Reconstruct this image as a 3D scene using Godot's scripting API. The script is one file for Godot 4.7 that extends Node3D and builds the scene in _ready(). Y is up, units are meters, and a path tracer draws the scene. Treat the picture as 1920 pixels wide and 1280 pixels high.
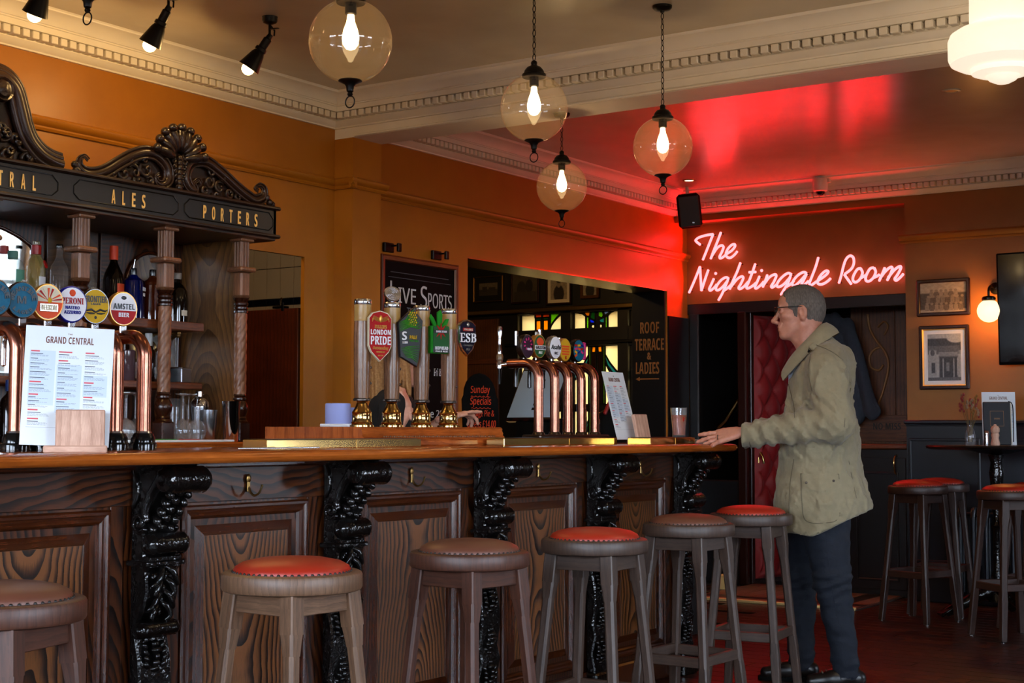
extends Node3D

# ---------------------------------------------------------------- mesh builder
class MB:
	var v := PackedVector3Array()
	var n := PackedVector3Array()
	var t := PackedVector2Array()
	var seed_uv := 0.0
	var fix_uv := Vector2(-1, -1)      # where set, the texture point that falls on a box's centre

	func tri(a: Vector3, b: Vector3, c: Vector3, na: Vector3, nb: Vector3, nc: Vector3, ua := Vector2.ZERO, ub := Vector2.ZERO, uc := Vector2.ZERO) -> void:
		if (c - a).cross(b - a).dot(na + nb + nc) < 0.0:
			v.append(a); v.append(c); v.append(b)
			n.append(na); n.append(nc); n.append(nb)
			t.append(ua); t.append(uc); t.append(ub)
		else:
			v.append(a); v.append(b); v.append(c)
			n.append(na); n.append(nb); n.append(nc)
			t.append(ua); t.append(ub); t.append(uc)

	func quad(a: Vector3, b: Vector3, c: Vector3, d: Vector3, nn: Vector3, ua := Vector2.ZERO, ub := Vector2.ZERO, uc := Vector2.ZERO, ud := Vector2.ZERO) -> void:
		tri(a, b, c, nn, nn, nn, ua, ub, uc)
		tri(a, c, d, nn, nn, nn, ua, uc, ud)

	# box with chamfered edges; g = axis the grain runs along (0 x, 1 y, 2 z)
	func box(c: Vector3, s: Vector3, bev := 0.0, g := 1, b := Basis()) -> MB:
		seed_uv = fmod(seed_uv + 0.371 + absf(c.x * 1.7 + c.y * 2.3 + c.z * 3.1), 7.0)
		var h := s * 0.5
		var bv := minf(bev, minf(h.x, minf(h.y, h.z)) * 0.9)
		for ax in 3:
			var u := (ax + 1) % 3
			var w := (ax + 2) % 3
			for sg in [-1.0, 1.0]:
				var nn := Vector3.ZERO
				nn[ax] = sg
				var pts := []
				var uvs := []
				for k in [[-1, -1], [1, -1], [1, 1], [-1, 1]]:
					var p := Vector3.ZERO
					p[ax] = sg * h[ax]
					p[u] = k[0] * (h[u] - bv)
					p[w] = k[1] * (h[w] - bv)
					pts.append(c + b * p)
					var al: float
					var ac: float
					if g == u:
						al = p[u]; ac = p[w]
					elif g == w:
						al = p[w]; ac = p[u]
					else:
						al = p[u]; ac = p[w]
					uvs.append(Vector2(ac, al) + fix_uv if fix_uv.x >= 0.0 else Vector2(ac + seed_uv + ax * 0.31, al + seed_uv * 0.7))
				quad(pts[0], pts[1], pts[2], pts[3], b * nn, uvs[0], uvs[1], uvs[2], uvs[3])
		if bv > 0.0:
			for ax in 3:
				var u := (ax + 1) % 3
				var w := (ax + 2) % 3
				for su in [-1.0, 1.0]:
					for sw in [-1.0, 1.0]:
						var q := []
						for k in [-1.0, 1.0]:
							var p1 := Vector3.ZERO
							p1[ax] = k * (h[ax] - bv); p1[u] = su * h[u]; p1[w] = sw * (h[w] - bv)
							var p2 := Vector3.ZERO
							p2[ax] = k * (h[ax] - bv); p2[u] = su * (h[u] - bv); p2[w] = sw * h[w]
							q.append([c + b * p1, c + b * p2, k * (h[ax] - bv)])
						var nn := Vector3.ZERO
						nn[u] = su; nn[w] = sw
						var o := Vector2(seed_uv, seed_uv)
						quad(q[0][0], q[0][1], q[1][1], q[1][0], (b * nn).normalized(), o + Vector2(0, q[0][2]), o + Vector2(bv, q[0][2]), o + Vector2(bv, q[1][2]), o + Vector2(0, q[1][2]))
			for sx in [-1.0, 1.0]:
				for sy in [-1.0, 1.0]:
					for sz in [-1.0, 1.0]:
						var sgn := Vector3(sx, sy, sz)
						var nn := (b * sgn).normalized()
						tri(c + b * (sgn * Vector3(h.x, h.y - bv, h.z - bv)), c + b * (sgn * Vector3(h.x - bv, h.y, h.z - bv)), c + b * (sgn * Vector3(h.x - bv, h.y - bv, h.z)), nn, nn, nn)
		return self

	# tapered square bar between two points (four-sided leg), w0/w1 half sizes, up = side hint
	func bar(a: Vector3, b: Vector3, w0: Vector2, w1: Vector2, hint := Vector3.UP, ch := 0.25) -> MB:
		var d := (b - a).normalized()
		var x := hint.cross(d)
		if x.length() < 0.01:
			x = Vector3.RIGHT.cross(d)
		x = x.normalized()
		var y := d.cross(x).normalized()
		var L := (b - a).length()
		var ring := [[1, 1 - ch], [1 - ch, 1], [-1 + ch, 1], [-1, 1 - ch], [-1, -1 + ch], [-1 + ch, -1], [1 - ch, -1], [1, -1 + ch]]
		var ca := []
		var cb := []
		for r in ring:
			ca.append(a + x * (r[0] * w0.x) + y * (r[1] * w0.y))
			cb.append(b + x * (r[0] * w1.x) + y * (r[1] * w1.y))
		for i in 8:
			var j := (i + 1) % 8
			var nn: Vector3 = (((ca[i] + ca[j]) * 0.5) - a)
			nn = (nn - d * nn.dot(d)).normalized()
			var e: Vector3 = (ca[j] - ca[i]).normalized()
			nn = (nn - e * nn.dot(e)).normalized()
			var o := float(i) * 0.13 + a.x
			quad(ca[i], ca[j], cb[j], cb[i], nn, Vector2(o, 0), Vector2(o + (ca[j] - ca[i]).length(), 0), Vector2(o + (ca[j] - ca[i]).length(), L), Vector2(o, L))
		for i in range(1, 7):
			tri(ca[0], ca[i], ca[i + 1], -d, -d, -d)
			tri(cb[0], cb[i], cb[i + 1], d, d, d)
		return self

	# profile: (radius, y) pairs; crease where it turns more than ~32 degrees
	func lathe(prof: Array, xf := Transform3D(), segs := 24, a0 := 0.0, a1 := TAU, squash := Vector2.ONE) -> MB:
		var m := prof.size()
		var dirs := []
		for i in m - 1:
			var d: Vector2 = prof[i + 1] - prof[i]
			dirs.append(Vector2(d.y, -d.x).normalized())
		var L := 0.0
		for i in m - 1:
			var p: Vector2 = prof[i]
			var q: Vector2 = prof[i + 1]
			var len := (q - p).length()
			if len < 1e-7:
				continue
			var n0: Vector2 = dirs[i]
			var n1: Vector2 = dirs[i]
			if i > 0 and dirs[i - 1].dot(dirs[i]) > 0.8:
				n0 = (dirs[i - 1] + dirs[i]).normalized()
			if i < m - 2 and dirs[i + 1].dot(dirs[i]) > 0.8:
				n1 = (dirs[i + 1] + dirs[i]).normalized()
			for k in segs:
				var aa := a0 + (a1 - a0) * k / segs
				var ab := a0 + (a1 - a0) * (k + 1) / segs
				var ra := Vector2(cos(aa), sin(aa))
				var rb := Vector2(cos(ab), sin(ab))
				var P := func(pr: Vector2, r: Vector2) -> Vector3: return xf * Vector3(pr.x * r.x * squash.x, pr.y, pr.x * r.y * squash.y)
				var N := func(nr: Vector2, r: Vector2) -> Vector3: return (xf.basis * Vector3(nr.x * r.x / squash.x, nr.y, nr.x * r.y / squash.y)).normalized()
				var ux := aa * maxf(p.x, q.x)
				var uy := ab * maxf(p.x, q.x)
				var A: Vector3 = P.call(p, ra)
				var B: Vector3 = P.call(p, rb)
				var C: Vector3 = P.call(q, rb)
				var D: Vector3 = P.call(q, ra)
				if p.x > 1e-6:
					tri(A, B, C, N.call(n0, ra), N.call(n0, rb), N.call(n1, rb), Vector2(ux, L), Vector2(uy, L), Vector2(uy, L + len))
				if q.x > 1e-6:
					tri(A, C, D, N.call(n0, ra), N.call(n1, rb), N.call(n1, ra), Vector2(ux, L), Vector2(uy, L + len), Vector2(ux, L + len))
			L += len
		return self

	func frames(pts: Array, hint := Vector3.ZERO) -> Array:
		var out := []
		var m := pts.size()
		var pn := Vector3.ZERO
		for i in m:
			var d: Vector3 = (pts[mini(i + 1, m - 1)] - pts[maxi(i - 1, 0)]).normalized()
			if i == 0:
				pn = hint if hint != Vector3.ZERO else (Vector3.UP if absf(d.y) < 0.9 else Vector3.RIGHT)
			var x := pn - d * pn.dot(d)
			if x.length() < 1e-4:
				x = d.cross(Vector3(0.31, 0.87, 0.4))
			x = x.normalized()
			pn = x
			out.append([x, d.cross(x).normalized(), d])
		return out

	# round tube; r = float or Array of floats; flat = squash of second axis
	func tube(pts: Array, r, segs := 10, caps := true, hint := Vector3.ZERO, flat := 1.0, closed := false) -> MB:
		var fr := frames(pts, hint)
		var m := pts.size()
		var L := 0.0
		for i in m - 1 + (1 if closed else 0):
			var j := (i + 1) % m
			var r0: float = r[i] if r is Array else r
			var r1: float = r[j] if r is Array else r
			var len: float = (pts[j] - pts[i]).length()
			for k in segs:
				var a := TAU * k / segs
				var b := TAU * (k + 1) / segs
				var d0a: Vector3 = fr[i][0] * cos(a) + fr[i][1] * sin(a) * flat
				var d0b: Vector3 = fr[i][0] * cos(b) + fr[i][1] * sin(b) * flat
				var d1a: Vector3 = fr[j][0] * cos(a) + fr[j][1] * sin(a) * flat
				var d1b: Vector3 = fr[j][0] * cos(b) + fr[j][1] * sin(b) * flat
				var A: Vector3 = pts[i] + d0a * r0
				var B: Vector3 = pts[i] + d0b * r0
				var C: Vector3 = pts[j] + d1b * r1
				var D: Vector3 = pts[j] + d1a * r1
				tri(A, B, C, d0a.normalized(), d0b.normalized(), d1b.normalized(), Vector2(a * r0, L), Vector2(b * r0, L), Vector2(b * r1, L + len))
				tri(A, C, D, d0a.normalized(), d1b.normalized(), d1a.normalized(), Vector2(a * r0, L), Vector2(b * r1, L + len), Vector2(a * r1, L + len))
			L += len
		if caps and not closed:
			for e in [0, m - 1]:
				var re: float = r[e] if r is Array else r
				var nn: Vector3 = fr[e][2] * (-1.0 if e == 0 else 1.0)
				var ctr: Vector3 = pts[e] + nn * re * 0.5
				for k in segs:
					var a := TAU * k / segs
					var b := TAU * (k + 1) / segs
					var da: Vector3 = fr[e][0] * cos(a) + fr[e][1] * sin(a) * flat
					var db: Vector3 = fr[e][0] * cos(b) + fr[e][1] * sin(b) * flat
					tri(ctr, pts[e] + da * re, pts[e] + db * re, nn, (da + nn * 0.5).normalized(), (db + nn * 0.5).normalized())
		return self

	# polygon (closed, in local XY) pushed along local +Z by length, from z0; chamfer on the far face
	func prism(poly: PackedVector2Array, xf: Transform3D, length: float, bev := 0.0, smooth_deg := 30.0) -> MB:
		var m := poly.size()
		var area := 0.0
		for i in m:
			area += poly[i].cross(poly[(i + 1) % m])
		var sg := 1.0 if area > 0.0 else -1.0
		var en := []
		for i in m:
			var d := (poly[(i + 1) % m] - poly[i]).normalized()
			en.append(Vector2(d.y, -d.x) * sg)
		var cs := cos(deg_to_rad(smooth_deg))
		var inner := PackedVector2Array()
		for i in m:
			var nn: Vector2 = en[(i + m - 1) % m] + en[i]
			var q := nn.normalized()
			var dn: float = maxf(q.dot(en[i]), 0.35)
			inner.append(poly[i] - q * bev / dn)
		var L := 0.0
		for i in m:
			var j := (i + 1) % m
			var na: Vector2 = en[i]
			var nb: Vector2 = en[i]
			if en[(i + m - 1) % m].dot(en[i]) > cs:
				na = (en[(i + m - 1) % m] + en[i]).normalized()
			if en[j].dot(en[i]) > cs:
				nb = (en[j] + en[i]).normalized()
			var A := xf * Vector3(poly[i].x, poly[i].y, 0)
			var B := xf * Vector3(poly[j].x, poly[j].y, 0)
			var C := xf * Vector3(poly[j].x, poly[j].y, length - bev)
			var D := xf * Vector3(poly[i].x, poly[i].y, length - bev)
			var NA := (xf.basis * Vector3(na.x, na.y, 0)).normalized()
			var NB := (xf.basis * Vector3(nb.x, nb.y, 0)).normalized()
			var len := (poly[j] - poly[i]).length()
			tri(A, B, C, NA, NB, NB, Vector2(L, 0), Vector2(L + len, 0), Vector2(L + len, length))
			tri(A, C, D, NA, NB, NA, Vector2(L, 0), Vector2(L + len, length), Vector2(L, length))
			if bev > 0.0:
				var E := xf * Vector3(inner[i].x, inner[i].y, length)
				var F := xf * Vector3(inner[j].x, inner[j].y, length)
				var nz := (xf.basis * Vector3(na.x, na.y, 1)).normalized()
				var nz2 := (xf.basis * Vector3(nb.x, nb.y, 1)).normalized()
				tri(D, C, F, nz, nz2, nz2, Vector2(L, 0), Vector2(L + len, 0), Vector2(L + len, bev))
				tri(D, F, E, nz, nz2, nz, Vector2(L, 0), Vector2(L + len, bev), Vector2(L, bev))
			L += len
		for e in 2:
			var pl := poly if e == 0 else inner
			var zz := 0.0 if e == 0 else length
			var nn := (xf.basis * Vector3(0, 0, -1.0 if e == 0 else 1.0)).normalized()
			var idx := Geometry2D.triangulate_polygon(pl)
			for i in range(0, idx.size(), 3):
				var a := pl[idx[i]]
				var b := pl[idx[i + 1]]
				var c := pl[idx[i + 2]]
				tri(xf * Vector3(a.x, a.y, zz), xf * Vector3(b.x, b.y, zz), xf * Vector3(c.x, c.y, zz), nn, nn, nn, a, b, c)
		return self

	func blob(c: Vector3, r: Vector3, b := Basis(), seg := 10) -> MB:
		var rings := maxi(4, seg / 2 + 1)
		for i in rings:
			var t0 := PI * i / rings
			var t1 := PI * (i + 1) / rings
			for k in seg:
				var a := TAU * k / seg
				var e := TAU * (k + 1) / seg
				var q := []
				for w in [[t0, a], [t0, e], [t1, e], [t1, a]]:
					q.append(Vector3(sin(w[0]) * cos(w[1]), cos(w[0]), sin(w[0]) * sin(w[1])))
				var nq := []
				var pq := []
				for s in q:
					pq.append(c + b * (s * r))
					nq.append((b * (s / r)).normalized())
				if i > 0:
					tri(pq[0], pq[1], pq[2], nq[0], nq[1], nq[2])
				if i < rings - 1:
					tri(pq[0], pq[2], pq[3], nq[0], nq[2], nq[3])
		return self

	# rectangular grid of points, normals from neighbours; out = point the normals should face away from, or a direction
	func grid(P: Array, nu: int, nv: int, side := 1.0, closed_u := false, uvs := Vector2.ONE) -> MB:
		var N := []
		N.resize(nu * nv)
		for j in nv:
			for i in nu:
				var i0 := (i + nu - 1) % nu if closed_u else maxi(i - 1, 0)
				var i1 := (i + 1) % nu if closed_u else mini(i + 1, nu - 1)
				var du: Vector3 = P[j * nu + i1] - P[j * nu + i0]
				var dv: Vector3 = P[mini(j + 1, nv - 1) * nu + i] - P[maxi(j - 1, 0) * nu + i]
				var c := du.cross(dv)
				N[j * nu + i] = c.normalized() * side if c.length() > 1e-12 else Vector3.UP
		for j in nv - 1:
			for i in nu if closed_u else nu - 1:
				var k := (i + 1) % nu
				var a := j * nu + i
				var b := j * nu + k
				var c := (j + 1) * nu + k
				var d := (j + 1) * nu + i
				var u0 := Vector2(float(i) / nu, float(j) / nv) * uvs
				var u1 := Vector2(float(i + 1) / nu, float(j) / nv) * uvs
				var u2 := Vector2(float(i + 1) / nu, float(j + 1) / nv) * uvs
				var u3 := Vector2(float(i) / nu, float(j + 1) / nv) * uvs
				tri(P[a], P[b], P[c], N[a], N[b], N[c], u0, u1, u2)
				tri(P[a], P[c], P[d], N[a], N[c], N[d], u0, u2, u3)
		return self

	func disc(c: Vector3, nn: Vector3, r: float, segs := 24, rx := 1.0, up := Vector3.UP) -> MB:
		var x := up.cross(nn).normalized()
		if x.length() < 0.5:
			x = Vector3.RIGHT
		var y := nn.cross(x).normalized()
		for k in segs:
			var a := TAU * k / segs
			var b := TAU * (k + 1) / segs
			var ua := Vector2(0.5 + 0.5 * cos(a), 0.5 - 0.5 * sin(a))
			var ub := Vector2(0.5 + 0.5 * cos(b), 0.5 - 0.5 * sin(b))
			tri(c, c + (x * cos(a) * rx + y * sin(a)) * r, c + (x * cos(b) * rx + y * sin(b)) * r, nn, nn, nn, Vector2(0.5, 0.5), ua, ub)
		return self

	func mesh() -> ArrayMesh:
		var arr := []
		arr.resize(Mesh.ARRAY_MAX)
		arr[Mesh.ARRAY_VERTEX] = v
		arr[Mesh.ARRAY_NORMAL] = n
		arr[Mesh.ARRAY_TEX_UV] = t
		var am := ArrayMesh.new()
		am.add_surface_from_arrays(Mesh.PRIMITIVE_TRIANGLES, arr)
		return am


# ---------------------------------------------------------------- smooth bodies: a distance field meshed as surface nets
class Body:
	var lo: Vector3
	var cell: float
	var nx: int
	var ny: int
	var nz: int
	var f := PackedFloat32Array()

	func _init(a: Vector3, b: Vector3, c: float) -> void:
		lo = a
		cell = c
		nx = int((b.x - a.x) / c) + 2
		ny = int((b.y - a.y) / c) + 2
		nz = int((b.z - a.z) / c) + 2
		f.resize(nx * ny * nz)
		f.fill(1.0)

	func _put(mn: Vector3, mx: Vector3, k: float, fn: Callable, cut := false) -> void:
		var pad := k + cell * 2.0
		var i0 := clampi(int((mn.x - pad - lo.x) / cell), 0, nx - 1)
		var i1 := clampi(int((mx.x + pad - lo.x) / cell) + 1, 0, nx - 1)
		var j0 := clampi(int((mn.y - pad - lo.y) / cell), 0, ny - 1)
		var j1 := clampi(int((mx.y + pad - lo.y) / cell) + 1, 0, ny - 1)
		var k0 := clampi(int((mn.z - pad - lo.z) / cell), 0, nz - 1)
		var k1 := clampi(int((mx.z + pad - lo.z) / cell) + 1, 0, nz - 1)
		for z in range(k0, k1 + 1):
			for y in range(j0, j1 + 1):
				var row := (z * ny + y) * nx
				for x in range(i0, i1 + 1):
					var d: float = fn.call(lo + Vector3(x, y, z) * cell)
					var o := f[row + x]
					if cut:
						d = -d
						var h := clampf(0.5 - 0.5 * (o - d) / k, 0.0, 1.0)
						f[row + x] = lerpf(o, d, h) + k * h * (1.0 - h)
					else:
						var h := clampf(0.5 + 0.5 * (o - d) / k, 0.0, 1.0)
						f[row + x] = lerpf(o, d, h) - k * h * (1.0 - h)

	# tapered capsule; flat squashes along the axis 'sq' (unit) by factor s
	func cap(a: Vector3, b: Vector3, ra: float, rb: float, k := 0.03, sq := Vector3.ZERO, s := 1.0) -> void:
		var m := maxf(ra, rb)
		if s > 1.0:
			m *= s
		var ab := b - a
		var l2 := maxf(ab.length_squared(), 1e-9)
		_put(a.min(b) - Vector3.ONE * m, a.max(b) + Vector3.ONE * m, k, func(p: Vector3) -> float:
			var h := clampf((p - a).dot(ab) / l2, 0.0, 1.0)
			var q := p - (a + ab * h)
			if sq != Vector3.ZERO:
				q += sq * q.dot(sq) * (1.0 / s - 1.0)
			return (q.length() - lerpf(ra, rb, h)) * (minf(s, 1.0) if sq != Vector3.ZERO else 1.0))

	func ell(c: Vector3, r: Vector3, b := Basis(), k := 0.02, cut := false) -> void:
		var m := maxf(r.x, maxf(r.y, r.z))
		var bi := b.transposed()
		var mr := minf(r.x, minf(r.y, r.z))
		_put(c - Vector3.ONE * m, c + Vector3.ONE * m, k, func(p: Vector3) -> float:
			var q := (bi * (p - c)) / r
			var l := q.length()
			var g := (q / r).length()
			return l * (l - 1.0) / maxf(g, 1e-6) if l > 0.05 else -mr, cut)

	func bump(fn: Callable) -> void:
		for z in nz:
			for y in ny:
				for x in nx:
					var i := (z * ny + y) * nx + x
					if absf(f[i]) < 0.06:
						f[i] += fn.call(lo + Vector3(x, y, z) * cell)

	# trims the body to where fn is negative
	func trim(fn: Callable) -> void:
		for z in nz:
			for y in ny:
				for x in nx:
					var i := (z * ny + y) * nx + x
					if f[i] < cell * 4.0:
						f[i] = maxf(f[i], fn.call(lo + Vector3(x, y, z) * cell))

	func into(mb: MB, keep = null) -> void:
		var id := PackedInt32Array()
		id.resize(nx * ny * nz)
		id.fill(-1)
		var P := PackedVector3Array()
		var N := PackedVector3Array()
		var sx := 1
		var sy := nx
		var sz := nx * ny
		for z in nz - 1:
			for y in ny - 1:
				for x in nx - 1:
					var i := z * sz + y * sy + x
					var a := f[i]
					if a > cell * 3.0 or a < -cell * 3.0:
						continue
					var c := [a, f[i + sx], f[i + sy], f[i + sx + sy], f[i + sz], f[i + sx + sz], f[i + sy + sz], f[i + sx + sy + sz]]
					var neg := 0
					for q in c:
						if q < 0.0:
							neg += 1
					if neg == 0 or neg == 8:
						continue
					var sum := Vector3.ZERO
					var cnt := 0
					for e in [[0, 1], [2, 3], [4, 5], [6, 7], [0, 2], [1, 3], [4, 6], [5, 7], [0, 4], [1, 5], [2, 6], [3, 7]]:
						var fa: float = c[e[0]]
						var fb: float = c[e[1]]
						if (fa < 0.0) != (fb < 0.0):
							var tt := fa / (fa - fb)
							var pa := Vector3(e[0] & 1, (e[0] >> 1) & 1, e[0] >> 2)
							var pb := Vector3(e[1] & 1, (e[1] >> 1) & 1, e[1] >> 2)
							sum += pa.lerp(pb, tt)
							cnt += 1
					id[i] = P.size()
					P.append(lo + (Vector3(x, y, z) + sum / cnt) * cell)
					var g := Vector3(c[1] + c[3] + c[5] + c[7] - c[0] - c[2] - c[4] - c[6], c[2] + c[3] + c[6] + c[7] - c[0] - c[1] - c[4] - c[5], c[4] + c[5] + c[6] + c[7] - c[0] - c[1] - c[2] - c[3])
					N.append(g.normalized())
		for z in range(1, nz - 1):
			for y in range(1, ny - 1):
				for x in range(1, nx - 1):
					var i := z * sz + y * sy + x
					var a := f[i] < 0.0
					for ax in 3:
						var st: int = [sx, sy, sz][ax]
						if a == (f[i + st] < 0.0):
							continue
						var s1: int = [sy, sz, sx][ax]
						var s2: int = [sz, sx, sy][ax]
						var q := [id[i], id[i - s1], id[i - s1 - s2], id[i - s2]]
						if q.min() < 0:
							continue
						if keep != null and not keep.call((P[q[0]] + P[q[2]]) * 0.5):
							continue
						mb.tri(P[q[0]], P[q[1]], P[q[2]], N[q[0]], N[q[1]], N[q[2]], Vector2(P[q[0]].x + P[q[0]].z, P[q[0]].y), Vector2(P[q[1]].x + P[q[1]].z, P[q[1]].y), Vector2(P[q[2]].x + P[q[2]].z, P[q[2]].y))
						mb.tri(P[q[0]], P[q[2]], P[q[3]], N[q[0]], N[q[2]], N[q[3]], Vector2(P[q[0]].x + P[q[0]].z, P[q[0]].y), Vector2(P[q[2]].x + P[q[2]].z, P[q[2]].y), Vector2(P[q[3]].x + P[q[3]].z, P[q[3]].y))


# ---------------------------------------------------------------- naming and placing
var M := {}
var used := {}
var rng := RandomNumberGenerator.new()

func numbered(called: String) -> String:
	if not used.has(called):
		used[called] = 0
		return called
	used[called] += 1
	return "%s_%03d" % [called, used[called]]

func tag(o: Node3D, label: String, category: String, group := "") -> Node3D:
	o.set_meta("label", label)
	o.set_meta("category", category)
	if group:
		o.set_meta("group", group)
	return o

func thing(called: String, label: String, category: String, at := Vector3.ZERO, turn := 0.0, group := "") -> Node3D:
	var o := Node3D.new()
	o.name = numbered(called)
	add_child(o)
	o.position = at
	o.rotation.y = turn
	return tag(o, label, category, group)

func put(called: String, mesh, m: Material, parent: Node = self, xf := Transform3D()) -> MeshInstance3D:
	var o := MeshInstance3D.new()
	o.mesh = mesh.mesh() if mesh is MB else mesh
	if m:
		if o.mesh is ArrayMesh and o.mesh.surface_get_material(0) == null:
			o.mesh.surface_set_material(0, m)
		elif o.mesh.surface_get_material(0) != m:
			o.set_surface_override_material(0, m)
	if parent == self:
		o.name = numbered(called)
		add_child(o)
	else:
		var k := 0
		var nm := called
		while parent.has_node(nm):
			k += 1
			nm = "%s_%03d" % [called, k]
		o.name = nm
		parent.add_child(o, true)
	o.transform = xf
	return o

func struct(called: String, mesh, m: Material, parent: Node = self) -> MeshInstance3D:
	var o := put(called, mesh, m, parent)
	if parent == self:
		o.set_meta("kind", "structure")
	return o

func copy(o: Node3D, called := "") -> Node3D:
	var c: Node3D = o.duplicate()
	c.name = numbered(called if called else str(o.name).rstrip("0123456789_") if str(o.name).match("*_[0-9][0-9][0-9]") else str(o.name))
	add_child(c)
	return c

func xf(at: Vector3, b := Basis()) -> Transform3D:
	return Transform3D(b, at)

func ry(a: float) -> Basis:
	return Basis(Vector3.UP, a)

# lettering as a thin solid; centre at 'at', facing along basis z, fitted into width x height
func letters(text: String, w: float, h: float, m: Material, parent: Node, at: Vector3, b := Basis(), called := "lettering", serif := false, bold := true, depth := 0.002, slant := 0.0) -> MeshInstance3D:
	var tm := TextMesh.new()
	var fnt := SystemFont.new()
	fnt.font_names = PackedStringArray(["Droid Serif" if serif else "Droid Sans"])
	fnt.font_weight = 700 if bold else 400
	tm.font = fnt
	tm.text = text
	tm.font_size = 64
	tm.pixel_size = 0.01
	tm.depth = 0.02
	tm.curve_step = 2.0
	var bb := tm.get_aabb()
	var s := Vector3(w / maxf(bb.size.x, 0.001), h / maxf(bb.size.y, 0.001), depth / 0.02)
	var o := MeshInstance3D.new()
	o.mesh = tm
	tm.material = m
	var k := 0
	var nm := called
	while parent.has_node(nm):
		k += 1
		nm = "%s_%03d" % [called, k]
	o.name = nm
	parent.add_child(o, true)
	var bs := b * Basis(Vector3(s.x, 0, 0), Vector3(slant * s.y, s.y, 0), Vector3(0, 0, s.z))
	o.transform = Transform3D(bs, at - bs * bb.get_center())
	return o

func spline(pts: Array, n := 6) -> Array:
	var out := []
	var m := pts.size()
	for i in m - 1:
		var p0 = pts[maxi(i - 1, 0)]
		var p1 = pts[i]
		var p2 = pts[i + 1]
		var p3 = pts[mini(i + 2, m - 1)]
		for k in n:
			var t := float(k) / n
			out.append(0.5 * ((2.0 * p1) + (p2 - p0) * t + (2.0 * p0 - 5.0 * p1 + 4.0 * p2 - p3) * t * t + (3.0 * p1 - p0 - 3.0 * p2 + p3) * t * t * t))
	out.append(pts[m - 1])
	return out

func zy(x: float, pts: Array) -> Array:     # (z, y) pairs on the plane of that x
	var out := []
	for p in pts:
		out.append(Vector3(x, p[1], p[0]))
	return out

func omni(at: Vector3, c: Color, e: float, size := 0.02, parent: Node = self) -> void:
	var l := OmniLight3D.new()
	l.name = "lamp_light"
	l.light_color = c
	l.light_energy = e
	l.light_size = size
	l.omni_range = 30.0
	l.omni_attenuation = 2.0
	l.shadow_enabled = true
	parent.add_child(l, true)
	l.position = at

# ---------------------------------------------------------------- materials
func mat(called: String, c: Color, rough := 0.6, metal := 0.0, spec := 0.5) -> StandardMaterial3D:
	var m := StandardMaterial3D.new()
	m.resource_name = called
	m.albedo_color = c
	m.roughness = rough
	m.metallic = metal
	m.metallic_specular = spec
	M[called] = m
	return m

func glow(called: String, c: Color, e: float) -> StandardMaterial3D:
	var m := mat(called, c, 0.4)
	m.emission_enabled = true
	m.emission = c
	m.emission_energy_multiplier = e
	return m

func glass(called: String, c: Color, a: float, rough := 0.02) -> StandardMaterial3D:
	var m := mat(called, Color(c.r, c.g, c.b, a), rough)
	m.transparency = BaseMaterial3D.TRANSPARENCY_ALPHA
	m.cull_mode = BaseMaterial3D.CULL_DISABLED
	return m

# wood picture: grain along the vertical; cathedral = figure of plain sawn boards
func wood_image(w: int, h: int, dark: Color, light: Color, lines: float, cathedral: float, sd: int, contrast := 1.0) -> ImageTexture:
	var no := FastNoiseLite.new()
	no.seed = sd
	no.frequency = 1.0
	no.fractal_octaves = 3
	var by := PackedByteArray()
	by.resize(w * h * 3)
	var i := 0
	for y in h:
		var vy := float(y) / h
		var cy := cos(vy * TAU) * 0.9
		var sy := sin(vy * TAU) * 0.9
		for x in w:
			var ux := float(x) / w
			var cx := (ux - 0.5)
			var wob := no.get_noise_3d(ux * 2.0, cy * 0.8, sy * 0.8)
			var hv := cathedral * 0.16 * sin(vy * PI)
			var rings := lines * (2.0 * sqrt(cx * cx + hv * hv) + wob * 0.045)
			var s := fposmod(rings, 1.0)
			var band := pow(s, 2.2) * 0.75 + 0.25 * s
			var fib := no.get_noise_3d(ux * 90.0, cy * 3.0, sy * 3.0)
			var tone := no.get_noise_3d(ux * 1.3 + 9.0, cy * 0.8, sy * 0.8)
			var k := clampf(0.62 - (band - 0.4) * 0.75 * contrast + fib * 0.28 + tone * 0.3, 0.0, 1.0)
			var c := dark.lerp(light, k)
			by[i] = int(c.r * 255.0)
			by[i + 1] = int(c.g * 255.0)
			by[i + 2] = int(c.b * 255.0)
			i += 3
	var im := Image.create_from_data(w, h, false, Image.FORMAT_RGB8, by)
	return ImageTexture.create_from_image(im)

func wood(called: String, tex: Texture2D, tint: Color, rough: float, scale := 2.0, spec := 0.5) -> StandardMaterial3D:
	var m := mat(called, tint, rough, 0.0, spec)
	m.albedo_texture = tex
	m.uv1_scale = Vector3(scale, scale * 0.45, scale)
	return m

func noise_tex(freq: float, sd: int, c0: Color, c1: Color, size := 256, oct := 4) -> NoiseTexture2D:
	var nt := NoiseTexture2D.new()
	nt.width = size
	nt.height = size
	nt.seamless = true
	var fn := FastNoiseLite.new()
	fn.seed = sd
	fn.frequency = freq
	fn.fractal_octaves = oct
	nt.noise = fn
	var g := Gradient.new()
	g.set_color(0, c0)
	g.set_color(1, c1)
	nt.color_ramp = g
	return nt

func mottled(called: String, c0: Color, c1: Color, rough: float, scale: float, metal := 0.0, spec := 0.5) -> StandardMaterial3D:
	var m := mat(called, Color.WHITE, rough, metal, spec)
	m.albedo_texture = noise_tex(0.02, called.hash() % 1000, c0, c1)
	m.uv1_triplanar = true
	m.uv1_scale = Vector3.ONE * scale
	return m

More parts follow.
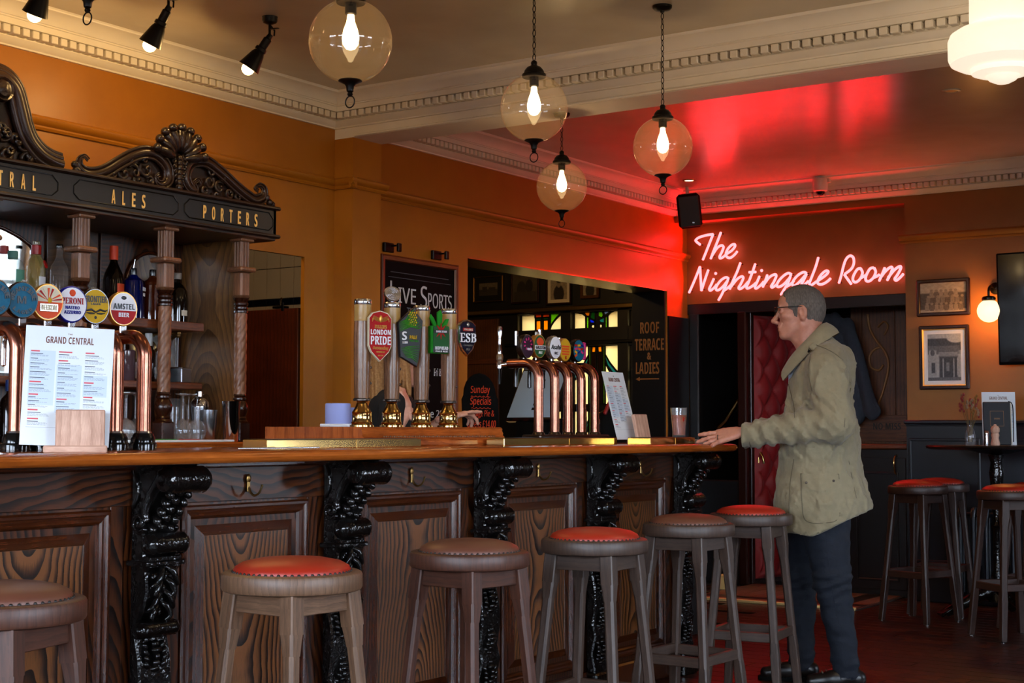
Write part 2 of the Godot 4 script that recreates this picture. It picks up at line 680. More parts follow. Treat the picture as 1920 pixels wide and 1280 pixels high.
func relief(m: StandardMaterial3D, freq: float, depth_cm: float, sd := 5) -> StandardMaterial3D:
	m.heightmap_enabled = true
	m.heightmap_texture = noise_tex(freq, sd, Color.BLACK, Color.WHITE)
	m.heightmap_scale = depth_cm
	return m

# ================================================================ scene
func _ready() -> void:
	rng.seed = 7
	# ---- camera
	var cam := Camera3D.new()
	cam.name = "camera"
	cam.keep_aspect = Camera3D.KEEP_HEIGHT
	cam.fov = rad_to_deg(2.0 * atan(640.0 / 2773.37))
	cam.near = 0.05
	cam.far = 100.0
	add_child(cam)
	cam.position = Vector3(0, 1.18, 0)
	cam.basis = Basis(Vector3.UP, deg_to_rad(34.238)) * Basis(Vector3.RIGHT, deg_to_rad(3.433)) * Basis(Vector3.BACK, deg_to_rad(0.115))
	cam.current = true
	# ---- sky: bright overcast, which comes in through the street windows
	var we := WorldEnvironment.new()
	we.name = "surroundings"
	var env := Environment.new()
	env.background_mode = Environment.BG_SKY
	var sky := Sky.new()
	var sm := ProceduralSkyMaterial.new()
	sm.sky_top_color = Color(0.80, 0.88, 0.97)
	sm.sky_horizon_color = Color(0.90, 0.94, 1.0)
	sm.ground_horizon_color = Color(0.52, 0.53, 0.54)
	sm.ground_bottom_color = Color(0.40, 0.39, 0.38)
	sm.sky_energy_multiplier = 4.4
	sm.ground_energy_multiplier = 1.8
	sm.sun_angle_max = 0.0
	sky.sky_material = sm
	env.sky = sky
	env.tonemap_mode = Environment.TONE_MAPPER_LINEAR
	env.tonemap_exposure = 0.9
	env.sdfgi_enabled = true
	env.ssao_enabled = true
	env.ssil_enabled = true
	we.environment = env
	add_child(we)

	make_materials()
	build_room()
	build_cornices()
	build_back_rooms()
	build_lobby()
	build_bar()
	build_stools()
	build_back_bar()
	build_bottles()
	build_taps()
	build_counter_things()
	build_lamps()
	build_neon()
	build_right_side()
	build_man()
	build_barmaid()


func make_materials() -> void:
	var ash := wood_image(512, 1024, Color(0.16, 0.085, 0.04), Color(0.74, 0.52, 0.31), 13.0, 1.7, 3, 1.9)
	var oak := wood_image(512, 1024, Color(0.25, 0.17, 0.09), Color(0.56, 0.44, 0.29), 11.0, 2.2, 11, 0.75)
	var fine := wood_image(256, 512, Color(0.30, 0.18, 0.10), Color(0.66, 0.46, 0.30), 9.0, 0.0, 21, 0.6)
	var grey := wood_image(256, 512, Color(0.34, 0.27, 0.22), Color(0.66, 0.57, 0.50), 9.0, 0.0, 31, 0.5)
	wood("panel_wood", ash, Color(0.58, 0.51, 0.45), 0.34, 2.2)
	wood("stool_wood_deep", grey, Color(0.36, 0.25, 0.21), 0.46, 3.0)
	wood("panel_wood_dark", ash, Color(0.40, 0.30, 0.24), 0.30, 2.0)
	wood("moulding_wood", fine, Color(0.46, 0.33, 0.26), 0.2, 3.0, 0.6)
	wood("counter_wood", wood_image(256, 1024, Color(0.50, 0.24, 0.07), Color(0.80, 0.46, 0.18), 7.0, 0.4, 5, 0.5), Color(0.92, 0.86, 0.80), 0.16, 1.2)
	wood("oak_panel", oak, Color(1.0, 0.88, 0.72), 0.42, 2.0)
	wood("oak_grey", oak, Color(0.60, 0.54, 0.52), 0.34, 2.6)
	wood("shelf_wood", fine, Color(0.72, 0.55, 0.42), 0.4, 3.0)
	wood("column_wood", grey, Color(0.86, 0.68, 0.54), 0.34, 3.0)
	wood("column_wood_dark", fine, Color(0.34, 0.24, 0.19), 0.26, 3.0)
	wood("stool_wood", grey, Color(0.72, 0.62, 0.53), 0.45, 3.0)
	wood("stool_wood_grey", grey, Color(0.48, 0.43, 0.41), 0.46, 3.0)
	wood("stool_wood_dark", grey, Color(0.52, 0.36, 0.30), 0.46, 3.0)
	wood("pump_wood", grey, Color(0.80, 0.66, 0.52), 0.25, 4.0)
	wood("pump_base_wood", wood_image(256, 512, Color(0.36, 0.15, 0.05), Color(0.70, 0.36, 0.14), 5.0, 0.3, 8, 0.5), Color.WHITE, 0.2, 2.0)
	wood("holder_wood", wood_image(256, 256, Color(0.58, 0.41, 0.33), Color(0.82, 0.66, 0.57), 5.0, 0.3, 14, 0.5), Color.WHITE, 0.6, 4.0)
	wood("door_wood", fine, Color(0.66, 0.42, 0.26), 0.4, 2.0)
	wood("carved_wood", fine, Color(0.62, 0.52, 0.42), 0.45, 2.0)
	for i in 4:
		wood("floor_wood_%d" % i, ash, [Color(0.34, 0.21, 0.14), Color(0.28, 0.17, 0.115), Color(0.40, 0.25, 0.17), Color(0.32, 0.20, 0.125)][i], 0.32, 1.1)
	var carve := mottled("carving", Color(0.085, 0.05, 0.035), Color(0.15, 0.09, 0.06), 0.28, 3.0)
	relief(carve, 0.05, 0.25)
	mottled("carving_smooth", Color(0.12, 0.072, 0.048), Color(0.18, 0.108, 0.072), 0.26, 4.0)
	var blk := mottled("corbel_black", Color(0.03, 0.027, 0.027), Color(0.06, 0.048, 0.042), 0.11, 3.0)
	relief(blk, 0.05, 0.25)
	relief(mottled("orange_paint", Color(0.62, 0.385, 0.075), Color(0.67, 0.42, 0.09), 0.36, 0.6), 0.06, 0.04)
	mottled("orange_wall", Color(0.55, 0.34, 0.11), Color(0.60, 0.38, 0.13), 0.5, 0.6)
	mat("navy_paint", Color(0.045, 0.072, 0.115), 0.35)
	mat("black_navy", Color(0.028, 0.036, 0.052), 0.35)
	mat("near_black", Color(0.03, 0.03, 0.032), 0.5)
	mottled("cornice_paint", Color(0.87, 0.84, 0.79), Color(0.92, 0.89, 0.84), 0.5, 0.7)
	mat("cornice_recess", Color(0.60, 0.56, 0.50), 0.6)
	mottled("ceiling_paint", Color(0.74, 0.69, 0.61), Color(0.78, 0.73, 0.65), 0.22, 0.5)
	var cop := mottled("copper", Color(0.58, 0.36, 0.29), Color(0.68, 0.46, 0.38), 0.24, 5.0, 1.0)
	cop.metallic_specular = 0.5
	mat("brass", Color(0.78, 0.66, 0.42), 0.14, 1.0)
	mat("brass_dull", Color(0.62, 0.50, 0.30), 0.32, 1.0)
	mat("chrome", Color(0.86, 0.87, 0.89), 0.08, 1.0)
	mat("steel", Color(0.72, 0.73, 0.75), 0.22, 1.0)
	mat("gunmetal", Color(0.30, 0.27, 0.25), 0.3, 1.0)
	mat("bronze_black", Color(0.075, 0.06, 0.05), 0.35, 0.6)
	mat("black_gloss", Color(0.03, 0.035, 0.04), 0.12)
	mat("black_matt", Color(0.03, 0.03, 0.03), 0.85, 0.0, 0.25)
	mat("gold_leaf", Color(0.95, 0.78, 0.45), 0.4, 0.3)
	mat("dull_gold", Color(0.50, 0.33, 0.15), 0.5)
	mat("paper_white", Color(0.86, 0.88, 0.89), 0.7)
	mat("plastic_white", Color(0.85, 0.83, 0.81), 0.4)
	mat("red_leather", Color(0.58, 0.125, 0.05), 0.42)
	mat("brown_leather", Color(0.36, 0.20, 0.14), 0.45)
	mat("leather_edge", Color(0.06, 0.04, 0.03), 0.5)
	relief(mat("velvet", Color(0.50, 0.010, 0.03), 0.6), 0.04, 0.1).rim_enabled = true
	mat("chalk", Color(0.82, 0.83, 0.84), 0.9)
	mat("chalk_grey", Color(0.34, 0.35, 0.38), 0.9)
	mat("chalk_orange", Color(0.85, 0.25, 0.10), 0.9)
	mat("mirror", Color(0.86, 0.88, 0.88), 0.02, 1.0)
	mat("tile_white", Color(0.80, 0.76, 0.68), 0.2)
	mat("tile_navy", Color(0.05, 0.07, 0.13), 0.2)
	mat("grout", Color(0.12, 0.10, 0.09), 0.8)
	mat("ink", Color(0.10, 0.10, 0.12), 0.7)
	mat("frame_wood", Color(0.14, 0.05, 0.03), 0.25)
	mat("frame_black", Color(0.02, 0.018, 0.016), 0.3)
	mat("frame_gold", Color(0.36, 0.22, 0.08), 0.35, 0.4)
	mat("mount_card", Color(0.80, 0.77, 0.70), 0.8)
	glass("clear_glass", Color(0.9, 0.92, 0.92), 0.05)
	glass("globe_glass", Color(0.95, 0.84, 0.64), 0.028)
	glass("pane_glass", Color(0.85, 0.92, 0.95), 0.03)
	mat("window_white", Color(0.80, 0.80, 0.78), 0.4)
	mat("stone_cream", Color(0.80, 0.70, 0.46), 0.6)


# ---------------------------------------------------------------- the room
func wall_box(called: String, a: Vector3, b: Vector3, m: Material, parent: Node = self) -> MeshInstance3D:
	return struct(called, MB.new().box((a + b) * 0.5, (b - a).abs()), m, parent)

func build_room() -> void:
	# floor with its boards
	var fl := wall_box("floor", Vector3(-9.2, -0.2, -13.2), Vector3(2.6, -0.012, 2.6), M.near_black)
	var board := {}
	for i in 4:
		var mb := MB.new()
		mb.seed_uv = i * 1.7
		mb.box(Vector3.ZERO, Vector3(1.8, 0.012, 0.116), 0.002, 0)
		board[i] = mb.mesh()
		board[i].surface_set_material(0, M["floor_wood_%d" % i])
	var z := -10.3
	var row := 0
	while z < 2.4:
		var x := -3.0 + fmod(row * 0.73, 1.8) - 1.8
		while x < 2.3:
			var far := z < -3.4 and x < 0.6
			if far:
				put("floor_board", board[rng.randi() % 4], null, fl, xf(Vector3(x + 0.9 - 0.9, -0.006, z)))
			x += 1.803
		z += 0.12
		row += 1
	var rest := MB.new()
	z = -10.3
	row = 0
	while z < 2.4:
		var x := -3.0 + fmod(row * 0.73, 1.8) - 1.8
		while x < 2.3:
			if not (z < -3.4 and x < 0.6):
				rest.box(Vector3(x, -0.006, z), Vector3(1.8, 0.012, 0.116), 0.0, 0)
			x += 1.803
		z += 0.12
		row += 1
	put("board_field", rest, M.floor_wood_0, fl).set_meta("kind", "stuff")
	# ceiling
	wall_box("ceiling", Vector3(-9.2, 3.02, -13.2), Vector3(2.6, 3.2, 2.6), M.ceiling_paint)
	# left wall with the doorway and the servery opening
	var wl := wall_box("wall_left", Vector3(-5.425, 0, -5.2), Vector3(-5.4, 3.02, 2.6), M.orange_paint)
	wall_box("over_door", Vector3(-5.425, 2.112, -5.941), Vector3(-5.4, 3.02, -5.2), M.orange_paint, wl)
	wall_box("wall_piece", Vector3(-5.425, 0, -7.441), Vector3(-5.4, 3.02, -5.941), M.orange_paint, wl)
	wall_box("over_opening", Vector3(-5.7, 2.262, -10.059), Vector3(-5.4, 3.02, -7.441), M.orange_paint, wl)
	wall_box("soffit_board", Vector3(-5.7, 2.252, -10.057), Vector3(-5.402, 2.262, -7.443), M.brass_dull, wl)
	wall_box("corner_piece", Vector3(-5.7, 0, -10.6), Vector3(-5.4, 3.02, -10.059), M.orange_paint, wl)
	var pl := wall_box("wall_pilaster", Vector3(-5.4, 0, -6.424), Vector3(-5.268, 2.79, -6.179), M.orange_paint)
	pl.set_meta("kind", "structure")
	# beam across the room
	wall_box("trim_beam", Vector3(-5.4, 2.79, -6.424), Vector3(2.4, 3.02, -6.179), M.cornice_paint)
	# far wall: upper band, sign panel set back, pier and right wall
	var wf := wall_box("wall_far", Vector3(-5.4, 2.795, -10.6), Vector3(2.4, 3.02, -10.188), M.orange_wall)
	wall_box("sign_panel", Vector3(-5.4, 2.172, -10.6), Vector3(-3.565, 2.795, -10.388), M.orange_wall, wf)
	wall_box("right_piece", Vector3(-3.565, 0, -10.6), Vector3(2.4, 2.795, -10.188), M.orange_wall, wf)
	# navy panelling on the short return under the red corner
	wall_box("corner_panelling", Vector3(-5.4, 0, -10.386), Vector3(-5.385, 2.06, -10.06), M.black_navy, wl)
	# back and right walls with the street windows
	var holes_r := [[-10.02, -8.95], [-4.4, -3.2], [-2.2, -0.4]]
	var wr: MeshInstance3D = null
	var z0 := -10.6
	for i in holes_r.size() + 1:
		var z1: float = holes_r[i][0] if i < holes_r.size() else 2.6
		if wr == null:
			wr = wall_box("wall_right", Vector3(2.4, 0, z0), Vector3(2.65, 3.02, z1), M.orange_wall)
		else:
			wall_box("wall_piece", Vector3(2.4, 0, z0), Vector3(2.65, 3.02, z1), M.orange_wall, wr)
		if i < holes_r.size():
			wall_box("under_window", Vector3(2.4, 0, z1), Vector3(2.65, 0.9, holes_r[i][1]), M.navy_paint, wr)
			wall_box("over_window", Vector3(2.4, 2.75, z1), Vector3(2.65, 3.02, holes_r[i][1]), M.orange_wall, wr)
			sash("window_%d" % (i + 1), Vector3(2.52, 0.9, (z1 + holes_r[i][1]) * 0.5), PI / 2, holes_r[i][1] - z1, 1.85)
			z0 = holes_r[i][1]
	var holes_b := [[-4.9, -2.9], [-2.2, -0.2], [0.3, 2.0]]
	var wb: MeshInstance3D = null
	var x0 := -5.4
	for i in holes_b.size() + 1:
		var x1: float = holes_b[i][0] if i < holes_b.size() else 2.4
		if wb == null:
			wb = wall_box("wall_back", Vector3(x0, 0, 2.4), Vector3(x1, 3.02, 2.65), M.orange_wall)
		else:
			wall_box("wall_piece", Vector3(x0, 0, 2.4), Vector3(x1, 3.02, 2.65), M.orange_wall, wb)
		if i < holes_b.size():
			wall_box("under_window", Vector3(x1, 0, 2.4), Vector3(holes_b[i][1], 0.8, 2.65), M.navy_paint, wb)
			wall_box("over_window", Vector3(x1, 2.75, 2.4), Vector3(holes_b[i][1], 3.02, 2.65), M.orange_wall, wb)
			sash("window_%d" % (i + 4), Vector3((x1 + holes_b[i][1]) * 0.5, 0.8, 2.52), 0.0, holes_b[i][1] - x1, 1.95)
			x0 = holes_b[i][1]

# a street window: frame, glazing bars, panes; local x across
func sash(called: String, at: Vector3, turn: float, w: float, h: float) -> void:
	var b := ry(turn)
	var mb := MB.new()
	for s in [-1, 1]:
		mb.box(at + b * Vector3(s * (w * 0.5 - 0.03), h * 0.5, 0), Vector3(0.06, h, 0.08), 0.0, 1, b)
		mb.box(at + b * Vector3(0, h * 0.5 + s * (h * 0.5 - 0.03), 0), Vector3(w, 0.06, 0.08), 0.0, 0, b)
	mb.box(at + b * Vector3(0, h * 0.55, 0), Vector3(w, 0.05, 0.06), 0.0, 0, b)
	for k in [-0.17, 0.17]:
		mb.box(at + b * Vector3(w * k, h * 0.5, 0), Vector3(0.03, h, 0.04), 0.0, 1, b)
	var o := struct(called, mb, M.window_white)
	var p := MB.new()
	p.box(at + b * Vector3(0, h * 0.5, 0), Vector3(w - 0.1, h - 0.1, 0.004), 0.0, 1, b)
	put("pane", p, M.pane_glass, o)


# ---------------------------------------------------------------- cornices and rails
func corn_profile() -> PackedVector2Array:
	return PackedVector2Array([Vector2(0, 2.845), Vector2(0.016, 2.845), Vector2(0.018, 2.852), Vector2(0.024, 2.856), Vector2(0.036, 2.868), Vector2(0.046, 2.880), Vector2(0.034, 2.884), Vector2(0.034, 2.922), Vector2(0.080, 2.924), Vector2(0.082, 2.950), Vector2(0.088, 2.952), Vector2(0.088, 2.958), Vector2(0.094, 2.960), Vector2(0.102, 2.974), Vector2(0.118, 2.992), Vector2(0.138, 3.004), Vector2(0.152, 3.008), Vector2(0.154, 3.014), Vector2(0.160, 3.02), Vector2(0, 3.02)])

func cornice(called: String, start: Vector3, dir: Vector3, out: Vector3, length: float, pitch: float, d0: float, d1: float) -> void:
	var b := Basis(out, Vector3.UP, dir)
	var o := struct(called, MB.new().prism(corn_profile(), Transform3D(b, start), length, 0.0, 25.0), M.cornice_paint)
	var dm := MB.new().box(Vector3.ZERO, Vector3(0.046, 0.034, pitch * 0.72), 0.003).mesh()
	var k := d0
	while k < d1:
		put("dentil", dm, M.cornice_paint, o, Transform3D(b, start + dir * k + out * 0.057 + Vector3(0, 2.9035, 0)))
		k += pitch
	var frame := MB.new().box(Vector3.ZERO, Vector3(1, 1, 1))

func rail(called: String, start: Vector3, dir: Vector3, out: Vector3, length: float, y: float, m: Material) -> void:
	var p := PackedVector2Array([Vector2(0, y), Vector2(0.012, y), Vector2(0.018, y + 0.010), Vector2(0.016, y + 0.018), Vector2(0.026, y + 0.024), Vector2(0.036, y + 0.036), Vector2(0.038, y + 0.048), Vector2(0.030, y + 0.058), Vector2(0.014, y + 0.064), Vector2(0, y + 0.066)])
	struct(called, MB.new().prism(p, Transform3D(Basis(out, Vector3.UP, dir), start), length, 0.0, 40.0), m)

func build_cornices() -> void:
	var L := Vector3(0, 0, -1)
	var R := Vector3(1, 0, 0)
	cornice("trim_1", Vector3(-5.4, 0, 2.4), L, R, 8.579, 0.0505, 5.6, 8.5)
	cornice("trim_2", Vector3(-5.4, 0, -6.179), R, Vector3(0, 0, 1), 7.8, 0.0505, 0.10, 4.0)
	cornice("trim_3", Vector3(-5.4, 0, -6.424), L, R, 3.764, 0.0437, 0.03, 3.70)
	cornice("trim_4", Vector3(-5.4, 0, -10.188), R, Vector3(0, 0, 1), 7.8, 0.0457, 0.10, 2.9)
	# the plain fillet at the foot of the beam
	struct("trim_5", MB.new().box(Vector3(-1.5, 2.797, -6.172), Vector3(7.5, 0.012, 0.016), 0.003, 0), M.cornice_paint)
	rail("trim_6", Vector3(-5.4, 0, 2.4), L, R, 8.579, 2.507, M.orange_paint)
	rail("trim_7", Vector3(-5.268, 0, -6.145), L, R, 0.31, 2.507, M.orange_paint)
	rail("trim_8", Vector3(-5.4, 0, -6.179), R, Vector3(0, 0, 1), 0.165, 2.507, M.orange_paint)
	rail("trim_9", Vector3(-5.4, 0, -6.424), L, R, 3.96, 2.507, M.orange_paint)
	rail("trim_10", Vector3(-3.60, 0, -10.188), R, Vector3(0, 0, 1), 6.0, 2.505, M.orange_wall)
	# dado on the right wall
	var dado := struct("wall_dado", MB.new().box(Vector3(-0.58, 0.615, -10.178), Vector3(5.97, 1.23, 0.02)), M.navy_paint)
	dado.set_meta("kind", "structure")
	put("dado_cap", MB.new().box(Vector3(-0.58, 1.243, -10.165), Vector3(6.0, 0.028, 0.046), 0.008, 0), M.navy_paint, dado)
	put("dado_bead", MB.new().box(Vector3(-0.58, 1.222, -10.17), Vector3(5.98, 0.014, 0.03), 0.005, 0), M.navy_paint, dado)
	put("skirting", MB.new().box(Vector3(-0.58, 0.09, -10.165), Vector3(5.98, 0.18, 0.025), 0.006, 0), M.navy_paint, dado)
	for k in 6:
		var x := -3.30 + k * 0.62
		var mb := MB.new()
		for s in [-1, 1]:
			mb.box(Vector3(x + s * 0.24, 0.70, -10.163), Vector3(0.02, 0.84, 0.014), 0.005)
			mb.box(Vector3(x, 0.70 + s * 0.42, -10.163), Vector3(0.50, 0.02, 0.014), 0.005, 0)
		put("panel_moulding", mb, M.navy_paint, dado)


# ---------------------------------------------------------------- rooms seen through the openings
func framed(label: String, at: Vector3, b: Basis, w: float, h: float, bar: float, fm: Material, mount: float, picture: Material, mount_m: Material, group := "") -> Node3D:
	var t := thing("framed_picture", label, "picture", at, 0.0, group)
	t.basis = b
	var mb := MB.new()
	for s in [-1, 1]:
		mb.box(Vector3(s * (w - bar) * 0.5, 0, 0.012), Vector3(bar, h, 0.024), 0.006, 1)
		mb.box(Vector3(0, s * (h - bar) * 0.5, 0.0125), Vector3(w - 0.002, bar, 0.025), 0.006, 0)
	put("frame", mb, fm, t)
	put("mount", MB.new().box(Vector3(0, 0, 0.006), Vector3(w - bar * 1.6, h - bar * 1.6, 0.006)), mount_m, t)
	var q := MB.new()
	var pw := (w - bar * 2.0) * 0.5 - mount
	var ph := (h - bar * 2.0) * 0.5 - mount
	q.quad(Vector3(-pw, -ph, 0.0102), Vector3(pw, -ph, 0.0102), Vector3(pw, ph, 0.0102), Vector3(-pw, ph, 0.0102), Vector3(0, 0, 1), Vector2(0, 1), Vector2(1, 1), Vector2(1, 0), Vector2(0, 0))
	put("print", q, picture, t)
	return t

func print_mat(called: String, im: Image, rough := 0.6) -> StandardMaterial3D:
	var m := mat(called, Color.WHITE, rough)
	m.albedo_texture = ImageTexture.create_from_image(im)
	return m

# an old-photograph print: soft grey shapes laid over a paper ground
func old_print(called: String, paper: Color, dark: Color, shapes: Array, sd: int) -> StandardMaterial3D:
	var no := FastNoiseLite.new()
	no.seed = sd
	no.frequency = 0.06
	var im := Image.create(128, 128, false, Image.FORMAT_RGB8)
	for y in 128:
		for x in 128:
			var p := Vector2(x, y) / 128.0
			var k := 0.12 + 0.16 * no.get_noise_2d(x, y)
			for s in shapes:
				var q := Vector2((p.x - s[0]) / s[2], (p.y - s[1]) / s[3])
				var d := q.length() if s[5] == 0 else maxf(absf(q.x), absf(q.y))
				if d < 1.0:
					k = lerpf(k, s[4] + 0.12 * no.get_noise_2d(x * 2 + 50, y * 2), clampf((1.0 - d) * 6.0, 0, 1))
			im.set_pixel(x, y, paper.lerp(dark, clampf(k, 0, 1)))
	return print_mat(called, im)

func pane_mat(called: String, c: Color) -> StandardMaterial3D:
	var m := mat(called, c, 0.3)
	m.backlight_enabled = true
	m.backlight = c
	return m

func build_back_rooms() -> void:
	# shell of the two rooms behind the left wall
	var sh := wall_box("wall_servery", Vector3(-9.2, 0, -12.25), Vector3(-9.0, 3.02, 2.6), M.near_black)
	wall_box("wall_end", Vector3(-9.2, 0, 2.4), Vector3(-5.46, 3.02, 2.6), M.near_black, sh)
	# tiled partition behind the doorway
	var tw := wall_box("wall_tiled", Vector3(-9.0, 0, -7.2), Vector3(-5.46, 3.02, -7.108), M.grout)
	var tile := MB.new().box(Vector3.ZERO, Vector3(0.1165, 0.196, 0.008), 0.002).mesh()
	var band := MB.new().box(Vector3.ZERO, Vector3(0.1165, 0.040, 0.008), 0.002).mesh()
	for i in 15:
		var x := -5.53 - i * 0.1195
		for j in 8:
			var y := 1.09 + j * 0.2
			if j == 5:
				put("border_tile", band, M.tile_navy, tw, xf(Vector3(x, 2.012, -7.104)))
			if j >= 5:
				y += 0.044
			if y > 0.9:
				put("tile", tile, M.tile_white, tw, xf(Vector3(x, y, -7.104)))
	# loose door leaf standing open in the passage
	var dl := thing("passage_door", "brown wooden door leaf standing open in the tiled passage behind the bar", "door", Vector3(-6.22, 0, -6.42))
	put("leaf", MB.new().box(Vector3(0, 0.945, 0), Vector3(0.70, 1.89, 0.04), 0.003, 1), M.door_wood, dl)
	put("edge_strip", MB.new().box(Vector3(0.353, 0.945, 0), Vector3(0.012, 1.89, 0.044), 0.002, 1), M.shelf_wood, dl)
	var hk := MB.new()
	hk.box(Vector3(0.20, 1.90, 0.0), Vector3(0.09, 0.014, 0.05), 0.003)
	hk.box(Vector3(0.235, 1.90, 0.022), Vector3(0.02, 0.05, 0.006), 0.002)
	put("hanger_bracket", hk, M.bronze_black, dl)
	put("hook", MB.new().tube([Vector3(0.21, 1.91, 0.01), Vector3(0.21, 1.94, 0.01), Vector3(0.216, 1.955, 0.012), Vector3(0.225, 1.95, 0.014)], 0.004, 8), M.brass, dl)
	# wall with stained windows at the end of the far room
	var z := -12.0
	var wins := [[-8.10, -7.60], [-7.49, -6.97], [-6.86, -6.36]]
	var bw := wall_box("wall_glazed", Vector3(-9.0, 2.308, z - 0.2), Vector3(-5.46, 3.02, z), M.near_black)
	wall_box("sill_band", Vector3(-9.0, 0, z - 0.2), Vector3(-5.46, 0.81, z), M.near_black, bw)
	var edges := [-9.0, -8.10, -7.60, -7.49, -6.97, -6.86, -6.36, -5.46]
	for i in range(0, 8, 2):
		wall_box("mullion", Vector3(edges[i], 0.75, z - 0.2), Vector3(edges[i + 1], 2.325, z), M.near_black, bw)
	wall_box("transom", Vector3(-8.1, 1.985, z - 0.12), Vector3(-6.36, 2.152, z - 0.01), M.near_black, bw)
	put("picture_ledge", MB.new().box(Vector3(-7.3, 2.345, z + 0.02), Vector3(3.4, 0.045, 0.05), 0.008, 0), M.brass_dull, bw)
	put("transom_bead", MB.new().box(Vector3(-7.3, 2.015, z + 0.01), Vector3(1.9, 0.03, 0.03), 0.006, 0), M.black_navy, bw)
	var cream := pane_mat("pane_cream", Color(0.95, 0.87, 0.68))
	var pm := {"c": cream, "y": pane_mat("pane_yellow", Color(0.95, 0.66, 0.10)), "o": pane_mat("pane_orange", Color(0.85, 0.40, 0.06)), "g": pane_mat("pane_green", Color(0.05, 0.42, 0.16)), "l": pane_mat("pane_lime", Color(0.55, 0.78, 0.06)), "b": pane_mat("pane_blue", Color(0.05, 0.28, 0.78)), "t": pane_mat("pane_teal", Color(0.16, 0.55, 0.50)), "p": pane_mat("pane_pale", Color(0.68, 0.76, 0.86)), "d": pane_mat("pane_brown", Color(0.14, 0.07, 0.03))}
	var arc := []
	for k in 9:
		var a := PI * 0.5 * k / 8.0
		arc.append(Vector2(0.98 - 0.30 * sin(a), 0.03 + 0.94 * (1.0 - cos(a))))
	var top1 := [
		["c", [[0.02, 0.03], [0.34, 0.03], [0.34, 0.97], [0.02, 0.97]]], ["y", [[0.36, 0.03], [0.47, 0.03], [0.47, 0.62], [0.36, 0.62]]], ["g", [[0.35, 0.64], [0.48, 0.64], [0.48, 0.76], [0.35, 0.76]]], ["o", [[0.33, 0.78], [0.49, 0.78], [0.49, 0.97], [0.33, 0.97]]],
		["y", [[0.53, 0.03], [0.64, 0.03], [0.64, 0.62], [0.53, 0.62]]], ["g", [[0.52, 0.64], [0.65, 0.64], [0.65, 0.76], [0.52, 0.76]]], ["o", [[0.51, 0.78], [0.67, 0.78], [0.67, 0.97], [0.51, 0.97]]],
		["l", [[0.69, 0.20], [0.70, 0.97], [0.92, 0.97], [0.82, 0.72], [0.74, 0.46]]], ["c", [[0.68, 0.03], [0.72, 0.30], [0.78, 0.52], [0.86, 0.74], [0.96, 0.95], [0.98, 0.97], [0.98, 0.03]]]]
	var top2 := [
		["c", [[0.02, 0.03], [0.26, 0.03], [0.26, 0.72], [0.20, 0.86], [0.08, 0.97], [0.02, 0.97]]], ["y", [[0.22, 0.97], [0.28, 0.74], [0.34, 0.72], [0.36, 0.97]]], ["l", [[0.28, 0.03], [0.33, 0.03], [0.33, 0.68], [0.28, 0.70]]], ["g", [[0.38, 0.97], [0.36, 0.62], [0.46, 0.48], [0.47, 0.97]]],
		["b", [[0.34, 0.58], [0.36, 0.34], [0.46, 0.30], [0.45, 0.46]]], ["c", [[0.40, 0.03], [0.45, 0.03], [0.46, 0.20], [0.41, 0.26], [0.38, 0.14]]], ["l", [[0.53, 0.97], [0.53, 0.70], [0.60, 0.60], [0.64, 0.72], [0.62, 0.97]]], ["t", [[0.54, 0.50], [0.58, 0.34], [0.66, 0.30], [0.66, 0.62]]],
		["c", [[0.56, 0.03], [0.61, 0.03], [0.62, 0.22], [0.56, 0.26]]], ["p", [[0.64, 0.97], [0.67, 0.74], [0.82, 0.97]]], ["l", [[0.68, 0.03], [0.72, 0.03], [0.72, 0.70], [0.68, 0.66]]], ["c", [[0.74, 0.03], [0.98, 0.03], [0.98, 0.97], [0.88, 0.97], [0.79, 0.86], [0.74, 0.72]]]]
	var low := [
		["c", [[0.02, 0.52], [0.10, 0.58], [0.22, 0.70], [0.32, 0.84], [0.32, 0.99], [0.02, 0.99]]], ["t", [[0.02, 0.44], [0.14, 0.51], [0.28, 0.66], [0.33, 0.80], [0.32, 0.82], [0.22, 0.68], [0.10, 0.56], [0.02, 0.50]]], ["c", [[0.02, 0.01], [0.32, 0.01], [0.32, 0.69], [0.24, 0.56], [0.12, 0.46], [0.02, 0.42]]], ["l", [[0.335, 0.02], [0.365, 0.02], [0.365, 0.98], [0.335, 0.98]]],
		["d", [[0.38, 0.02], [0.48, 0.02], [0.48, 0.86], [0.38, 0.86]]], ["y", [[0.40, 0.98], [0.39, 0.88], [0.47, 0.88], [0.48, 0.97]]], ["d", [[0.52, 0.02], [0.62, 0.02], [0.62, 0.86], [0.52, 0.86]]], ["y", [[0.52, 0.97], [0.53, 0.88], [0.61, 0.88], [0.60, 0.98]]], ["l", [[0.635, 0.02], [0.665, 0.02], [0.665, 0.98], [0.635, 0.98]]],
		["c", [[0.68, 0.84], [0.78, 0.70], [0.90, 0.58], [0.98, 0.52], [0.98, 0.99], [0.68, 0.99]]], ["t", [[0.98, 0.50], [0.90, 0.56], [0.78, 0.68], [0.68, 0.82], [0.67, 0.80], [0.72, 0.66], [0.86, 0.51], [0.98, 0.44]]], ["c", [[0.68, 0.01], [0.98, 0.01], [0.98, 0.42], [0.88, 0.46], [0.76, 0.56], [0.68, 0.69]]]]
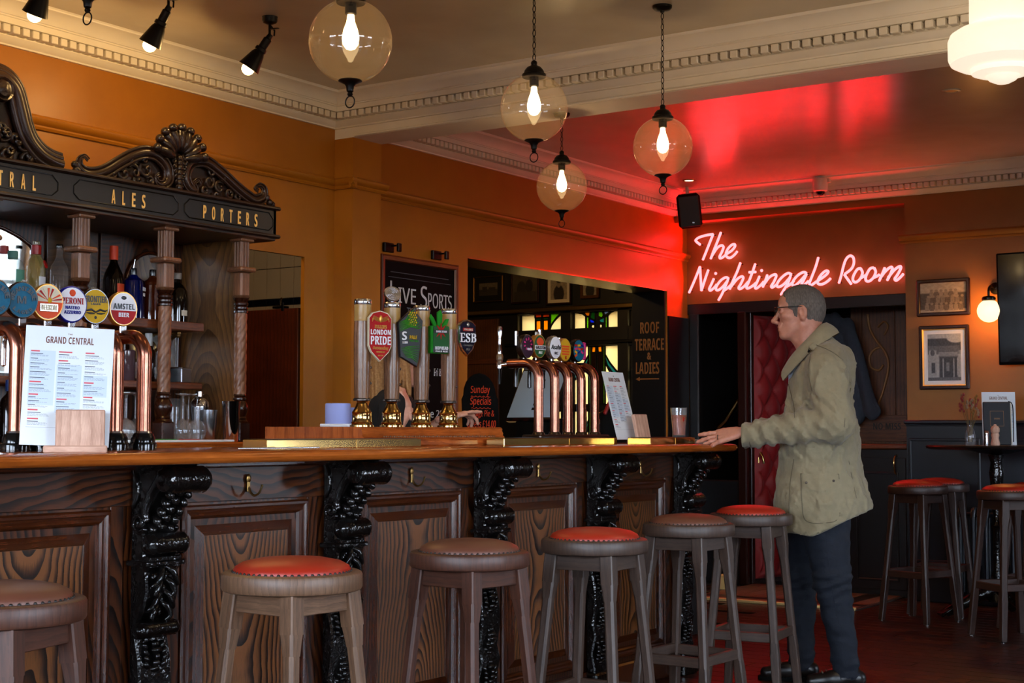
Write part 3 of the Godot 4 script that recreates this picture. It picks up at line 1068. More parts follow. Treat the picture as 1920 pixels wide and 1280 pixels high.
	for i in 3:
		var x0: float = wins[i][0]
		var w: float = wins[i][1] - x0
		var sets := [[[top1, top2, top2][i], 2.146, 0.168], [low, 1.42, 0.57], [low, 0.80, 0.57]]
		var wf := struct("window_%d" % (8 + i), MB.new().box(Vector3(x0 + w * 0.5, 1.395, z - 0.06), Vector3(w, 0.056, 0.04)), M.near_black)
		for s in sets:
			# lead backing bars: one thin frame round each light
			var lead := MB.new()
			for e in [-1, 1]:
				lead.box(Vector3(x0 + w * 0.5 + e * w * 0.49, s[1] + s[2] * 0.5, z - 0.06), Vector3(w * 0.03, s[2], 0.014))
			for pc in s[0]:
				var poly := PackedVector2Array()
				for q in pc[1]:
					poly.append(Vector2(x0 + q[0] * w, s[1] + q[1] * s[2]))
				put("pane", MB.new().prism(poly, xf(Vector3(0, 0, z - 0.064)), 0.006), pm[pc[0]], wf)
				for q in poly.size():
					var a := poly[q]
					var c := poly[(q + 1) % poly.size()]
					var dd := (c - a)
					lead.box(Vector3((a.x + c.x) * 0.5, (a.y + c.y) * 0.5, z - 0.061), Vector3(dd.length() + 0.008, 0.011, 0.012), 0.0, 0, Basis(Vector3(0, 0, 1), dd.angle()))
			put("lead_frame", lead, M.near_black, wf)
		# leading and putty fill whatever lies between the coloured panes
		var fill := MB.new()
		for s in sets:
			var polys := []
			for pc in s[0]:
				var poly := PackedVector2Array()
				for q in pc[1]:
					poly.append(Vector2(x0 + q[0] * w, s[1] + q[1] * s[2]))
				polys.append(poly)
			var ny := int(s[2] / 0.0055)
			var nx := int(w / 0.0055)
			for j in ny:
				var run := -1
				for k in nx + 1:
					var c := Vector2(x0 + (k + 0.5) * w / nx, s[1] + (j + 0.5) * s[2] / ny)
					var open := k < nx
					if open:
						for pl2 in polys:
							if Geometry2D.is_point_in_polygon(c, pl2):
								open = false
								break
					if open and run < 0:
						run = k
					elif not open and run >= 0:
						fill.box(Vector3(x0 + (run + k) * 0.5 * w / nx, c.y, z - 0.0665), Vector3((k - run + 0.6) * w / nx, s[2] / ny * 1.02, 0.004))
						run = -1
		put("leading", fill, M.near_black, wf)
	# old pictures above the ledge
	var portrait := old_print("print_portrait", Color(0.62, 0.58, 0.50), Color(0.05, 0.04, 0.04), [[0.5, 0.75, 0.34, 0.4, 0.95, 0], [0.5, 0.33, 0.13, 0.18, 0.25, 0], [0.5, 0.2, 0.16, 0.1, 0.9, 0]], 3)
	var scene := old_print("print_street_scene", Color(0.42, 0.38, 0.32), Color(0.06, 0.05, 0.04), [[0.5, 0.75, 0.6, 0.25, 0.6, 1], [0.3, 0.5, 0.14, 0.22, 0.7, 1], [0.7, 0.5, 0.2, 0.16, 0.65, 1]], 4)
	var two := old_print("print_two_heads", Color(0.30, 0.26, 0.20), Color(0.05, 0.04, 0.03), [[0.35, 0.6, 0.2, 0.3, 0.7, 0], [0.66, 0.5, 0.16, 0.24, 0.8, 0], [0.5, 0.85, 0.5, 0.2, 0.5, 1]], 6)
	var b := Basis()
	framed("small dark view in a pale outer frame, leftmost picture above the stained windows", Vector3(-8.44, 2.58, z + 0.01), b, 0.36, 0.26, 0.014, M.brass_dull, 0.055, scene, M.near_black, "pictures above the stained windows")
	framed("brown framed picture of two faint heads, second from left above the stained windows", Vector3(-8.0, 2.585, z + 0.01), b, 0.33, 0.34, 0.02, M.frame_wood, 0.0, two, M.near_black, "pictures above the stained windows")
	framed("portrait of a dark-coated figure in a white mount above the stained windows", Vector3(-7.61, 2.55, z + 0.01), b, 0.29, 0.33, 0.02, M.frame_wood, 0.032, portrait, M.mount_card, "pictures above the stained windows")
	framed("small gilt framed picture above the stained windows, right of the white mounted portrait", Vector3(-7.26, 2.55, z + 0.01), b, 0.21, 0.24, 0.03, M.frame_gold, 0.0, portrait, M.near_black, "pictures above the stained windows")
	framed("dim black framed picture, rightmost of the row above the stained windows", Vector3(-6.88, 2.58, z + 0.01), b, 0.22, 0.22, 0.03, M.frame_black, 0.0, scene, M.near_black, "pictures above the stained windows")
	# tan panelled screen left of the windows
	var sc := thing("wall_screen", "tan panelled screen left of the stained windows in the far room", "panel", Vector3(-8.52, 0, z + 0.02))
	put("board", MB.new().box(Vector3(0, 1.14, 0), Vector3(0.42, 2.28, 0.03), 0.004), M.carved_wood, sc)
	put("rail", MB.new().box(Vector3(0, 1.86, 0.022), Vector3(0.42, 0.05, 0.02), 0.005, 0), M.shelf_wood, sc)
	# gilt words on the dark reveal of the servery
	var rv := struct("wall_reveal", MB.new().box(Vector3(-5.558, 1.13, -10.05), Vector3(0.285, 2.26, 0.018)), M.black_navy)
	letters("ROOF", 0.165, 0.088, M.dull_gold, rv, Vector3(-5.545, 1.975, -10.04))
	letters("TERRACE", 0.255, 0.092, M.dull_gold, rv, Vector3(-5.548, 1.845, -10.04))
	letters("&", 0.035, 0.055, M.dull_gold, rv, Vector3(-5.55, 1.755, -10.04))
	letters("LADIES", 0.205, 0.092, M.dull_gold, rv, Vector3(-5.565, 1.662, -10.04))
	var ar := MB.new()
	ar.box(Vector3(-5.555, 1.578, -10.04), Vector3(0.18, 0.009, 0.002))
	ar.prism(PackedVector2Array([Vector2(-5.67, 1.578), Vector2(-5.635, 1.594), Vector2(-5.635, 1.562)]), xf(Vector3(0, 0, -10.041)), 0.002)
	put("arrow", ar, M.dull_gold, rv)
	# lamp in the tiled passage, out of sight above the doorway
	var pl := thing("passage_lamp", "round warm lamp on the ceiling of the tiled passage", "lamp", Vector3(-5.85, 2.86, -4.9))
	put("shade", MB.new().blob(Vector3.ZERO, Vector3(0.09, 0.08, 0.09), Basis(), 16), glow("passage_bulb", Color(1.0, 0.86, 0.66), 4.0), pl)
	put("stem", MB.new().lathe([Vector2(0.0, 0.075), Vector2(0.03, 0.075), Vector2(0.03, 0.15), Vector2(0.06, 0.16), Vector2(0.0, 0.16)]), M.bronze_black, pl)
	omni(Vector3.ZERO, Color(1.0, 0.86, 0.66), 0.5, 0.05, pl)
	# lamp that lights the far room
	var lp := thing("ceiling_lamp", "round warm lamp on the ceiling of the room behind the servery", "lamp", Vector3(-7.0, 2.86, -9.3))
	put("shade", MB.new().blob(Vector3.ZERO, Vector3(0.10, 0.09, 0.10), Basis(), 16), glow("warm_bulb", Color(1.0, 0.80, 0.52), 6.0), lp)
	put("stem", MB.new().lathe([Vector2(0.0, 0.085), Vector2(0.03, 0.085), Vector2(0.03, 0.15), Vector2(0.06, 0.16), Vector2(0.0, 0.16)]), M.bronze_black, lp)
	omni(Vector3.ZERO, Color(1.0, 0.78, 0.5), 1.3, 0.06, lp)


func build_lobby() -> void:
	# dark lobby beyond the far wall
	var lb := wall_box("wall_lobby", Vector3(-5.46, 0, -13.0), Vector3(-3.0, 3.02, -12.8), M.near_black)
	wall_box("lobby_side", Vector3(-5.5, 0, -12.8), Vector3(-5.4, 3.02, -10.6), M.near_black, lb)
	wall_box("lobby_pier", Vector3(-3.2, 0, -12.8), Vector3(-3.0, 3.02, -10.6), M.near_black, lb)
	var fr := wall_box("door_1", Vector3(-5.398, 2.09, -10.46), Vector3(-3.567, 2.17, -10.39), M.black_navy)
	fr.set_meta("kind", "structure")
	put("jamb", MB.new().box(Vector3(-5.35, 1.05, -10.43), Vector3(0.085, 2.10, 0.07), 0.01, 1), M.black_navy, fr)
	put("jamb", MB.new().box(Vector3(-4.935, 1.05, -10.43), Vector3(0.075, 2.10, 0.09), 0.01, 1), M.frame_wood, fr)
	put("jamb", MB.new().box(Vector3(-3.60, 1.05, -10.40), Vector3(0.06, 2.10, 0.09), 0.01, 1), M.black_navy, fr)
	for k in 4:
		put("panel_board", MB.new().box(Vector3(-5.28 + k * 0.085, 1.05, -11.3), Vector3(0.08, 2.1, 0.02), 0.006, 1), M.black_navy, fr)
	put("base_rail", MB.new().box(Vector3(-5.15, 0.4, -10.45), Vector3(0.4, 0.8, 0.03), 0.01, 0), M.black_navy, fr)
	# brass handrail going up behind the side light
	var hr := thing("stair_handrail", "sloping polished brass handrail behind the dark side light", "handrail", Vector3(-5.17, 1.34, -10.72))
	put("rail", MB.new().tube([Vector3(-0.13, -0.14, 0), Vector3(-0.06, -0.08, 0), Vector3(0.12, 0.18, 0), Vector3(0.26, 0.40, 0)], 0.028, 14, true, Vector3.ZERO, 0.6), M.brass, hr)
	# buttoned red door, swung inwards
	var rd := thing("padded_door", "deep-buttoned red velvet door swung open below the neon sign", "door", Vector3(-4.885, 0, -10.45))
	var ex := Vector3(0.33, 0, -0.944).normalized()
	rd.basis = Basis(ex, Vector3.UP, ex.cross(Vector3.UP))
	put("leaf", MB.new().box(Vector3(0.40, 1.06, -0.02), Vector3(0.80, 2.10, 0.04), 0.004, 1), M.frame_wood, rd)
	var P := []
	var nu := 57
	var nv := 141
	for j in nv:
		for i in nu:
			var u := float(i) / (nu - 1) * 0.74
			var v := float(j) / (nv - 1) * 2.02
			var e := minf(minf(u, 0.74 - u), minf(v, 2.02 - v))
			var q := sqrt(absf(sin(PI * (u / 0.185 + v / 0.29)) * sin(PI * (u / 0.185 - v / 0.29))))
			P.append(Vector3(0.03 + u, 0.05 + v, 0.002 + (0.012 + 0.045 * q) * clampf(e / 0.03, 0, 1)))
	put("padding", MB.new().grid(P, nu, nv), M.velvet, rd)
	for r in 14:
		for c in 5:
			var u := 0.0925 * (c * 2 + (r % 2)) 
			var v := 0.145 * r
			if u > 0.04 and u < 0.72 and v > 0.04 and v < 2.0:
				put("button", MB.new().blob(Vector3(0.03 + u, 0.05 + v, 0.012), Vector3(0.012, 0.012, 0.008), Basis(), 8), M.velvet, rd)
	var h := MB.new()
	h.box(Vector3(0.33, 1.30, 0.055), Vector3(0.04, 0.16, 0.012), 0.004)
	h.tube([Vector3(0.33, 1.33, 0.06), Vector3(0.33, 1.33, 0.10), Vector3(0.36, 1.335, 0.115), Vector3(0.42, 1.32, 0.115)], [0.010, 0.009, 0.010, 0.007], 8)
	h.blob(Vector3(0.33, 1.375, 0.07), Vector3(0.016, 0.02, 0.014))
	put("lever_handle", h, M.brass, rd)
	var bolt := MB.new().box(Vector3(0.06, 1.10, 0.02), Vector3(0.02, 0.34, 0.014), 0.004)
	bolt.tube([Vector3(0.06, 1.02, 0.03), Vector3(0.06, 0.98, 0.06), Vector3(0.07, 0.93, 0.06)], 0.009, 8)
	put("bolt", bolt, M.brass, rd)
	# mosaic mat at the threshold
	var mt := struct("floor_threshold", MB.new().box(Vector3(-4.27, 0.004, -9.95), Vector3(1.25, 0.008, 1.15)), M.grout)
	var pale := mat("mosaic_pale", Color(0.42, 0.30, 0.24), 0.4)
	var dk := mat("mosaic_dark", Color(0.06, 0.045, 0.04), 0.4)
	var tl := MB.new().box(Vector3.ZERO, Vector3(0.118, 0.008, 0.118), 0.001).mesh()
	for i in 10:
		for j in 9:
			var edge := i == 8 or j == 7 or i == 1 and false
			put("mosaic_tile", tl, dk if edge else pale, mt, xf(Vector3(-4.83 + i * 0.122, 0.008, -10.46 + j * 0.122)))
	put("threshold_strip", MB.new().box(Vector3(-4.28, 0.012, -9.372), Vector3(1.27, 0.022, 0.03), 0.004, 0), M.stone_cream, mt)
	put("plinth_block", MB.new().box(Vector3(-4.93, 0.055, -10.1), Vector3(0.10, 0.11, 0.10), 0.006), M.stone_cream, mt)
	# cupboard in the right half of the doorway
	var cb := thing("lobby_cupboard", "dark navy cupboard with wooden top and brass handle in the doorway", "cupboard", Vector3(-3.85, 0, -10.52))
	put("body", MB.new().box(Vector3(0, 0.525, 0), Vector3(0.48, 1.05, 0.42), 0.004), M.black_navy, cb)
	put("top", MB.new().box(Vector3(0, 1.068, 0.01), Vector3(0.50, 0.034, 0.45), 0.008, 0), M.shelf_wood, cb)
	var dr := put("door", MB.new().box(Vector3(0.02, 0.52, 0.215), Vector3(0.42, 0.94, 0.02), 0.004), M.black_navy, cb)
	var pm := MB.new()
	for s in [-1, 1]:
		pm.box(Vector3(0.02 + s * 0.15, 0.50, 0.23), Vector3(0.016, 0.76, 0.012), 0.004)
		pm.box(Vector3(0.02, 0.50 + s * 0.38, 0.23), Vector3(0.316, 0.016, 0.012), 0.004, 0)
	put("panel_moulding", pm, M.black_navy, dr)
	put("handle", MB.new().tube(spline([Vector3(0.165, 1.005, 0.225), Vector3(0.160, 0.995, 0.25), Vector3(0.156, 0.95, 0.262), Vector3(0.160, 0.885, 0.25), Vector3(0.165, 0.875, 0.225)], 4), [0.010, 0.008, 0.007, 0.006, 0.006, 0.006, 0.007, 0.007, 0.007, 0.007, 0.006, 0.006, 0.006, 0.007, 0.008, 0.009, 0.010], 8), M.brass, dr)
	# carved screen above the cupboard
	var cs := thing("carved_screen", "brown carved wooden screen with a painted scroll above the lobby cupboard", "screen", Vector3(-4.02, 1.09, -10.88))
	put("board", MB.new().box(Vector3(0, 0.52, 0), Vector3(0.44, 1.06, 0.03), 0.003, 1), M.carved_wood, cs)
	for s in [-0.13, 0.13]:
		put("bead", MB.new().box(Vector3(s, 0.60, 0.02), Vector3(0.012, 0.86, 0.012), 0.004, 1), M.carved_wood, cs)
	var sv := MB.new()
	sv.tube(spline([Vector3(-0.08, 0.98, 0.02), Vector3(-0.06, 0.86, 0.024), Vector3(0.0, 0.76, 0.026), Vector3(0.06, 0.68, 0.026), Vector3(0.08, 0.58, 0.026), Vector3(0.05, 0.44, 0.024), Vector3(0.0, 0.30, 0.022), Vector3(-0.03, 0.22, 0.02)], 5), 0.010, 8)
	sv.tube(spline([Vector3(0.06, 0.66, 0.02), Vector3(0.03, 0.72, 0.022), Vector3(-0.03, 0.71, 0.022), Vector3(-0.07, 0.65, 0.022), Vector3(-0.06, 0.58, 0.022), Vector3(0.0, 0.55, 0.022), Vector3(0.04, 0.59, 0.022)], 5), 0.010, 8)
	sv.tube(spline([Vector3(0.0, 0.88, 0.02), Vector3(0.05, 0.92, 0.022), Vector3(0.08, 0.88, 0.022), Vector3(0.05, 0.82, 0.022)], 5), 0.008, 8)
	put("scroll", sv, M.dull_gold, cs)
	put("lower_board", MB.new().box(Vector3(0, 0.11, 0.02), Vector3(0.44, 0.20, 0.02), 0.003, 0), M.carved_wood, cs)
	letters("NO MISS", 0.215, 0.05, M.near_black, cs, Vector3(0.065, 0.125, 0.032))
	# peg rail and a coat
	var pr := thing("peg_rail", "dark peg rail with small brass pegs behind the man", "coat hooks", Vector3(-4.36, 2.04, -10.98))
	put("rail", MB.new().box(Vector3.ZERO, Vector3(0.36, 0.08, 0.02), 0.004, 0), M.frame_wood, pr)
	for k in 6:
		put("peg", MB.new().tube([Vector3(-0.15 + k * 0.06, 0, 0.01), Vector3(-0.15 + k * 0.06, 0.01, 0.05)], [0.006, 0.009], 8), M.brass, pr)
	var coat := thing("hanging_coat", "grey-blue coat hanging from the peg rail behind the man", "coat", Vector3(-4.20, 1.2, -10.74))
	var bd := Body.new(Vector3(-0.30, -0.02, -0.14), Vector3(0.30, 0.92, 0.14), 0.014)
	bd.cap(Vector3(-0.13, 0.80, 0), Vector3(0.0, 0.15, 0), 0.07, 0.14, 0.05, Vector3(0, 0, 1), 0.55)
	bd.cap(Vector3(0.0, 0.76, 0.02), Vector3(0.19, 0.12, 0.03), 0.055, 0.06, 0.03, Vector3(0, 0, 1), 0.7)
	bd.cap(Vector3(-0.16, 0.84, 0), Vector3(-0.02, 0.78, 0.02), 0.04, 0.05, 0.04)
	bd.bump(func(p: Vector3) -> float: return 0.009 * sin(p.x * 60.0 + p.y * 9.0) * sin(p.y * 5.0))
	var cm := MB.new()
	bd.into(cm)
	put("cloth", cm, mottled("coat_cloth", Color(0.14, 0.17, 0.21), Color(0.18, 0.21, 0.25), 0.9, 6.0), coat)
	put("hanging_loop", MB.new().tube([Vector3(-0.16, 0.86, 0), Vector3(-0.165, 0.90, 0.0), Vector3(-0.16, 0.91, -0.08)], 0.004, 6), M.near_black, coat)


# ---------------------------------------------------------------- the bar
# mitred ring of mouldings round a rectangle: prof = [(inset, depth)]; local u right, v up, depth along w
func ring(mb: MB, c: Vector3, bs: Basis, w: float, h: float, prof: Array) -> void:
	for i in prof.size() - 1:
		var a: Vector2 = prof[i]
		var b: Vector2 = prof[i + 1]
		for s in 4:
			var P := func(q: Vector2, k: int) -> Vector3:
				var sx := (w * 0.5 - q.x) * (1 if k == 1 or k == 2 else -1)
				var sy := (h * 0.5 - q.x) * (1 if k >= 2 else -1)
				return c + bs * Vector3(sx, sy, q.y)
			var k0: int = s
			var k1: int = (s + 1) % 4
			var A: Vector3 = P.call(a, k0)
			var B: Vector3 = P.call(a, k1)
			var C: Vector3 = P.call(b, k1)
			var D: Vector3 = P.call(b, k0)
			var nn := (C - A).cross(B - D).normalized()
			if nn.dot(bs.z) < 0.0 or (absf(nn.dot(bs.z)) < 0.05 and nn.dot((A + B) * 0.5 - c) < 0.0 and b.y < a.y):
				nn = -nn
			var L := (B - A).length()
			var o := float(s) * 0.37 + c.z
			quad_uv(mb, A, B, C, D, nn, o + a.x, o + b.x + absf(b.y - a.y), L)

func quad_uv(mb: MB, A: Vector3, B: Vector3, C: Vector3, D: Vector3, nn: Vector3, u0: float, u1: float, L: float) -> void:
	mb.quad(A, B, C, D, nn, Vector2(u0, 0), Vector2(u0, L), Vector2(u1, L), Vector2(u1, 0))

func spiral(c: Vector2, r0: float, r1: float, a0: float, turns: float, n := 28) -> Array:
	var out := []
	for i in n + 1:
		var t := float(i) / n
		var a := a0 + turns * TAU * t
		var r := lerpf(r0, r1, t)
		out.append(Vector3(c.x + r * cos(a), c.y + r * sin(a), 0))
	return out

# carved console under the bar top: x out from the bar, y height, z across
func make_corbel(parent: Node, at: Vector3) -> void:
	var w := 0.145
	var o := Node3D.new()
	o.name = "corbel" if not parent.has_node("corbel") else "corbel_001"
	parent.add_child(o, true)
	o.position = at
	# back plate and scroll body
	var bd := PackedVector2Array([Vector2(0, 1.08), Vector2(0.15, 1.08), Vector2(0.135, 1.04), Vector2(0.115, 1.0), Vector2(0.085, 0.96), Vector2(0.055, 0.92), Vector2(0.045, 0.885), Vector2(0.06, 0.865), Vector2(0.06, 0.80), Vector2(0.085, 0.795), Vector2(0.085, 0.775), Vector2(0.07, 0.76), Vector2(0.075, 0.70), Vector2(0.055, 0.64), Vector2(0.035, 0.61), Vector2(0.05, 0.60), Vector2(0.05, 0.575), Vector2(0.03, 0.56), Vector2(0.045, 0.50), Vector2(0.05, 0.42), Vector2(0.035, 0.33), Vector2(0.05, 0.28), Vector2(0.03, 0.20), Vector2(0.045, 0.14), Vector2(0.045, 0.0), Vector2(0, 0)])
	var b0 := MB.new()
	b0.prism(bd, xf(Vector3(0, 0, -w * 0.42)), w * 0.84, 0.006, 40.0)
	put("body", b0, M.corbel_black, o)
	# rolls
	var rl := MB.new()
	var cyl := func(c: Vector3, r: float, len: float) -> void:
		var bs := Basis(Vector3.RIGHT, PI / 2)
		rl.lathe([Vector2(0, -len * 0.5), Vector2(r * 0.4, -len * 0.5 - 0.006), Vector2(r * 0.8, -len * 0.5), Vector2(r, -len * 0.42), Vector2(r * 0.94, -len * 0.36), Vector2(r, -len * 0.3), Vector2(r * 0.9, 0), Vector2(r, len * 0.3), Vector2(r * 0.94, len * 0.36), Vector2(r, len * 0.42), Vector2(r * 0.8, len * 0.5), Vector2(r * 0.4, len * 0.5 + 0.006), Vector2(0, len * 0.5)], Transform3D(bs, c), 18)
	cyl.call(Vector3(0.160, 1.032, 0), 0.041, w * 1.12)
	cyl.call(Vector3(0.085, 0.842, 0), 0.034, w * 1.0)
	cyl.call(Vector3(0.060, 0.590, 0), 0.024, w * 0.95)
	put("roll", rl, M.corbel_black, o)
	# raised spiral on both cheeks and strap down the S
	var sp := MB.new()
	for s in [-1, 1]:
		var zz: float = s * w * 0.43
		var a := []
		for p in spiral(Vector2(0.165, 1.035), 0.036, 0.006, 2.6, 1.6):
			a.append(p + Vector3(0, 0, zz))
		sp.tube(a, 0.0085, 7)
		var q := []
		for p in spiral(Vector2(0.040, 0.905), 0.030, 0.005, -0.6, -1.5):
			q.append(p + Vector3(0, 0, zz))
		sp.tube(q, 0.0095, 7)
		sp.tube(spline([Vector3(0.135, 1.055, zz), Vector3(0.110, 1.02, zz), Vector3(0.085, 0.985, zz), Vector3(0.068, 0.945, zz), Vector3(0.066, 0.91, zz)], 5), 0.013, 8)
		sp.tube(spline([Vector3(0.01, 1.06, zz), Vector3(0.03, 1.02, zz), Vector3(0.03, 0.98, zz), Vector3(0.012, 0.95, zz)], 4), 0.008, 6)
	put("scroll", sp, M.corbel_black, o)
	# acanthus leaves and beads carved on the face
	var lf := MB.new()
	for r in 5:
		var t := r / 4.0
		var c := Vector3(lerpf(0.135, 0.062, t), lerpf(1.0, 0.895, t), 0)
		for s in [-1.0, 0.0, 1.0]:
			lf.blob(c + Vector3(0.0, -absf(s) * 0.008, s * w * 0.24), Vector3(0.016, 0.021, 0.014 + 0.006 * (1 - absf(s))), Basis(Vector3(0, 0, 1), 0.8) * Basis(Vector3.UP, s * 0.5), 8)
	for r in 4:
		var t := r / 3.0
		var y := lerpf(0.745, 0.640, t)
		var x := lerpf(0.075, 0.050, t)
		for s in [-1, 1]:
			lf.tube(spline([Vector3(x, y + 0.030, s * 0.006), Vector3(x + 0.018, y + 0.016, s * 0.022), Vector3(x + 0.020, y - 0.012, s * 0.036), Vector3(x + 0.010, y - 0.026, s * (0.026 if r % 2 else 0.05))], 3), [0.008, 0.011, 0.012, 0.012, 0.011, 0.010, 0.009, 0.008, 0.007, 0.006], 7)
		lf.blob(Vector3(x + 0.008, y, 0), Vector3(0.010, 0.015, 0.008), Basis(), 8)
	for r in 22:
		var t := r / 21.0
		var y := lerpf(0.545, 0.16, t)
		var x := 0.044 + 0.010 * sin(t * 17.0)
		lf.blob(Vector3(x, y, 0), Vector3(0.014, 0.012, 0.016 * (1.0 + 0.4 * sin(r * 2.1))), Basis(), 8)
		for s in [-1, 1]:
			lf.blob(Vector3(x - 0.006, y - 0.006, s * (0.022 + 0.012 * sin(t * 9.0 + 1.0))), Vector3(0.011, 0.014, 0.010), Basis(Vector3.RIGHT, s * 0.6), 8)
	put("carved_leaf", lf, M.corbel_black, o)
	put("foot_block", MB.new().box(Vector3(0.03, 0.06, 0), Vector3(0.07, 0.12, w * 1.1), 0.008, 1), M.corbel_black, o)
	var cp := MB.new()
	cp.box(Vector3(0.045, 0.785, 0), Vector3(0.095, 0.016, w * 1.06), 0.004, 2)
	cp.box(Vector3(0.048, 0.798, 0), Vector3(0.08, 0.018, w * 0.86), 0.004, 2)
	put("block", cp, M.corbel_black, o)

func build_bar() -> void:
	var bs := Basis(Vector3(0, 0, -1), Vector3.UP, Vector3(1, 0, 0))     # u along the bar, away from the camera
	var bar := thing("bar_counter", "dark stained panelled wooden bar front with carved black consoles", "bar", Vector3.ZERO)
	put("carcass", MB.new().box(Vector3(-3.66, 0.54, -3.05), Vector3(0.40, 1.08, 7.0)), M.near_black, bar)
	put("front_board", MB.new().box(Vector3(-3.455, 0.54, -3.06), Vector3(0.03, 1.08, 7.02), 0.002, 1), M.panel_wood_dark, bar)
	put("top_rail", MB.new().box(Vector3(-3.436, 1.015, -3.06), Vector3(0.016, 0.125, 7.02), 0.002, 2), M.panel_wood_dark, bar)
	put("plinth", MB.new().box(Vector3(-3.43, 0.06, -3.06), Vector3(0.04, 0.12, 7.02), 0.008, 2), M.moulding_wood, bar)
	put("under_moulding", MB.new().box(Vector3(-3.43, 1.07, -3.06), Vector3(0.05, 0.022, 7.02), 0.006, 2), M.moulding_wood, bar)
	var cz := [-1.34, -2.21, -3.08, -3.935, -4.82, -5.676, -6.49]
	for i in cz.size() - 1:
		var z0: float = cz[i] - 0.145
		var z1: float = cz[i + 1] + 0.135
		var c := Vector3(-3.44, 0.545, (z0 + z1) * 0.5)
		var w := z0 - z1
		var h := 0.80
		var mo := MB.new()
		ring(mo, c, bs, w, h, [Vector2(0, 0), Vector2(0.0, 0.014), Vector2(0.006, 0.020), Vector2(0.014, 0.020), Vector2(0.018, 0.014), Vector2(0.024, 0.012), Vector2(0.034, 0.016), Vector2(0.040, 0.010), Vector2(0.046, -0.002), Vector2(0.050, -0.004)])
		put("panel_moulding", mo, M.moulding_wood, bar)
		var bv := MB.new()
		ring(bv, c, bs, w - 0.10, h - 0.10, [Vector2(0, -0.006), Vector2(0.046, 0.012), Vector2(0.048, 0.010)])
		put("panel_bevel", bv, M.moulding_wood, bar)
		var pb := MB.new()
		pb.fix_uv = Vector2([0.22, 0.24, 0.20, 0.26, 0.23, 0.21][i], 0.30 + 0.17 * (i % 3))
		put("panel", pb.box(c + Vector3(0.003, 0, 0), Vector3(0.016, h - 0.195, w - 0.195), 0.001, 1), M.panel_wood, bar)
		for e in [z0 + 0.0, z1]:
			put("stile", MB.new().box(Vector3(-3.437, 0.53, e + (0.028 if e == z0 else -0.028)), Vector3(0.012, 0.86, 0.05), 0.002, 1), M.panel_wood_dark, bar)
	make_corbel(bar, Vector3(-3.425, 0, cz[0]))
	var first := bar.get_node("corbel")
	for i in range(1, cz.size()):
		var d: Node3D = first.duplicate()
		d.name = "corbel_%03d" % i
		bar.add_child(d)
		d.position = Vector3(-3.425, 0, cz[i])
	# brass coat hooks
	for p in [[-3.507, 1.0], [-4.366, 1.005], [-5.228, 1.005], [-6.105, 1.0]]:
		var hm := MB.new()
		var q := Vector3(-3.424, p[1], p[0])
		hm.blob(q + Vector3(0.003, 0.022, 0), Vector3(0.005, 0.016, 0.011), Basis(), 10)
		hm.box(q + Vector3(0.003, 0.004, 0), Vector3(0.006, 0.05, 0.013), 0.002)
		hm.tube(spline([q + Vector3(0.004, -0.005, 0), q + Vector3(0.012, -0.022, 0), q + Vector3(0.030, -0.032, 0), q + Vector3(0.052, -0.022, 0), q + Vector3(0.064, 0.002, 0)], 4), [0.005, 0.005, 0.005, 0.005, 0.0045, 0.0045, 0.0045, 0.0045, 0.004, 0.004, 0.004, 0.004, 0.004, 0.0035, 0.003, 0.0035, 0.005], 8)
		put("coat_hook", hm, M.brass_dull, bar)
	# the long polished top, bullnosed, with a rounded far corner
	var top := thing("bar_worktop", "polished golden brown wooden bar top with a rounded front edge", "counter top", Vector3.ZERO)
	var pr := PackedVector2Array([Vector2(-3.86, 1.081), Vector2(-3.145, 1.081), Vector2(-3.133, 1.084), Vector2(-3.124, 1.091), Vector2(-3.12, 1.099), Vector2(-3.124, 1.107), Vector2(-3.133, 1.114), Vector2(-3.148, 1.117), Vector2(-3.86, 1.117)])
	var tm := MB.new()
	tm.prism(pr, xf(Vector3(0, 0, -6.50)), 7.0, 0.0, 50.0)
	# rounded end
	var nose := [Vector2(0.0, 1.081), Vector2(0.075, 1.081), Vector2(0.087, 1.084), Vector2(0.096, 1.091), Vector2(0.10, 1.099), Vector2(0.096, 1.107), Vector2(0.087, 1.114), Vector2(0.072, 1.117), Vector2(0.0, 1.117)]
	tm.lathe(nose, xf(Vector3(-3.22, 0, -6.50)), 10, -PI / 2, 0.0)
	tm.box(Vector3(-3.54, 1.099, -6.55), Vector3(0.64, 0.036, 0.10), 0.010, 0)
	put("slab", tm, M.counter_wood, top)


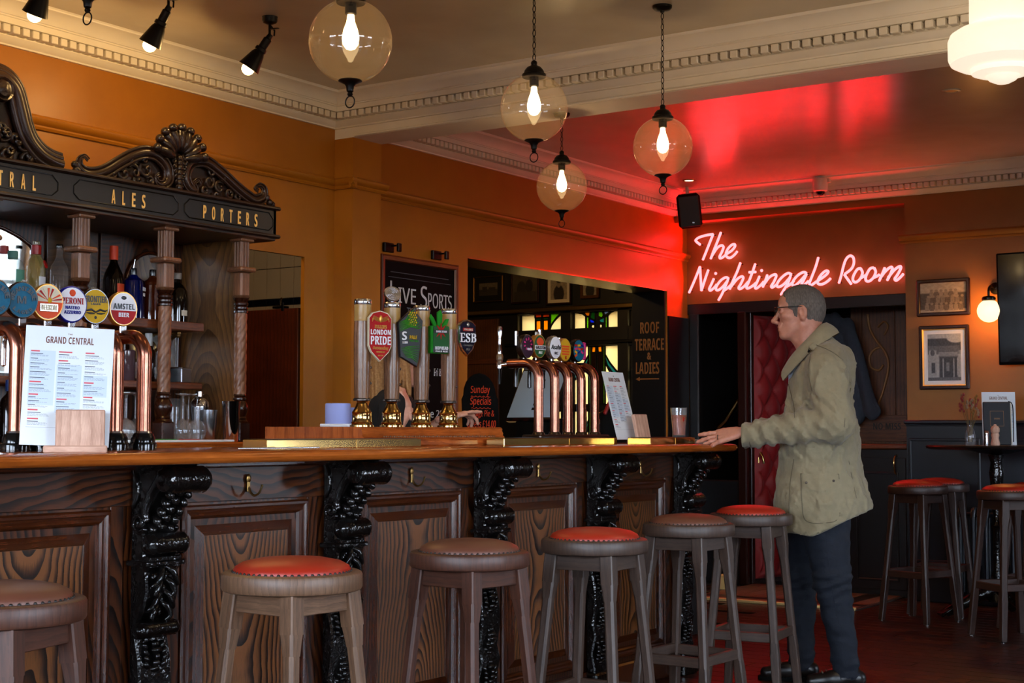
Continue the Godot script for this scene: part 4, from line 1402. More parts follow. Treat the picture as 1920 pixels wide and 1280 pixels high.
# ---------------------------------------------------------------- stools
func make_stool(called: String, label: String, wood_m: Material, seat_m: Material, group: String, hgt := 0.0) -> Node3D:
	var t := thing(called, label, "bar stool", Vector3.ZERO, 0.0, group)
	var rim := MB.new().lathe([Vector2(0, 0.762), Vector2(0.174, 0.762), Vector2(0.181, 0.765), Vector2(0.184, 0.771), Vector2(0.184, 0.802), Vector2(0.181, 0.808), Vector2(0.175, 0.811), Vector2(0.152, 0.811), Vector2(0.150, 0.806), Vector2(0, 0.806)], Transform3D(), 48)
	put("seat_rim", rim, wood_m, t)
	var pad := MB.new().lathe([Vector2(0.153, 0.806), Vector2(0.154, 0.814), Vector2(0.148, 0.825), Vector2(0.128, 0.836), Vector2(0.09, 0.844), Vector2(0.045, 0.848), Vector2(0.0, 0.849)], Transform3D(), 48)
	put("seat_pad", pad, seat_m, t)
	var st := MB.new()
	for i in 56:
		var a := TAU * i / 56
		st.blob(Vector3(cos(a) * 0.153, 0.812, sin(a) * 0.153), Vector3(0.0052, 0.004, 0.0052), Basis(), 6)
	put("stud_trim", st, M.leather_edge, t)
	var tp := 0.104
	var bt := 0.165
	for k in 4:
		var d := Vector3([1, 1, -1, -1][k], 0, [1, -1, -1, 1][k])
		var lg := MB.new()
		var a := d * tp + Vector3(0, 0.765, 0)
		var e := d * bt + Vector3(0, 0.006, 0)
		var m1 := a.lerp(e, 0.13)
		var m2 := a.lerp(e, 0.20)
		var m3 := a.lerp(e, 0.66)
		var m4 := a.lerp(e, 0.72)
		lg.bar(a, m1, Vector2(0.023, 0.023), Vector2(0.023, 0.023), Vector3.RIGHT, 0.16)
		lg.bar(m1, m2, Vector2(0.023, 0.023), Vector2(0.018, 0.018), Vector3.RIGHT, 0.3)
		lg.bar(m2, m3, Vector2(0.018, 0.018), Vector2(0.017, 0.017), Vector3.RIGHT, 0.45)
		lg.bar(m3, m4, Vector2(0.017, 0.017), Vector2(0.019, 0.019), Vector3.RIGHT, 0.3)
		lg.bar(m4, e, Vector2(0.019, 0.019), Vector2(0.016, 0.016), Vector3.RIGHT, 0.2)
		put("leg", lg, wood_m, t)
		put("foot", MB.new().lathe([Vector2(0, 0), Vector2(0.012, 0), Vector2(0.013, 0.006), Vector2(0, 0.008)], xf(d * bt), 10), M.steel, t)
	for k in 4:
		var p: Vector3 = [Vector3(1, 0, 0), Vector3(0, 0, 1), Vector3(-1, 0, 0), Vector3(0, 0, -1)][k]
		var alongz := absf(p.x) > 0.5
		var q := 0.108
		put("apron", MB.new().box(p * q + Vector3(0, 0.735, 0), Vector3(0.018, 0.052, q * 2.0 - 0.03) if alongz else Vector3(q * 2.0 - 0.03, 0.052, 0.018), 0.002, 2 if alongz else 0), wood_m, t)
		var ys := 0.29 if alongz else 0.285
		var r := lerpf(bt, tp, ys / 0.765)
		put("stretcher", MB.new().box(p * r + Vector3(0, ys, 0), Vector3(0.020, 0.040, r * 2.0 - 0.03) if alongz else Vector3(r * 2.0 - 0.03, 0.040, 0.020), 0.003, 2 if alongz else 0), wood_m, t)
	return t

func recolour(t: Node3D, wood_m: Material, seat_m: Material) -> void:
	for c in t.get_children():
		if str(c.name).begins_with("seat_pad"):
			c.set_surface_override_material(0, seat_m)
		elif not str(c.name).begins_with("stud") and not str(c.name).begins_with("foot"):
			c.set_surface_override_material(0, wood_m)

func build_stools() -> void:
	var spots := [
		[-2.674, -2.907, 0.0, M.stool_wood, M.red_leather, "pale brown stool with a red leather seat, nearest whole stool at the bar"],
		[-2.757, -2.066, 8.0, M.stool_wood_dark, M.brown_leather, "brown leather stool at the bar cut off by the left edge of the photo"],
		[-2.678, -3.705, 3.0, M.stool_wood_dark, M.brown_leather, "reddish brown stool with brown leather seat between two red seated bar stools"],
		[-2.641, -4.387, 18.0, M.stool_wood_grey, M.red_leather, "grey brown stool with red leather seat, middle of the bar row"],
		[-2.766, -5.323, 16.0, M.stool_wood_grey, M.brown_leather, "grey brown stool with brown leather seat beside the stool nearest the man"],
		[-2.855, -6.095, 28.0, M.stool_wood_grey, M.red_leather, "red seated stool at the end of the bar beside the man"],
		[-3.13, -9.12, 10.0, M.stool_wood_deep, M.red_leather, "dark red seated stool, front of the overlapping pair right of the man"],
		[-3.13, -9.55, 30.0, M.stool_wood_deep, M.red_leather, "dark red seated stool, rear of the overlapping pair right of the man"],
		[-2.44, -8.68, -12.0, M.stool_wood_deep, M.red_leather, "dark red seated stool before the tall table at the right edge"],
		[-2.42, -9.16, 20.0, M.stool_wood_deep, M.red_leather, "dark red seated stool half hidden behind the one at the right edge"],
	]
	var proto: Node3D = null
	for s in spots:
		var t: Node3D
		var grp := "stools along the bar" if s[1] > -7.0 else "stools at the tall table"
		if proto == null:
			proto = make_stool("bar_stool", s[5], s[3], s[4], grp)
			t = proto
		else:
			t = copy(proto, "bar_stool")
			tag(t, s[5], "bar stool", grp)
			recolour(t, s[3], s[4])
		t.position = Vector3(s[0], 0, s[1])
		var to_cam := atan2(-s[0], -s[1])       # yaw of the direction towards the camera
		t.rotation.y = to_cam - PI / 4 + deg_to_rad(s[2])
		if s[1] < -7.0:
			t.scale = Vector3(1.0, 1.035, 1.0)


# ---------------------------------------------------------------- back bar
func band(parent: Node, called: String, path: Array, x: float, r: float, m: Material) -> void:
	var mb := MB.new()
	var n := path.size()
	var mid := []
	var e1 := []
	var e2 := []
	var rr := []
	var re := []
	for i in n:
		var d: Vector3 = (path[mini(i + 1, n - 1)] - path[maxi(i - 1, 0)]).normalized()
		var s := d.cross(Vector3.RIGHT).normalized()
		var k := clampf(minf(i, n - 1 - i) / (n * 0.25), 0.35, 1.0)
		mid.append(path[i])
		e1.append(path[i] + s * r * 1.25 * k + Vector3(0.006, 0, 0))
		e2.append(path[i] - s * r * 1.25 * k + Vector3(0.006, 0, 0))
		rr.append(r * k)
		re.append(r * 0.42 * k)
	mb.tube(mid, rr, 10)
	mb.tube(e1, re, 8)
	mb.tube(e2, re, 8)
	put(called, mb, m, parent)

func curl(mb: MB, c: Vector3, r0: float, a0: float, turns: float, th: float) -> void:
	var pts := []
	var rad := []
	for i in 20:
		var t := i / 19.0
		var a := a0 + turns * TAU * t
		var r := lerpf(r0, r0 * 0.15, t)
		pts.append(c + Vector3(0.004 * t * 4.0, sin(a) * r, cos(a) * r))
		rad.append(th * (1.0 - 0.3 * t))
	mb.tube(pts, rad, 7)

func build_back_bar() -> void:
	var bb := thing("back_bar", "tall carved dark wooden back bar with gold lettered frieze, turned columns and bottle shelves", "back bar", Vector3.ZERO)
	var xF := -4.9
	# carcass, frieze, canopy
	put("back_panel", MB.new().box(Vector3(-5.385, 1.05, -3.4), Vector3(0.026, 2.10, 3.3), 0.0, 1), M.panel_wood_dark, bb)
	put("canopy", MB.new().box(Vector3(-5.145, 2.094, -3.44), Vector3(0.50, 0.028, 3.48), 0.003, 2), M.panel_wood_dark, bb)
	var fr := put("frieze", MB.new().box(Vector3(xF - 0.015, 2.168, -3.445), Vector3(0.03, 0.12, 3.49), 0.002, 2), M.black_navy, bb)
	put("canopy_top", MB.new().box(Vector3(-5.15, 2.222, -3.44), Vector3(0.48, 0.012, 3.48), 0.002, 2), M.panel_wood_dark, bb)
	put("frieze_cap", MB.new().box(Vector3(xF - 0.005, 2.236, -3.445), Vector3(0.05, 0.018, 3.52), 0.006, 2), M.carving_smooth, bb)
	put("frieze_foot", MB.new().box(Vector3(xF - 0.002, 2.101, -3.445), Vector3(0.05, 0.018, 3.51), 0.006, 2), M.carving_smooth, bb)
	put("frieze_return", MB.new().box(Vector3(-5.15, 2.168, -5.178), Vector3(0.5, 0.12, 0.02), 0.002, 0), M.black_navy, bb)
	for pnl in [[-2.70, -3.905], [-3.985, -4.560], [-4.597, -5.166]]:
		var a: float = pnl[0]
		var b: float = pnl[1]
		var pm := MB.new()
		var o := [Vector3(xF + 0.001, 2.212, a - 0.03), Vector3(xF + 0.001, 2.212, b + 0.03), Vector3(xF + 0.001, 2.196, b + 0.014), Vector3(xF + 0.001, 2.184, b), Vector3(xF + 0.001, 2.152, b), Vector3(xF + 0.001, 2.140, b + 0.014), Vector3(xF + 0.001, 2.128, b + 0.03), Vector3(xF + 0.001, 2.128, a - 0.03), Vector3(xF + 0.001, 2.140, a - 0.014), Vector3(xF + 0.001, 2.152, a), Vector3(xF + 0.001, 2.184, a), Vector3(xF + 0.001, 2.196, a - 0.014), Vector3(xF + 0.001, 2.212, a - 0.03)]
		for i in o.size() - 1:
			pm.tube([o[i], o[i + 1]], 0.0028, 6)
		put("panel_bead", pm, M.black_gloss, fr)
	var face := Basis(Vector3(0, 0, -1), Vector3.UP, Vector3(1, 0, 0))
	for w in [["CENTRAL", -3.467, 0.0533], ["ALES", -4.192, 0.0553], ["PORTERS", -4.719, 0.0548]]:
		var tx: String = w[0]
		for i in tx.length():
			letters(tx[i], 0.019 if tx[i] != "L" else 0.015, 0.060, M.gold_leaf, fr, Vector3(xF + 0.003, 2.165, w[1] - i * w[2]), face, "gilt_letter")
	# pediments: boards, scrolled bands, leaf carving, shell
	var swap := Basis(Vector3(0, 0, 1), Vector3(0, 1, 0), Vector3(1, 0, 0))
	var bd := PackedVector2Array()
	for p in [[-4.02, 2.24], [-4.06, 2.262], [-4.12, 2.268], [-4.19, 2.295], [-4.25, 2.335], [-4.31, 2.378], [-4.39, 2.402], [-4.45, 2.40], [-4.50, 2.44], [-4.56, 2.47], [-4.62, 2.44], [-4.67, 2.41], [-4.70, 2.413], [-4.76, 2.404], [-4.84, 2.365], [-4.925, 2.312], [-5.0, 2.275], [-5.06, 2.258], [-5.12, 2.262], [-5.185, 2.24]]:
		bd.append(Vector2(p[0], p[1]))
	put("pediment_board", MB.new().prism(bd, Transform3D(swap, Vector3(-4.955, 0, 0)), 0.03), M.carving_smooth, bb)
	band(bb, "scroll_band", spline(zy(-4.915, [[-4.066, 2.303], [-4.045, 2.316], [-4.022, 2.300], [-4.020, 2.268], [-4.055, 2.246], [-4.113, 2.252], [-4.169, 2.276], [-4.241, 2.322], [-4.313, 2.363], [-4.385, 2.385], [-4.449, 2.376], [-4.500, 2.337], [-4.510, 2.288], [-4.483, 2.258], [-4.450, 2.262], [-4.440, 2.286], [-4.459, 2.298]]), 5), -4.915, 0.019, M.carving_smooth)
	band(bb, "scroll_band", spline(zy(-4.915, [[-4.708, 2.292], [-4.689, 2.308], [-4.662, 2.286], [-4.672, 2.260], [-4.635, 2.266], [-4.613, 2.301], [-4.618, 2.348], [-4.648, 2.383], [-4.697, 2.398], [-4.754, 2.393], [-4.838, 2.357], [-4.925, 2.310], [-4.996, 2.278], [-5.056, 2.262], [-5.108, 2.285], [-5.114, 2.322], [-5.084, 2.338], [-5.055, 2.320], [-5.075, 2.308]]), 5), -4.915, 0.019, M.carving_smooth)
	var sh := MB.new()
	for i in 9:
		var a := lerpf(-1.36, 1.36, i / 8.0)
		var len := 0.078 + 0.014 * cos(a)
		var c := Vector3(-4.905, 2.385 + cos(a) * len, -4.568 - sin(a) * len * 1.12)
		sh.blob(c, Vector3(0.030, 0.062, 0.024), Basis(Vector3.RIGHT, -a), 12)
		sh.blob(c + Vector3(0.012, cos(a) * 0.046, -sin(a) * 0.052), Vector3(0.022, 0.020, 0.022), Basis(Vector3.RIGHT, -a), 10)
	put("shell", sh, M.carving, bb)
	var lf := MB.new()
	for i in 7:
		var t := i / 6.0
		for s in [-1, 1]:
			curl(lf, Vector3(-4.912, 2.395 - t * 0.135, -4.566 + s * (0.012 + 0.028 * (1.0 - t))), 0.022 - 0.008 * t, 1.2 if s > 0 else PI - 1.2, 0.9 * s, 0.008)
		lf.blob(Vector3(-4.902, 2.385 - t * 0.13, -4.566), Vector3(0.016, 0.018, 0.014), Basis(), 8)
	for q in [[-4.20, 2.262, 0.022, 1], [-4.26, 2.275, 0.03, -1], [-4.32, 2.29, 0.034, 1], [-4.385, 2.31, 0.036, -1], [-4.30, 2.335, 0.022, 1], [-4.37, 2.352, 0.022, 1], [-4.41, 2.262, 0.022, 1], [-4.34, 2.255, 0.018, -1]]:
		curl(lf, Vector3(-4.92, q[1], q[0]), q[2], 0.6, 1.1 * q[3], 0.0085)
		curl(lf, Vector3(-4.92, q[1], -9.133 - q[0] - 0.01), q[2], PI - 0.6, -1.1 * q[3], 0.0085)
	for q in [[-4.0, 2.275, 0.016], [-4.01, 2.25, 0.02], [-4.05, 2.25, 0.014], [-5.135, 2.285, 0.018], [-5.155, 2.265, 0.018], [-5.175, 2.258, 0.016]]:
		lf.blob(Vector3(-4.915, q[1], q[0]), Vector3(q[2], q[2], q[2]), Basis(), 8)
	put("leaf_carving", lf, M.carving, bb)
	# the larger broken scroll on the left, with its twin beyond the frame
	var bd2 := PackedVector2Array()
	for p in [[-3.10, 2.24], [-3.10, 2.33], [-3.36, 2.40], [-3.52, 2.53], [-3.60, 2.575], [-3.66, 2.57], [-3.71, 2.53], [-3.74, 2.45], [-3.77, 2.37], [-3.83, 2.31], [-3.93, 2.265], [-3.95, 2.24]]:
		bd2.append(Vector2(p[0], p[1]))
	put("pediment_board", MB.new().prism(bd2, Transform3D(swap, Vector3(-4.965, 0, 0)), 0.03), M.carving_smooth, bb)
	var big := spline(zy(-4.915, [[-3.605, 2.505], [-3.590, 2.522], [-3.575, 2.545], [-3.600, 2.568], [-3.650, 2.565], [-3.695, 2.53], [-3.722, 2.46], [-3.745, 2.39], [-3.775, 2.335], [-3.825, 2.292], [-3.880, 2.270], [-3.932, 2.262]]), 6)
	for o in [[0.0, 0.024], [0.026, 0.016], [-0.026, 0.016], [-0.044, 0.010]]:
		var mb := MB.new()
		var pts := []
		for i in big.size():
			var d: Vector3 = (big[mini(i + 1, big.size() - 1)] - big[maxi(i - 1, 0)]).normalized()
			pts.append(big[i] + d.cross(Vector3.RIGHT) * o[0] * clampf(i / 12.0, 0.4, 1.0) + Vector3(-absf(o[0]) * 0.15, 0, 0))
		mb.tube(pts, o[1], 10)
		put("scroll_band", mb, M.carving_smooth, bb)
	var vo := MB.new()
	vo.lathe([Vector2(0.052, -0.02), Vector2(0.052, 0.012), Vector2(0.046, 0.022), Vector2(0.036, 0.016), Vector2(0.030, 0.026), Vector2(0.014, 0.030), Vector2(0, 0.034)], Transform3D(Basis(Vector3(0, 1, 0), Vector3(1, 0, 0), Vector3(0, 0, -1)), Vector3(-4.90, 2.515, -3.622)), 18)
	put("volute", vo, M.carving, bb)
	var lf2 := MB.new()
	var r2 := RandomNumberGenerator.new()
	r2.seed = 5
	for i in 26:
		var t := r2.randf()
		var z := lerpf(-3.45, -3.80, t)
		var ymax := lerpf(2.50, 2.30, t)
		curl(lf2, Vector3(-4.925, r2.randf_range(2.262, ymax), z), r2.randf_range(0.018, 0.034), r2.randf() * TAU, 1.0 if r2.randf() > 0.5 else -1.0, 0.009)
	put("leaf_carving", lf2, M.carving, bb)
	# turned columns
	var first: Node3D = null
	var k := 0
	for z in [-2.195, -2.665, -3.135, -3.605, -4.077, -4.547, -5.02]:
		var c: Node3D
		if first == null:
			first = make_column()
			c = first
		else:
			c = first.duplicate()
		c.name = "column" if k == 0 else "column_%03d" % k
		bb.add_child(c, true)
		c.position = Vector3(-4.96, 1.125, z)
		k += 1
	# mirrors
	for mr in [[-3.73, 0.455, 1.88, 0.185], [-4.84, 0.165, 1.855, 0.165]]:
		var poly := PackedVector2Array([Vector2(mr[0] + mr[1], 1.42), Vector2(mr[0] + mr[1], mr[2])])
		for i in range(1, 16):
			var a := PI * i / 16.0
			poly.append(Vector2(mr[0] + mr[1] * cos(a), mr[2] + mr[3] * sin(a)))
		poly.append(Vector2(mr[0] - mr[1], mr[2]))
		poly.append(Vector2(mr[0] - mr[1], 1.42))
		var mi := put("mirror", MB.new().prism(poly, Transform3D(swap, Vector3(-5.375, 0, 0)), 0.008), M.mirror, bb)
		if mr[1] > 0.3:      # hung with its top tipped a little into the room
			mi.transform = Transform3D(Basis(Vector3.BACK, -0.052), Vector3(-5.367, 1.42, 0)) * xf(Vector3(5.367, -1.42, 0))
		var edge := []
		for p in poly:
			edge.append(Vector3(-5.366, p.y, p.x))
		put("mirror_frame", MB.new().tube(edge, 0.009, 8), M.moulding_wood, mi)
	# pale grained panel between the mirrors, the end panel and shelves
	put("panel", MB.new().box(Vector3(-5.365, 1.55, -4.36), Vector3(0.016, 1.08, 0.28), 0.003, 2), M.oak_grey, bb)
	put("panel", MB.new().box(Vector3(-5.365, 1.55, -4.58), Vector3(0.014, 1.08, 0.12), 0.003, 2), M.panel_wood_dark, bb)
	var epm := MB.new()
	epm.fix_uv = Vector2(0.27, 0.9)
	put("end_panel", epm.box(Vector3(-5.175, 1.05, -5.045), Vector3(0.43, 2.06, 0.024), 0.003, 1), M.oak_panel, bb)
	put("shelf", MB.new().box(Vector3(-5.185, 1.649, -3.5), Vector3(0.37, 0.040, 2.65), 0.004, 2), M.shelf_wood, bb)
	put("shelf", MB.new().box(Vector3(-5.185, 1.378, -3.5), Vector3(0.37, 0.030, 2.64), 0.004, 2), M.shelf_wood, bb)
	for z in [-4.74, -3.2]:
		var br := MB.new()
		br.box(Vector3(-5.365, 1.56, z), Vector3(0.012, 0.13, 0.02), 0.003)
		br.box(Vector3(-5.22, 1.622, z), Vector3(0.30, 0.012, 0.02), 0.003, 0)
		var pts := []
		for p in spiral(Vector2(-5.26, 1.565), 0.055, 0.012, 1.2, 1.3):
			pts.append(Vector3(p.x, p.y, z))
		br.tube(pts, 0.006, 8)
		br.tube(spline([Vector3(-5.36, 1.505, z), Vector3(-5.30, 1.515, z), Vector3(-5.20, 1.56, z), Vector3(-5.09, 1.612, z)], 4), 0.007, 8)
		br.blob(Vector3(-5.08, 1.612, z), Vector3(0.012, 0.012, 0.012))
		put("shelf_bracket", br, M.brass_dull, bb)
	# back counter with its fascia
	put("counter", MB.new().box(Vector3(-5.10, 1.110, -3.5), Vector3(0.58, 0.030, 3.30), 0.008, 2), M.counter_wood, bb)
	put("counter_front", MB.new().box(Vector3(-4.86, 0.545, -3.5), Vector3(0.03, 1.09, 3.26), 0.003, 2), M.counter_wood, bb)
	put("door_gap", MB.new().box(Vector3(-5.12, 0.53, -3.5), Vector3(0.44, 1.06, 3.2)), M.near_black, bb)

func make_column() -> Node3D:
	var c := Node3D.new()
	var low := MB.new()
	low.box(Vector3(0, 0.045, 0), Vector3(0.072, 0.09, 0.072), 0.006)
	low.lathe([Vector2(0.036, 0.088), Vector2(0.040, 0.094), Vector2(0.030, 0.104), Vector2(0.034, 0.108), Vector2(0.028, 0.116), Vector2(0.033, 0.128), Vector2(0.039, 0.145), Vector2(0.040, 0.160), Vector2(0.034, 0.178), Vector2(0.026, 0.190), Vector2(0.032, 0.196), Vector2(0.032, 0.203), Vector2(0.026, 0.208), Vector2(0.030, 0.214), Vector2(0.028, 0.222)], Transform3D(), 22)
	put("column_base", low, M.column_wood_dark, c)
	var P := []
	var nu := 36
	var nv := 72
	for j in nv:
		var y := 0.22 + 0.385 * j / (nv - 1)
		for i in nu:
			var a := TAU * i / nu
			var r := 0.0265 + 0.0035 * absf(sin(2.5 * (a + y * 26.0)))
			P.append(Vector3(cos(a) * r, y, sin(a) * r))
	put("twisted_shaft", MB.new().grid(P, nu, nv, -1.0, true, Vector2(0.17, 0.385)), M.column_wood, c)
	var nk := MB.new()
	nk.lathe([Vector2(0.027, 0.60), Vector2(0.034, 0.604), Vector2(0.034, 0.612), Vector2(0.028, 0.616), Vector2(0.033, 0.622), Vector2(0.033, 0.629), Vector2(0.027, 0.634), Vector2(0.034, 0.640), Vector2(0.035, 0.648), Vector2(0.029, 0.654), Vector2(0.034, 0.662), Vector2(0.038, 0.672)], Transform3D(), 20)
	put("neck", nk, M.column_wood_dark, c)
	var bl := MB.new()
	bl.lathe([Vector2(0.030, 0.664), Vector2(0.042, 0.680)], Transform3D(Basis(Vector3.UP, PI / 4)), 4)
	bl.box(Vector3(0, 0.737, 0), Vector3(0.061, 0.118, 0.061), 0.008)
	put("block", bl, M.column_wood, c)
	put("collar", MB.new().box(Vector3(0, 0.806, 0), Vector3(0.104, 0.022, 0.104), 0.007), M.column_wood, c)
	var fl := MB.new()
	fl.box(Vector3(0, 0.875, 0), Vector3(0.050, 0.128, 0.050), 0.004)
	for s in [-1, 1]:
		for q in [-0.018, 0.0, 0.018]:
			fl.box(Vector3(q, 0.875, s * 0.026), Vector3(0.011, 0.128, 0.008), 0.003)
			fl.box(Vector3(s * 0.026, 0.875, q), Vector3(0.008, 0.128, 0.011), 0.003)
	put("fluted_block", fl, M.column_wood, c)
	var cp := MB.new().box(Vector3(0, 0.945, 0), Vector3(0.085, 0.016, 0.085), 0.005)
	cp.box(Vector3(0, 0.960, 0), Vector3(0.102, 0.014, 0.102), 0.004)
	put("capital", cp, M.column_wood, c)
	return c


# ---------------------------------------------------------------- bottles, glasses, tins
# prof: glass outline from the foot; lab: [y0, y1, colour material, text, text material]; turned so that labels face the bar
func bottle(called: String, label: String, at: Vector3, prof: Array, body: Material, cap: Array, lab := [], group := "", fill := [], square := 0.0) -> Node3D:
	var t := thing(called, label, "bottle", at, deg_to_rad(35.0), group)
	var segs := 20 if square == 0.0 else 8
	var gx := Transform3D() if square == 0.0 else Transform3D(Basis(Vector3.UP, PI / 8.0))
	put("glass", MB.new().lathe(prof, gx, segs, 0.0, TAU, Vector2(1.0, 1.0 - square)), body, t)
	if fill.size():
		var fp := []
		for p in prof:
			if p.y <= fill[0]:
				fp.append(Vector2(maxf(p.x - 0.003, 0), p.y + (0.003 if p.y < 0.01 else 0.0)))
		fp.append(Vector2(0, fill[0]))
		put("liquid", MB.new().lathe(fp, gx, segs, 0.0, TAU, Vector2(1.0, 1.0 - square)), fill[1], t)
	var cm := MB.new().lathe([Vector2(0, cap[0]), Vector2(cap[2], cap[0]), Vector2(cap[2] * 1.03, (cap[0] + cap[1]) * 0.5), Vector2(cap[2], cap[1] - 0.002), Vector2(cap[2] * 0.85, cap[1]), Vector2(0, cap[1])], Transform3D(), 16)
	put("cap", cm, cap[3], t)
	if lab.size():
		var r := 0.0
		for p in prof:
			if p.y >= lab[0] - 0.03 and p.y <= lab[1] + 0.03:
				r = maxf(r, p.x)
		if square > 0.0:
			r *= 0.93
		put("paper_label", MB.new().lathe([Vector2(r + 0.0012, lab[0]), Vector2(r + 0.0012, lab[1])], Transform3D(), 16, -0.95, 0.95, Vector2(1.0, 1.0 - square)), lab[2], t)
		if lab.size() > 3 and lab[3] != "":
			letters(lab[3], r * 1.25, (lab[1] - lab[0]) * 0.26, lab[4], t, Vector3(r * 1.0 + 0.003, (lab[0] + lab[1]) * 0.5, 0), ry(PI / 2), "lettering", true)
	return t

func build_bottles() -> void:
	var cg = M.clear_glass
	var ag := glass("amber_glass", Color(0.30, 0.11, 0.02), 0.75, 0.05)
	var bg := mat("dark_bottle", Color(0.035, 0.015, 0.008), 0.06)
	var blu := mat("blue_bottle", Color(0.01, 0.045, 0.26), 0.08)
	var gin := glass("pale_glass", Color(0.70, 0.85, 0.82), 0.22, 0.04)
	var red_c := mat("red_cap", Color(0.62, 0.035, 0.05), 0.35)
	var teal_c := mat("teal_cap", Color(0.30, 0.52, 0.47), 0.5)
	var or_c := mat("orange_cap", Color(0.80, 0.22, 0.045), 0.5)
	var blk = M.black_gloss
	var teal_l := mat("teal_label", Color(0.32, 0.58, 0.50), 0.6)
	var wl = M.paper_white
	var ol := mat("orange_label", Color(0.78, 0.24, 0.06), 0.6)
	var rl := mat("red_liquid", Color(0.42, 0.02, 0.05), 0.1)
	var amb := mat("amber_liquid", Color(0.36, 0.12, 0.02), 0.06)
	var std := [Vector2(0, 0), Vector2(0.036, 0), Vector2(0.039, 0.004), Vector2(0.039, 0.19), Vector2(0.036, 0.212), Vector2(0.022, 0.236), Vector2(0.0145, 0.255), Vector2(0.0135, 0.30), Vector2(0, 0.30)]
	var squat := [Vector2(0, 0), Vector2(0.042, 0), Vector2(0.046, 0.005), Vector2(0.046, 0.185), Vector2(0.040, 0.205), Vector2(0.020, 0.222), Vector2(0.0145, 0.235), Vector2(0.0145, 0.262), Vector2(0, 0.262)]
	var sq := [Vector2(0, 0), Vector2(0.046, 0), Vector2(0.050, 0.004), Vector2(0.050, 0.165), Vector2(0.046, 0.180), Vector2(0.022, 0.195), Vector2(0.016, 0.205), Vector2(0.016, 0.225), Vector2(0, 0.225)]
	var brd := [Vector2(0, 0), Vector2(0.046, 0), Vector2(0.052, 0.006), Vector2(0.054, 0.10), Vector2(0.048, 0.150), Vector2(0.032, 0.176), Vector2(0.017, 0.190), Vector2(0.016, 0.222), Vector2(0, 0.222)]
	var y1 := 1.669
	var g1 := "spirit bottles on the upper shelf"
	bottle("spirit_bottle", "red liqueur bottle at the left end of the upper bottle shelf", Vector3(-5.19, y1, -3.790), std, rl, [0.285, 0.315, 0.017, teal_c], [], g1)
	bottle("spirit_bottle", "clear gin bottle with pale teal cap and green label", Vector3(-5.15, y1, -3.883), squat, gin, [0.215, 0.25, 0.021, teal_c], [0.06, 0.17, teal_l, "GIN", wl], g1)
	bottle("spirit_bottle", "red capped bottle standing behind the teal capped gin", Vector3(-5.27, y1, -3.93), std, cg, [0.25, 0.285, 0.019, red_c], [], g1)
	var b4 := bottle("spirit_bottle", "tall clear bottle with red cap, red wax seal and white label", Vector3(-5.14, y1, -3.992), std, glass("gold_glass", Color(0.80, 0.72, 0.40), 0.22, 0.04), [0.245, 0.285, 0.021, red_c], [0.03, 0.15, wl, "", blk], g1)
	put("wax_seal", MB.new().lathe([Vector2(0, -0.004), Vector2(0.018, -0.003), Vector2(0.018, 0.003), Vector2(0, 0.005)], Transform3D(Basis(Vector3.BACK, -PI / 2 + 0.35), Vector3(0.036, 0.205, -0.012)), 14), red_c, b4)
	bottle("spirit_bottle", "clear narrow bottle half hidden behind the left turned column", Vector3(-5.20, y1, -4.16), std, cg, [0.295, 0.31, 0.015, blk], [], g1)
	bottle("spirit_bottle", "clear round shouldered bottle with cream label right of the left column", Vector3(-5.15, y1, -4.275), [Vector2(0, 0), Vector2(0.038, 0), Vector2(0.041, 0.004), Vector2(0.041, 0.12), Vector2(0.036, 0.16), Vector2(0.022, 0.20), Vector2(0.013, 0.23), Vector2(0.012, 0.29), Vector2(0, 0.29)], cg, [0.28, 0.30, 0.014, M.steel], [0.07, 0.125, M.mount_card, "GAMNE", M.ink], g1)
	bottle("spirit_bottle", "dark whisky bottle with orange cap and orange label", Vector3(-5.14, y1, -4.408), [Vector2(0, 0), Vector2(0.042, 0), Vector2(0.046, 0.005), Vector2(0.046, 0.17), Vector2(0.040, 0.20), Vector2(0.020, 0.243), Vector2(0.015, 0.262), Vector2(0.015, 0.30), Vector2(0, 0.30)], bg, [0.262, 0.325, 0.019, or_c], [0.06, 0.155, ol, "GLEN", blk], g1)
	var b8 := bottle("spirit_bottle", "flat sided dark blue gin bottle with a steel pourer", Vector3(-5.13, y1, -4.514), sq, blu, [0.205, 0.235, 0.014, blk], [], g1, [], 0.35)
	letters("HAYTO", 0.05, 0.016, M.paper_white, b8, Vector3(0.049, 0.14, 0), ry(PI / 2), "lettering", true)
	letters("GIN", 0.03, 0.014, M.paper_white, b8, Vector3(0.049, 0.115, 0), ry(PI / 2), "lettering", true)
	put("pourer", MB.new().tube([Vector3(0, 0.234, 0), Vector3(0.002, 0.25, 0), Vector3(0.006, 0.275, 0.0)], [0.006, 0.004, 0.002], 8), M.chrome, b8)
	bottle("spirit_bottle", "square amber bottle with red orange label beside the blue gin", Vector3(-5.13, y1, -4.627), sq, ag, [0.21, 0.238, 0.015, blk], [0.05, 0.075, ol, "", blk], g1, [0.17, amb], 0.3)
	bottle("spirit_bottle", "broad dark bourbon bottle with pale cap at the right end of the upper shelf", Vector3(-5.12, y1, -4.765), brd, bg, [0.205, 0.235, 0.020, mat("cork_cap", Color(0.50, 0.47, 0.44), 0.4)], [0.035, 0.06, M.mount_card, "", blk], g1, [], 0.3)
	# lower shelf and back counter
	var g2 := "things on the lower back bar shelf"
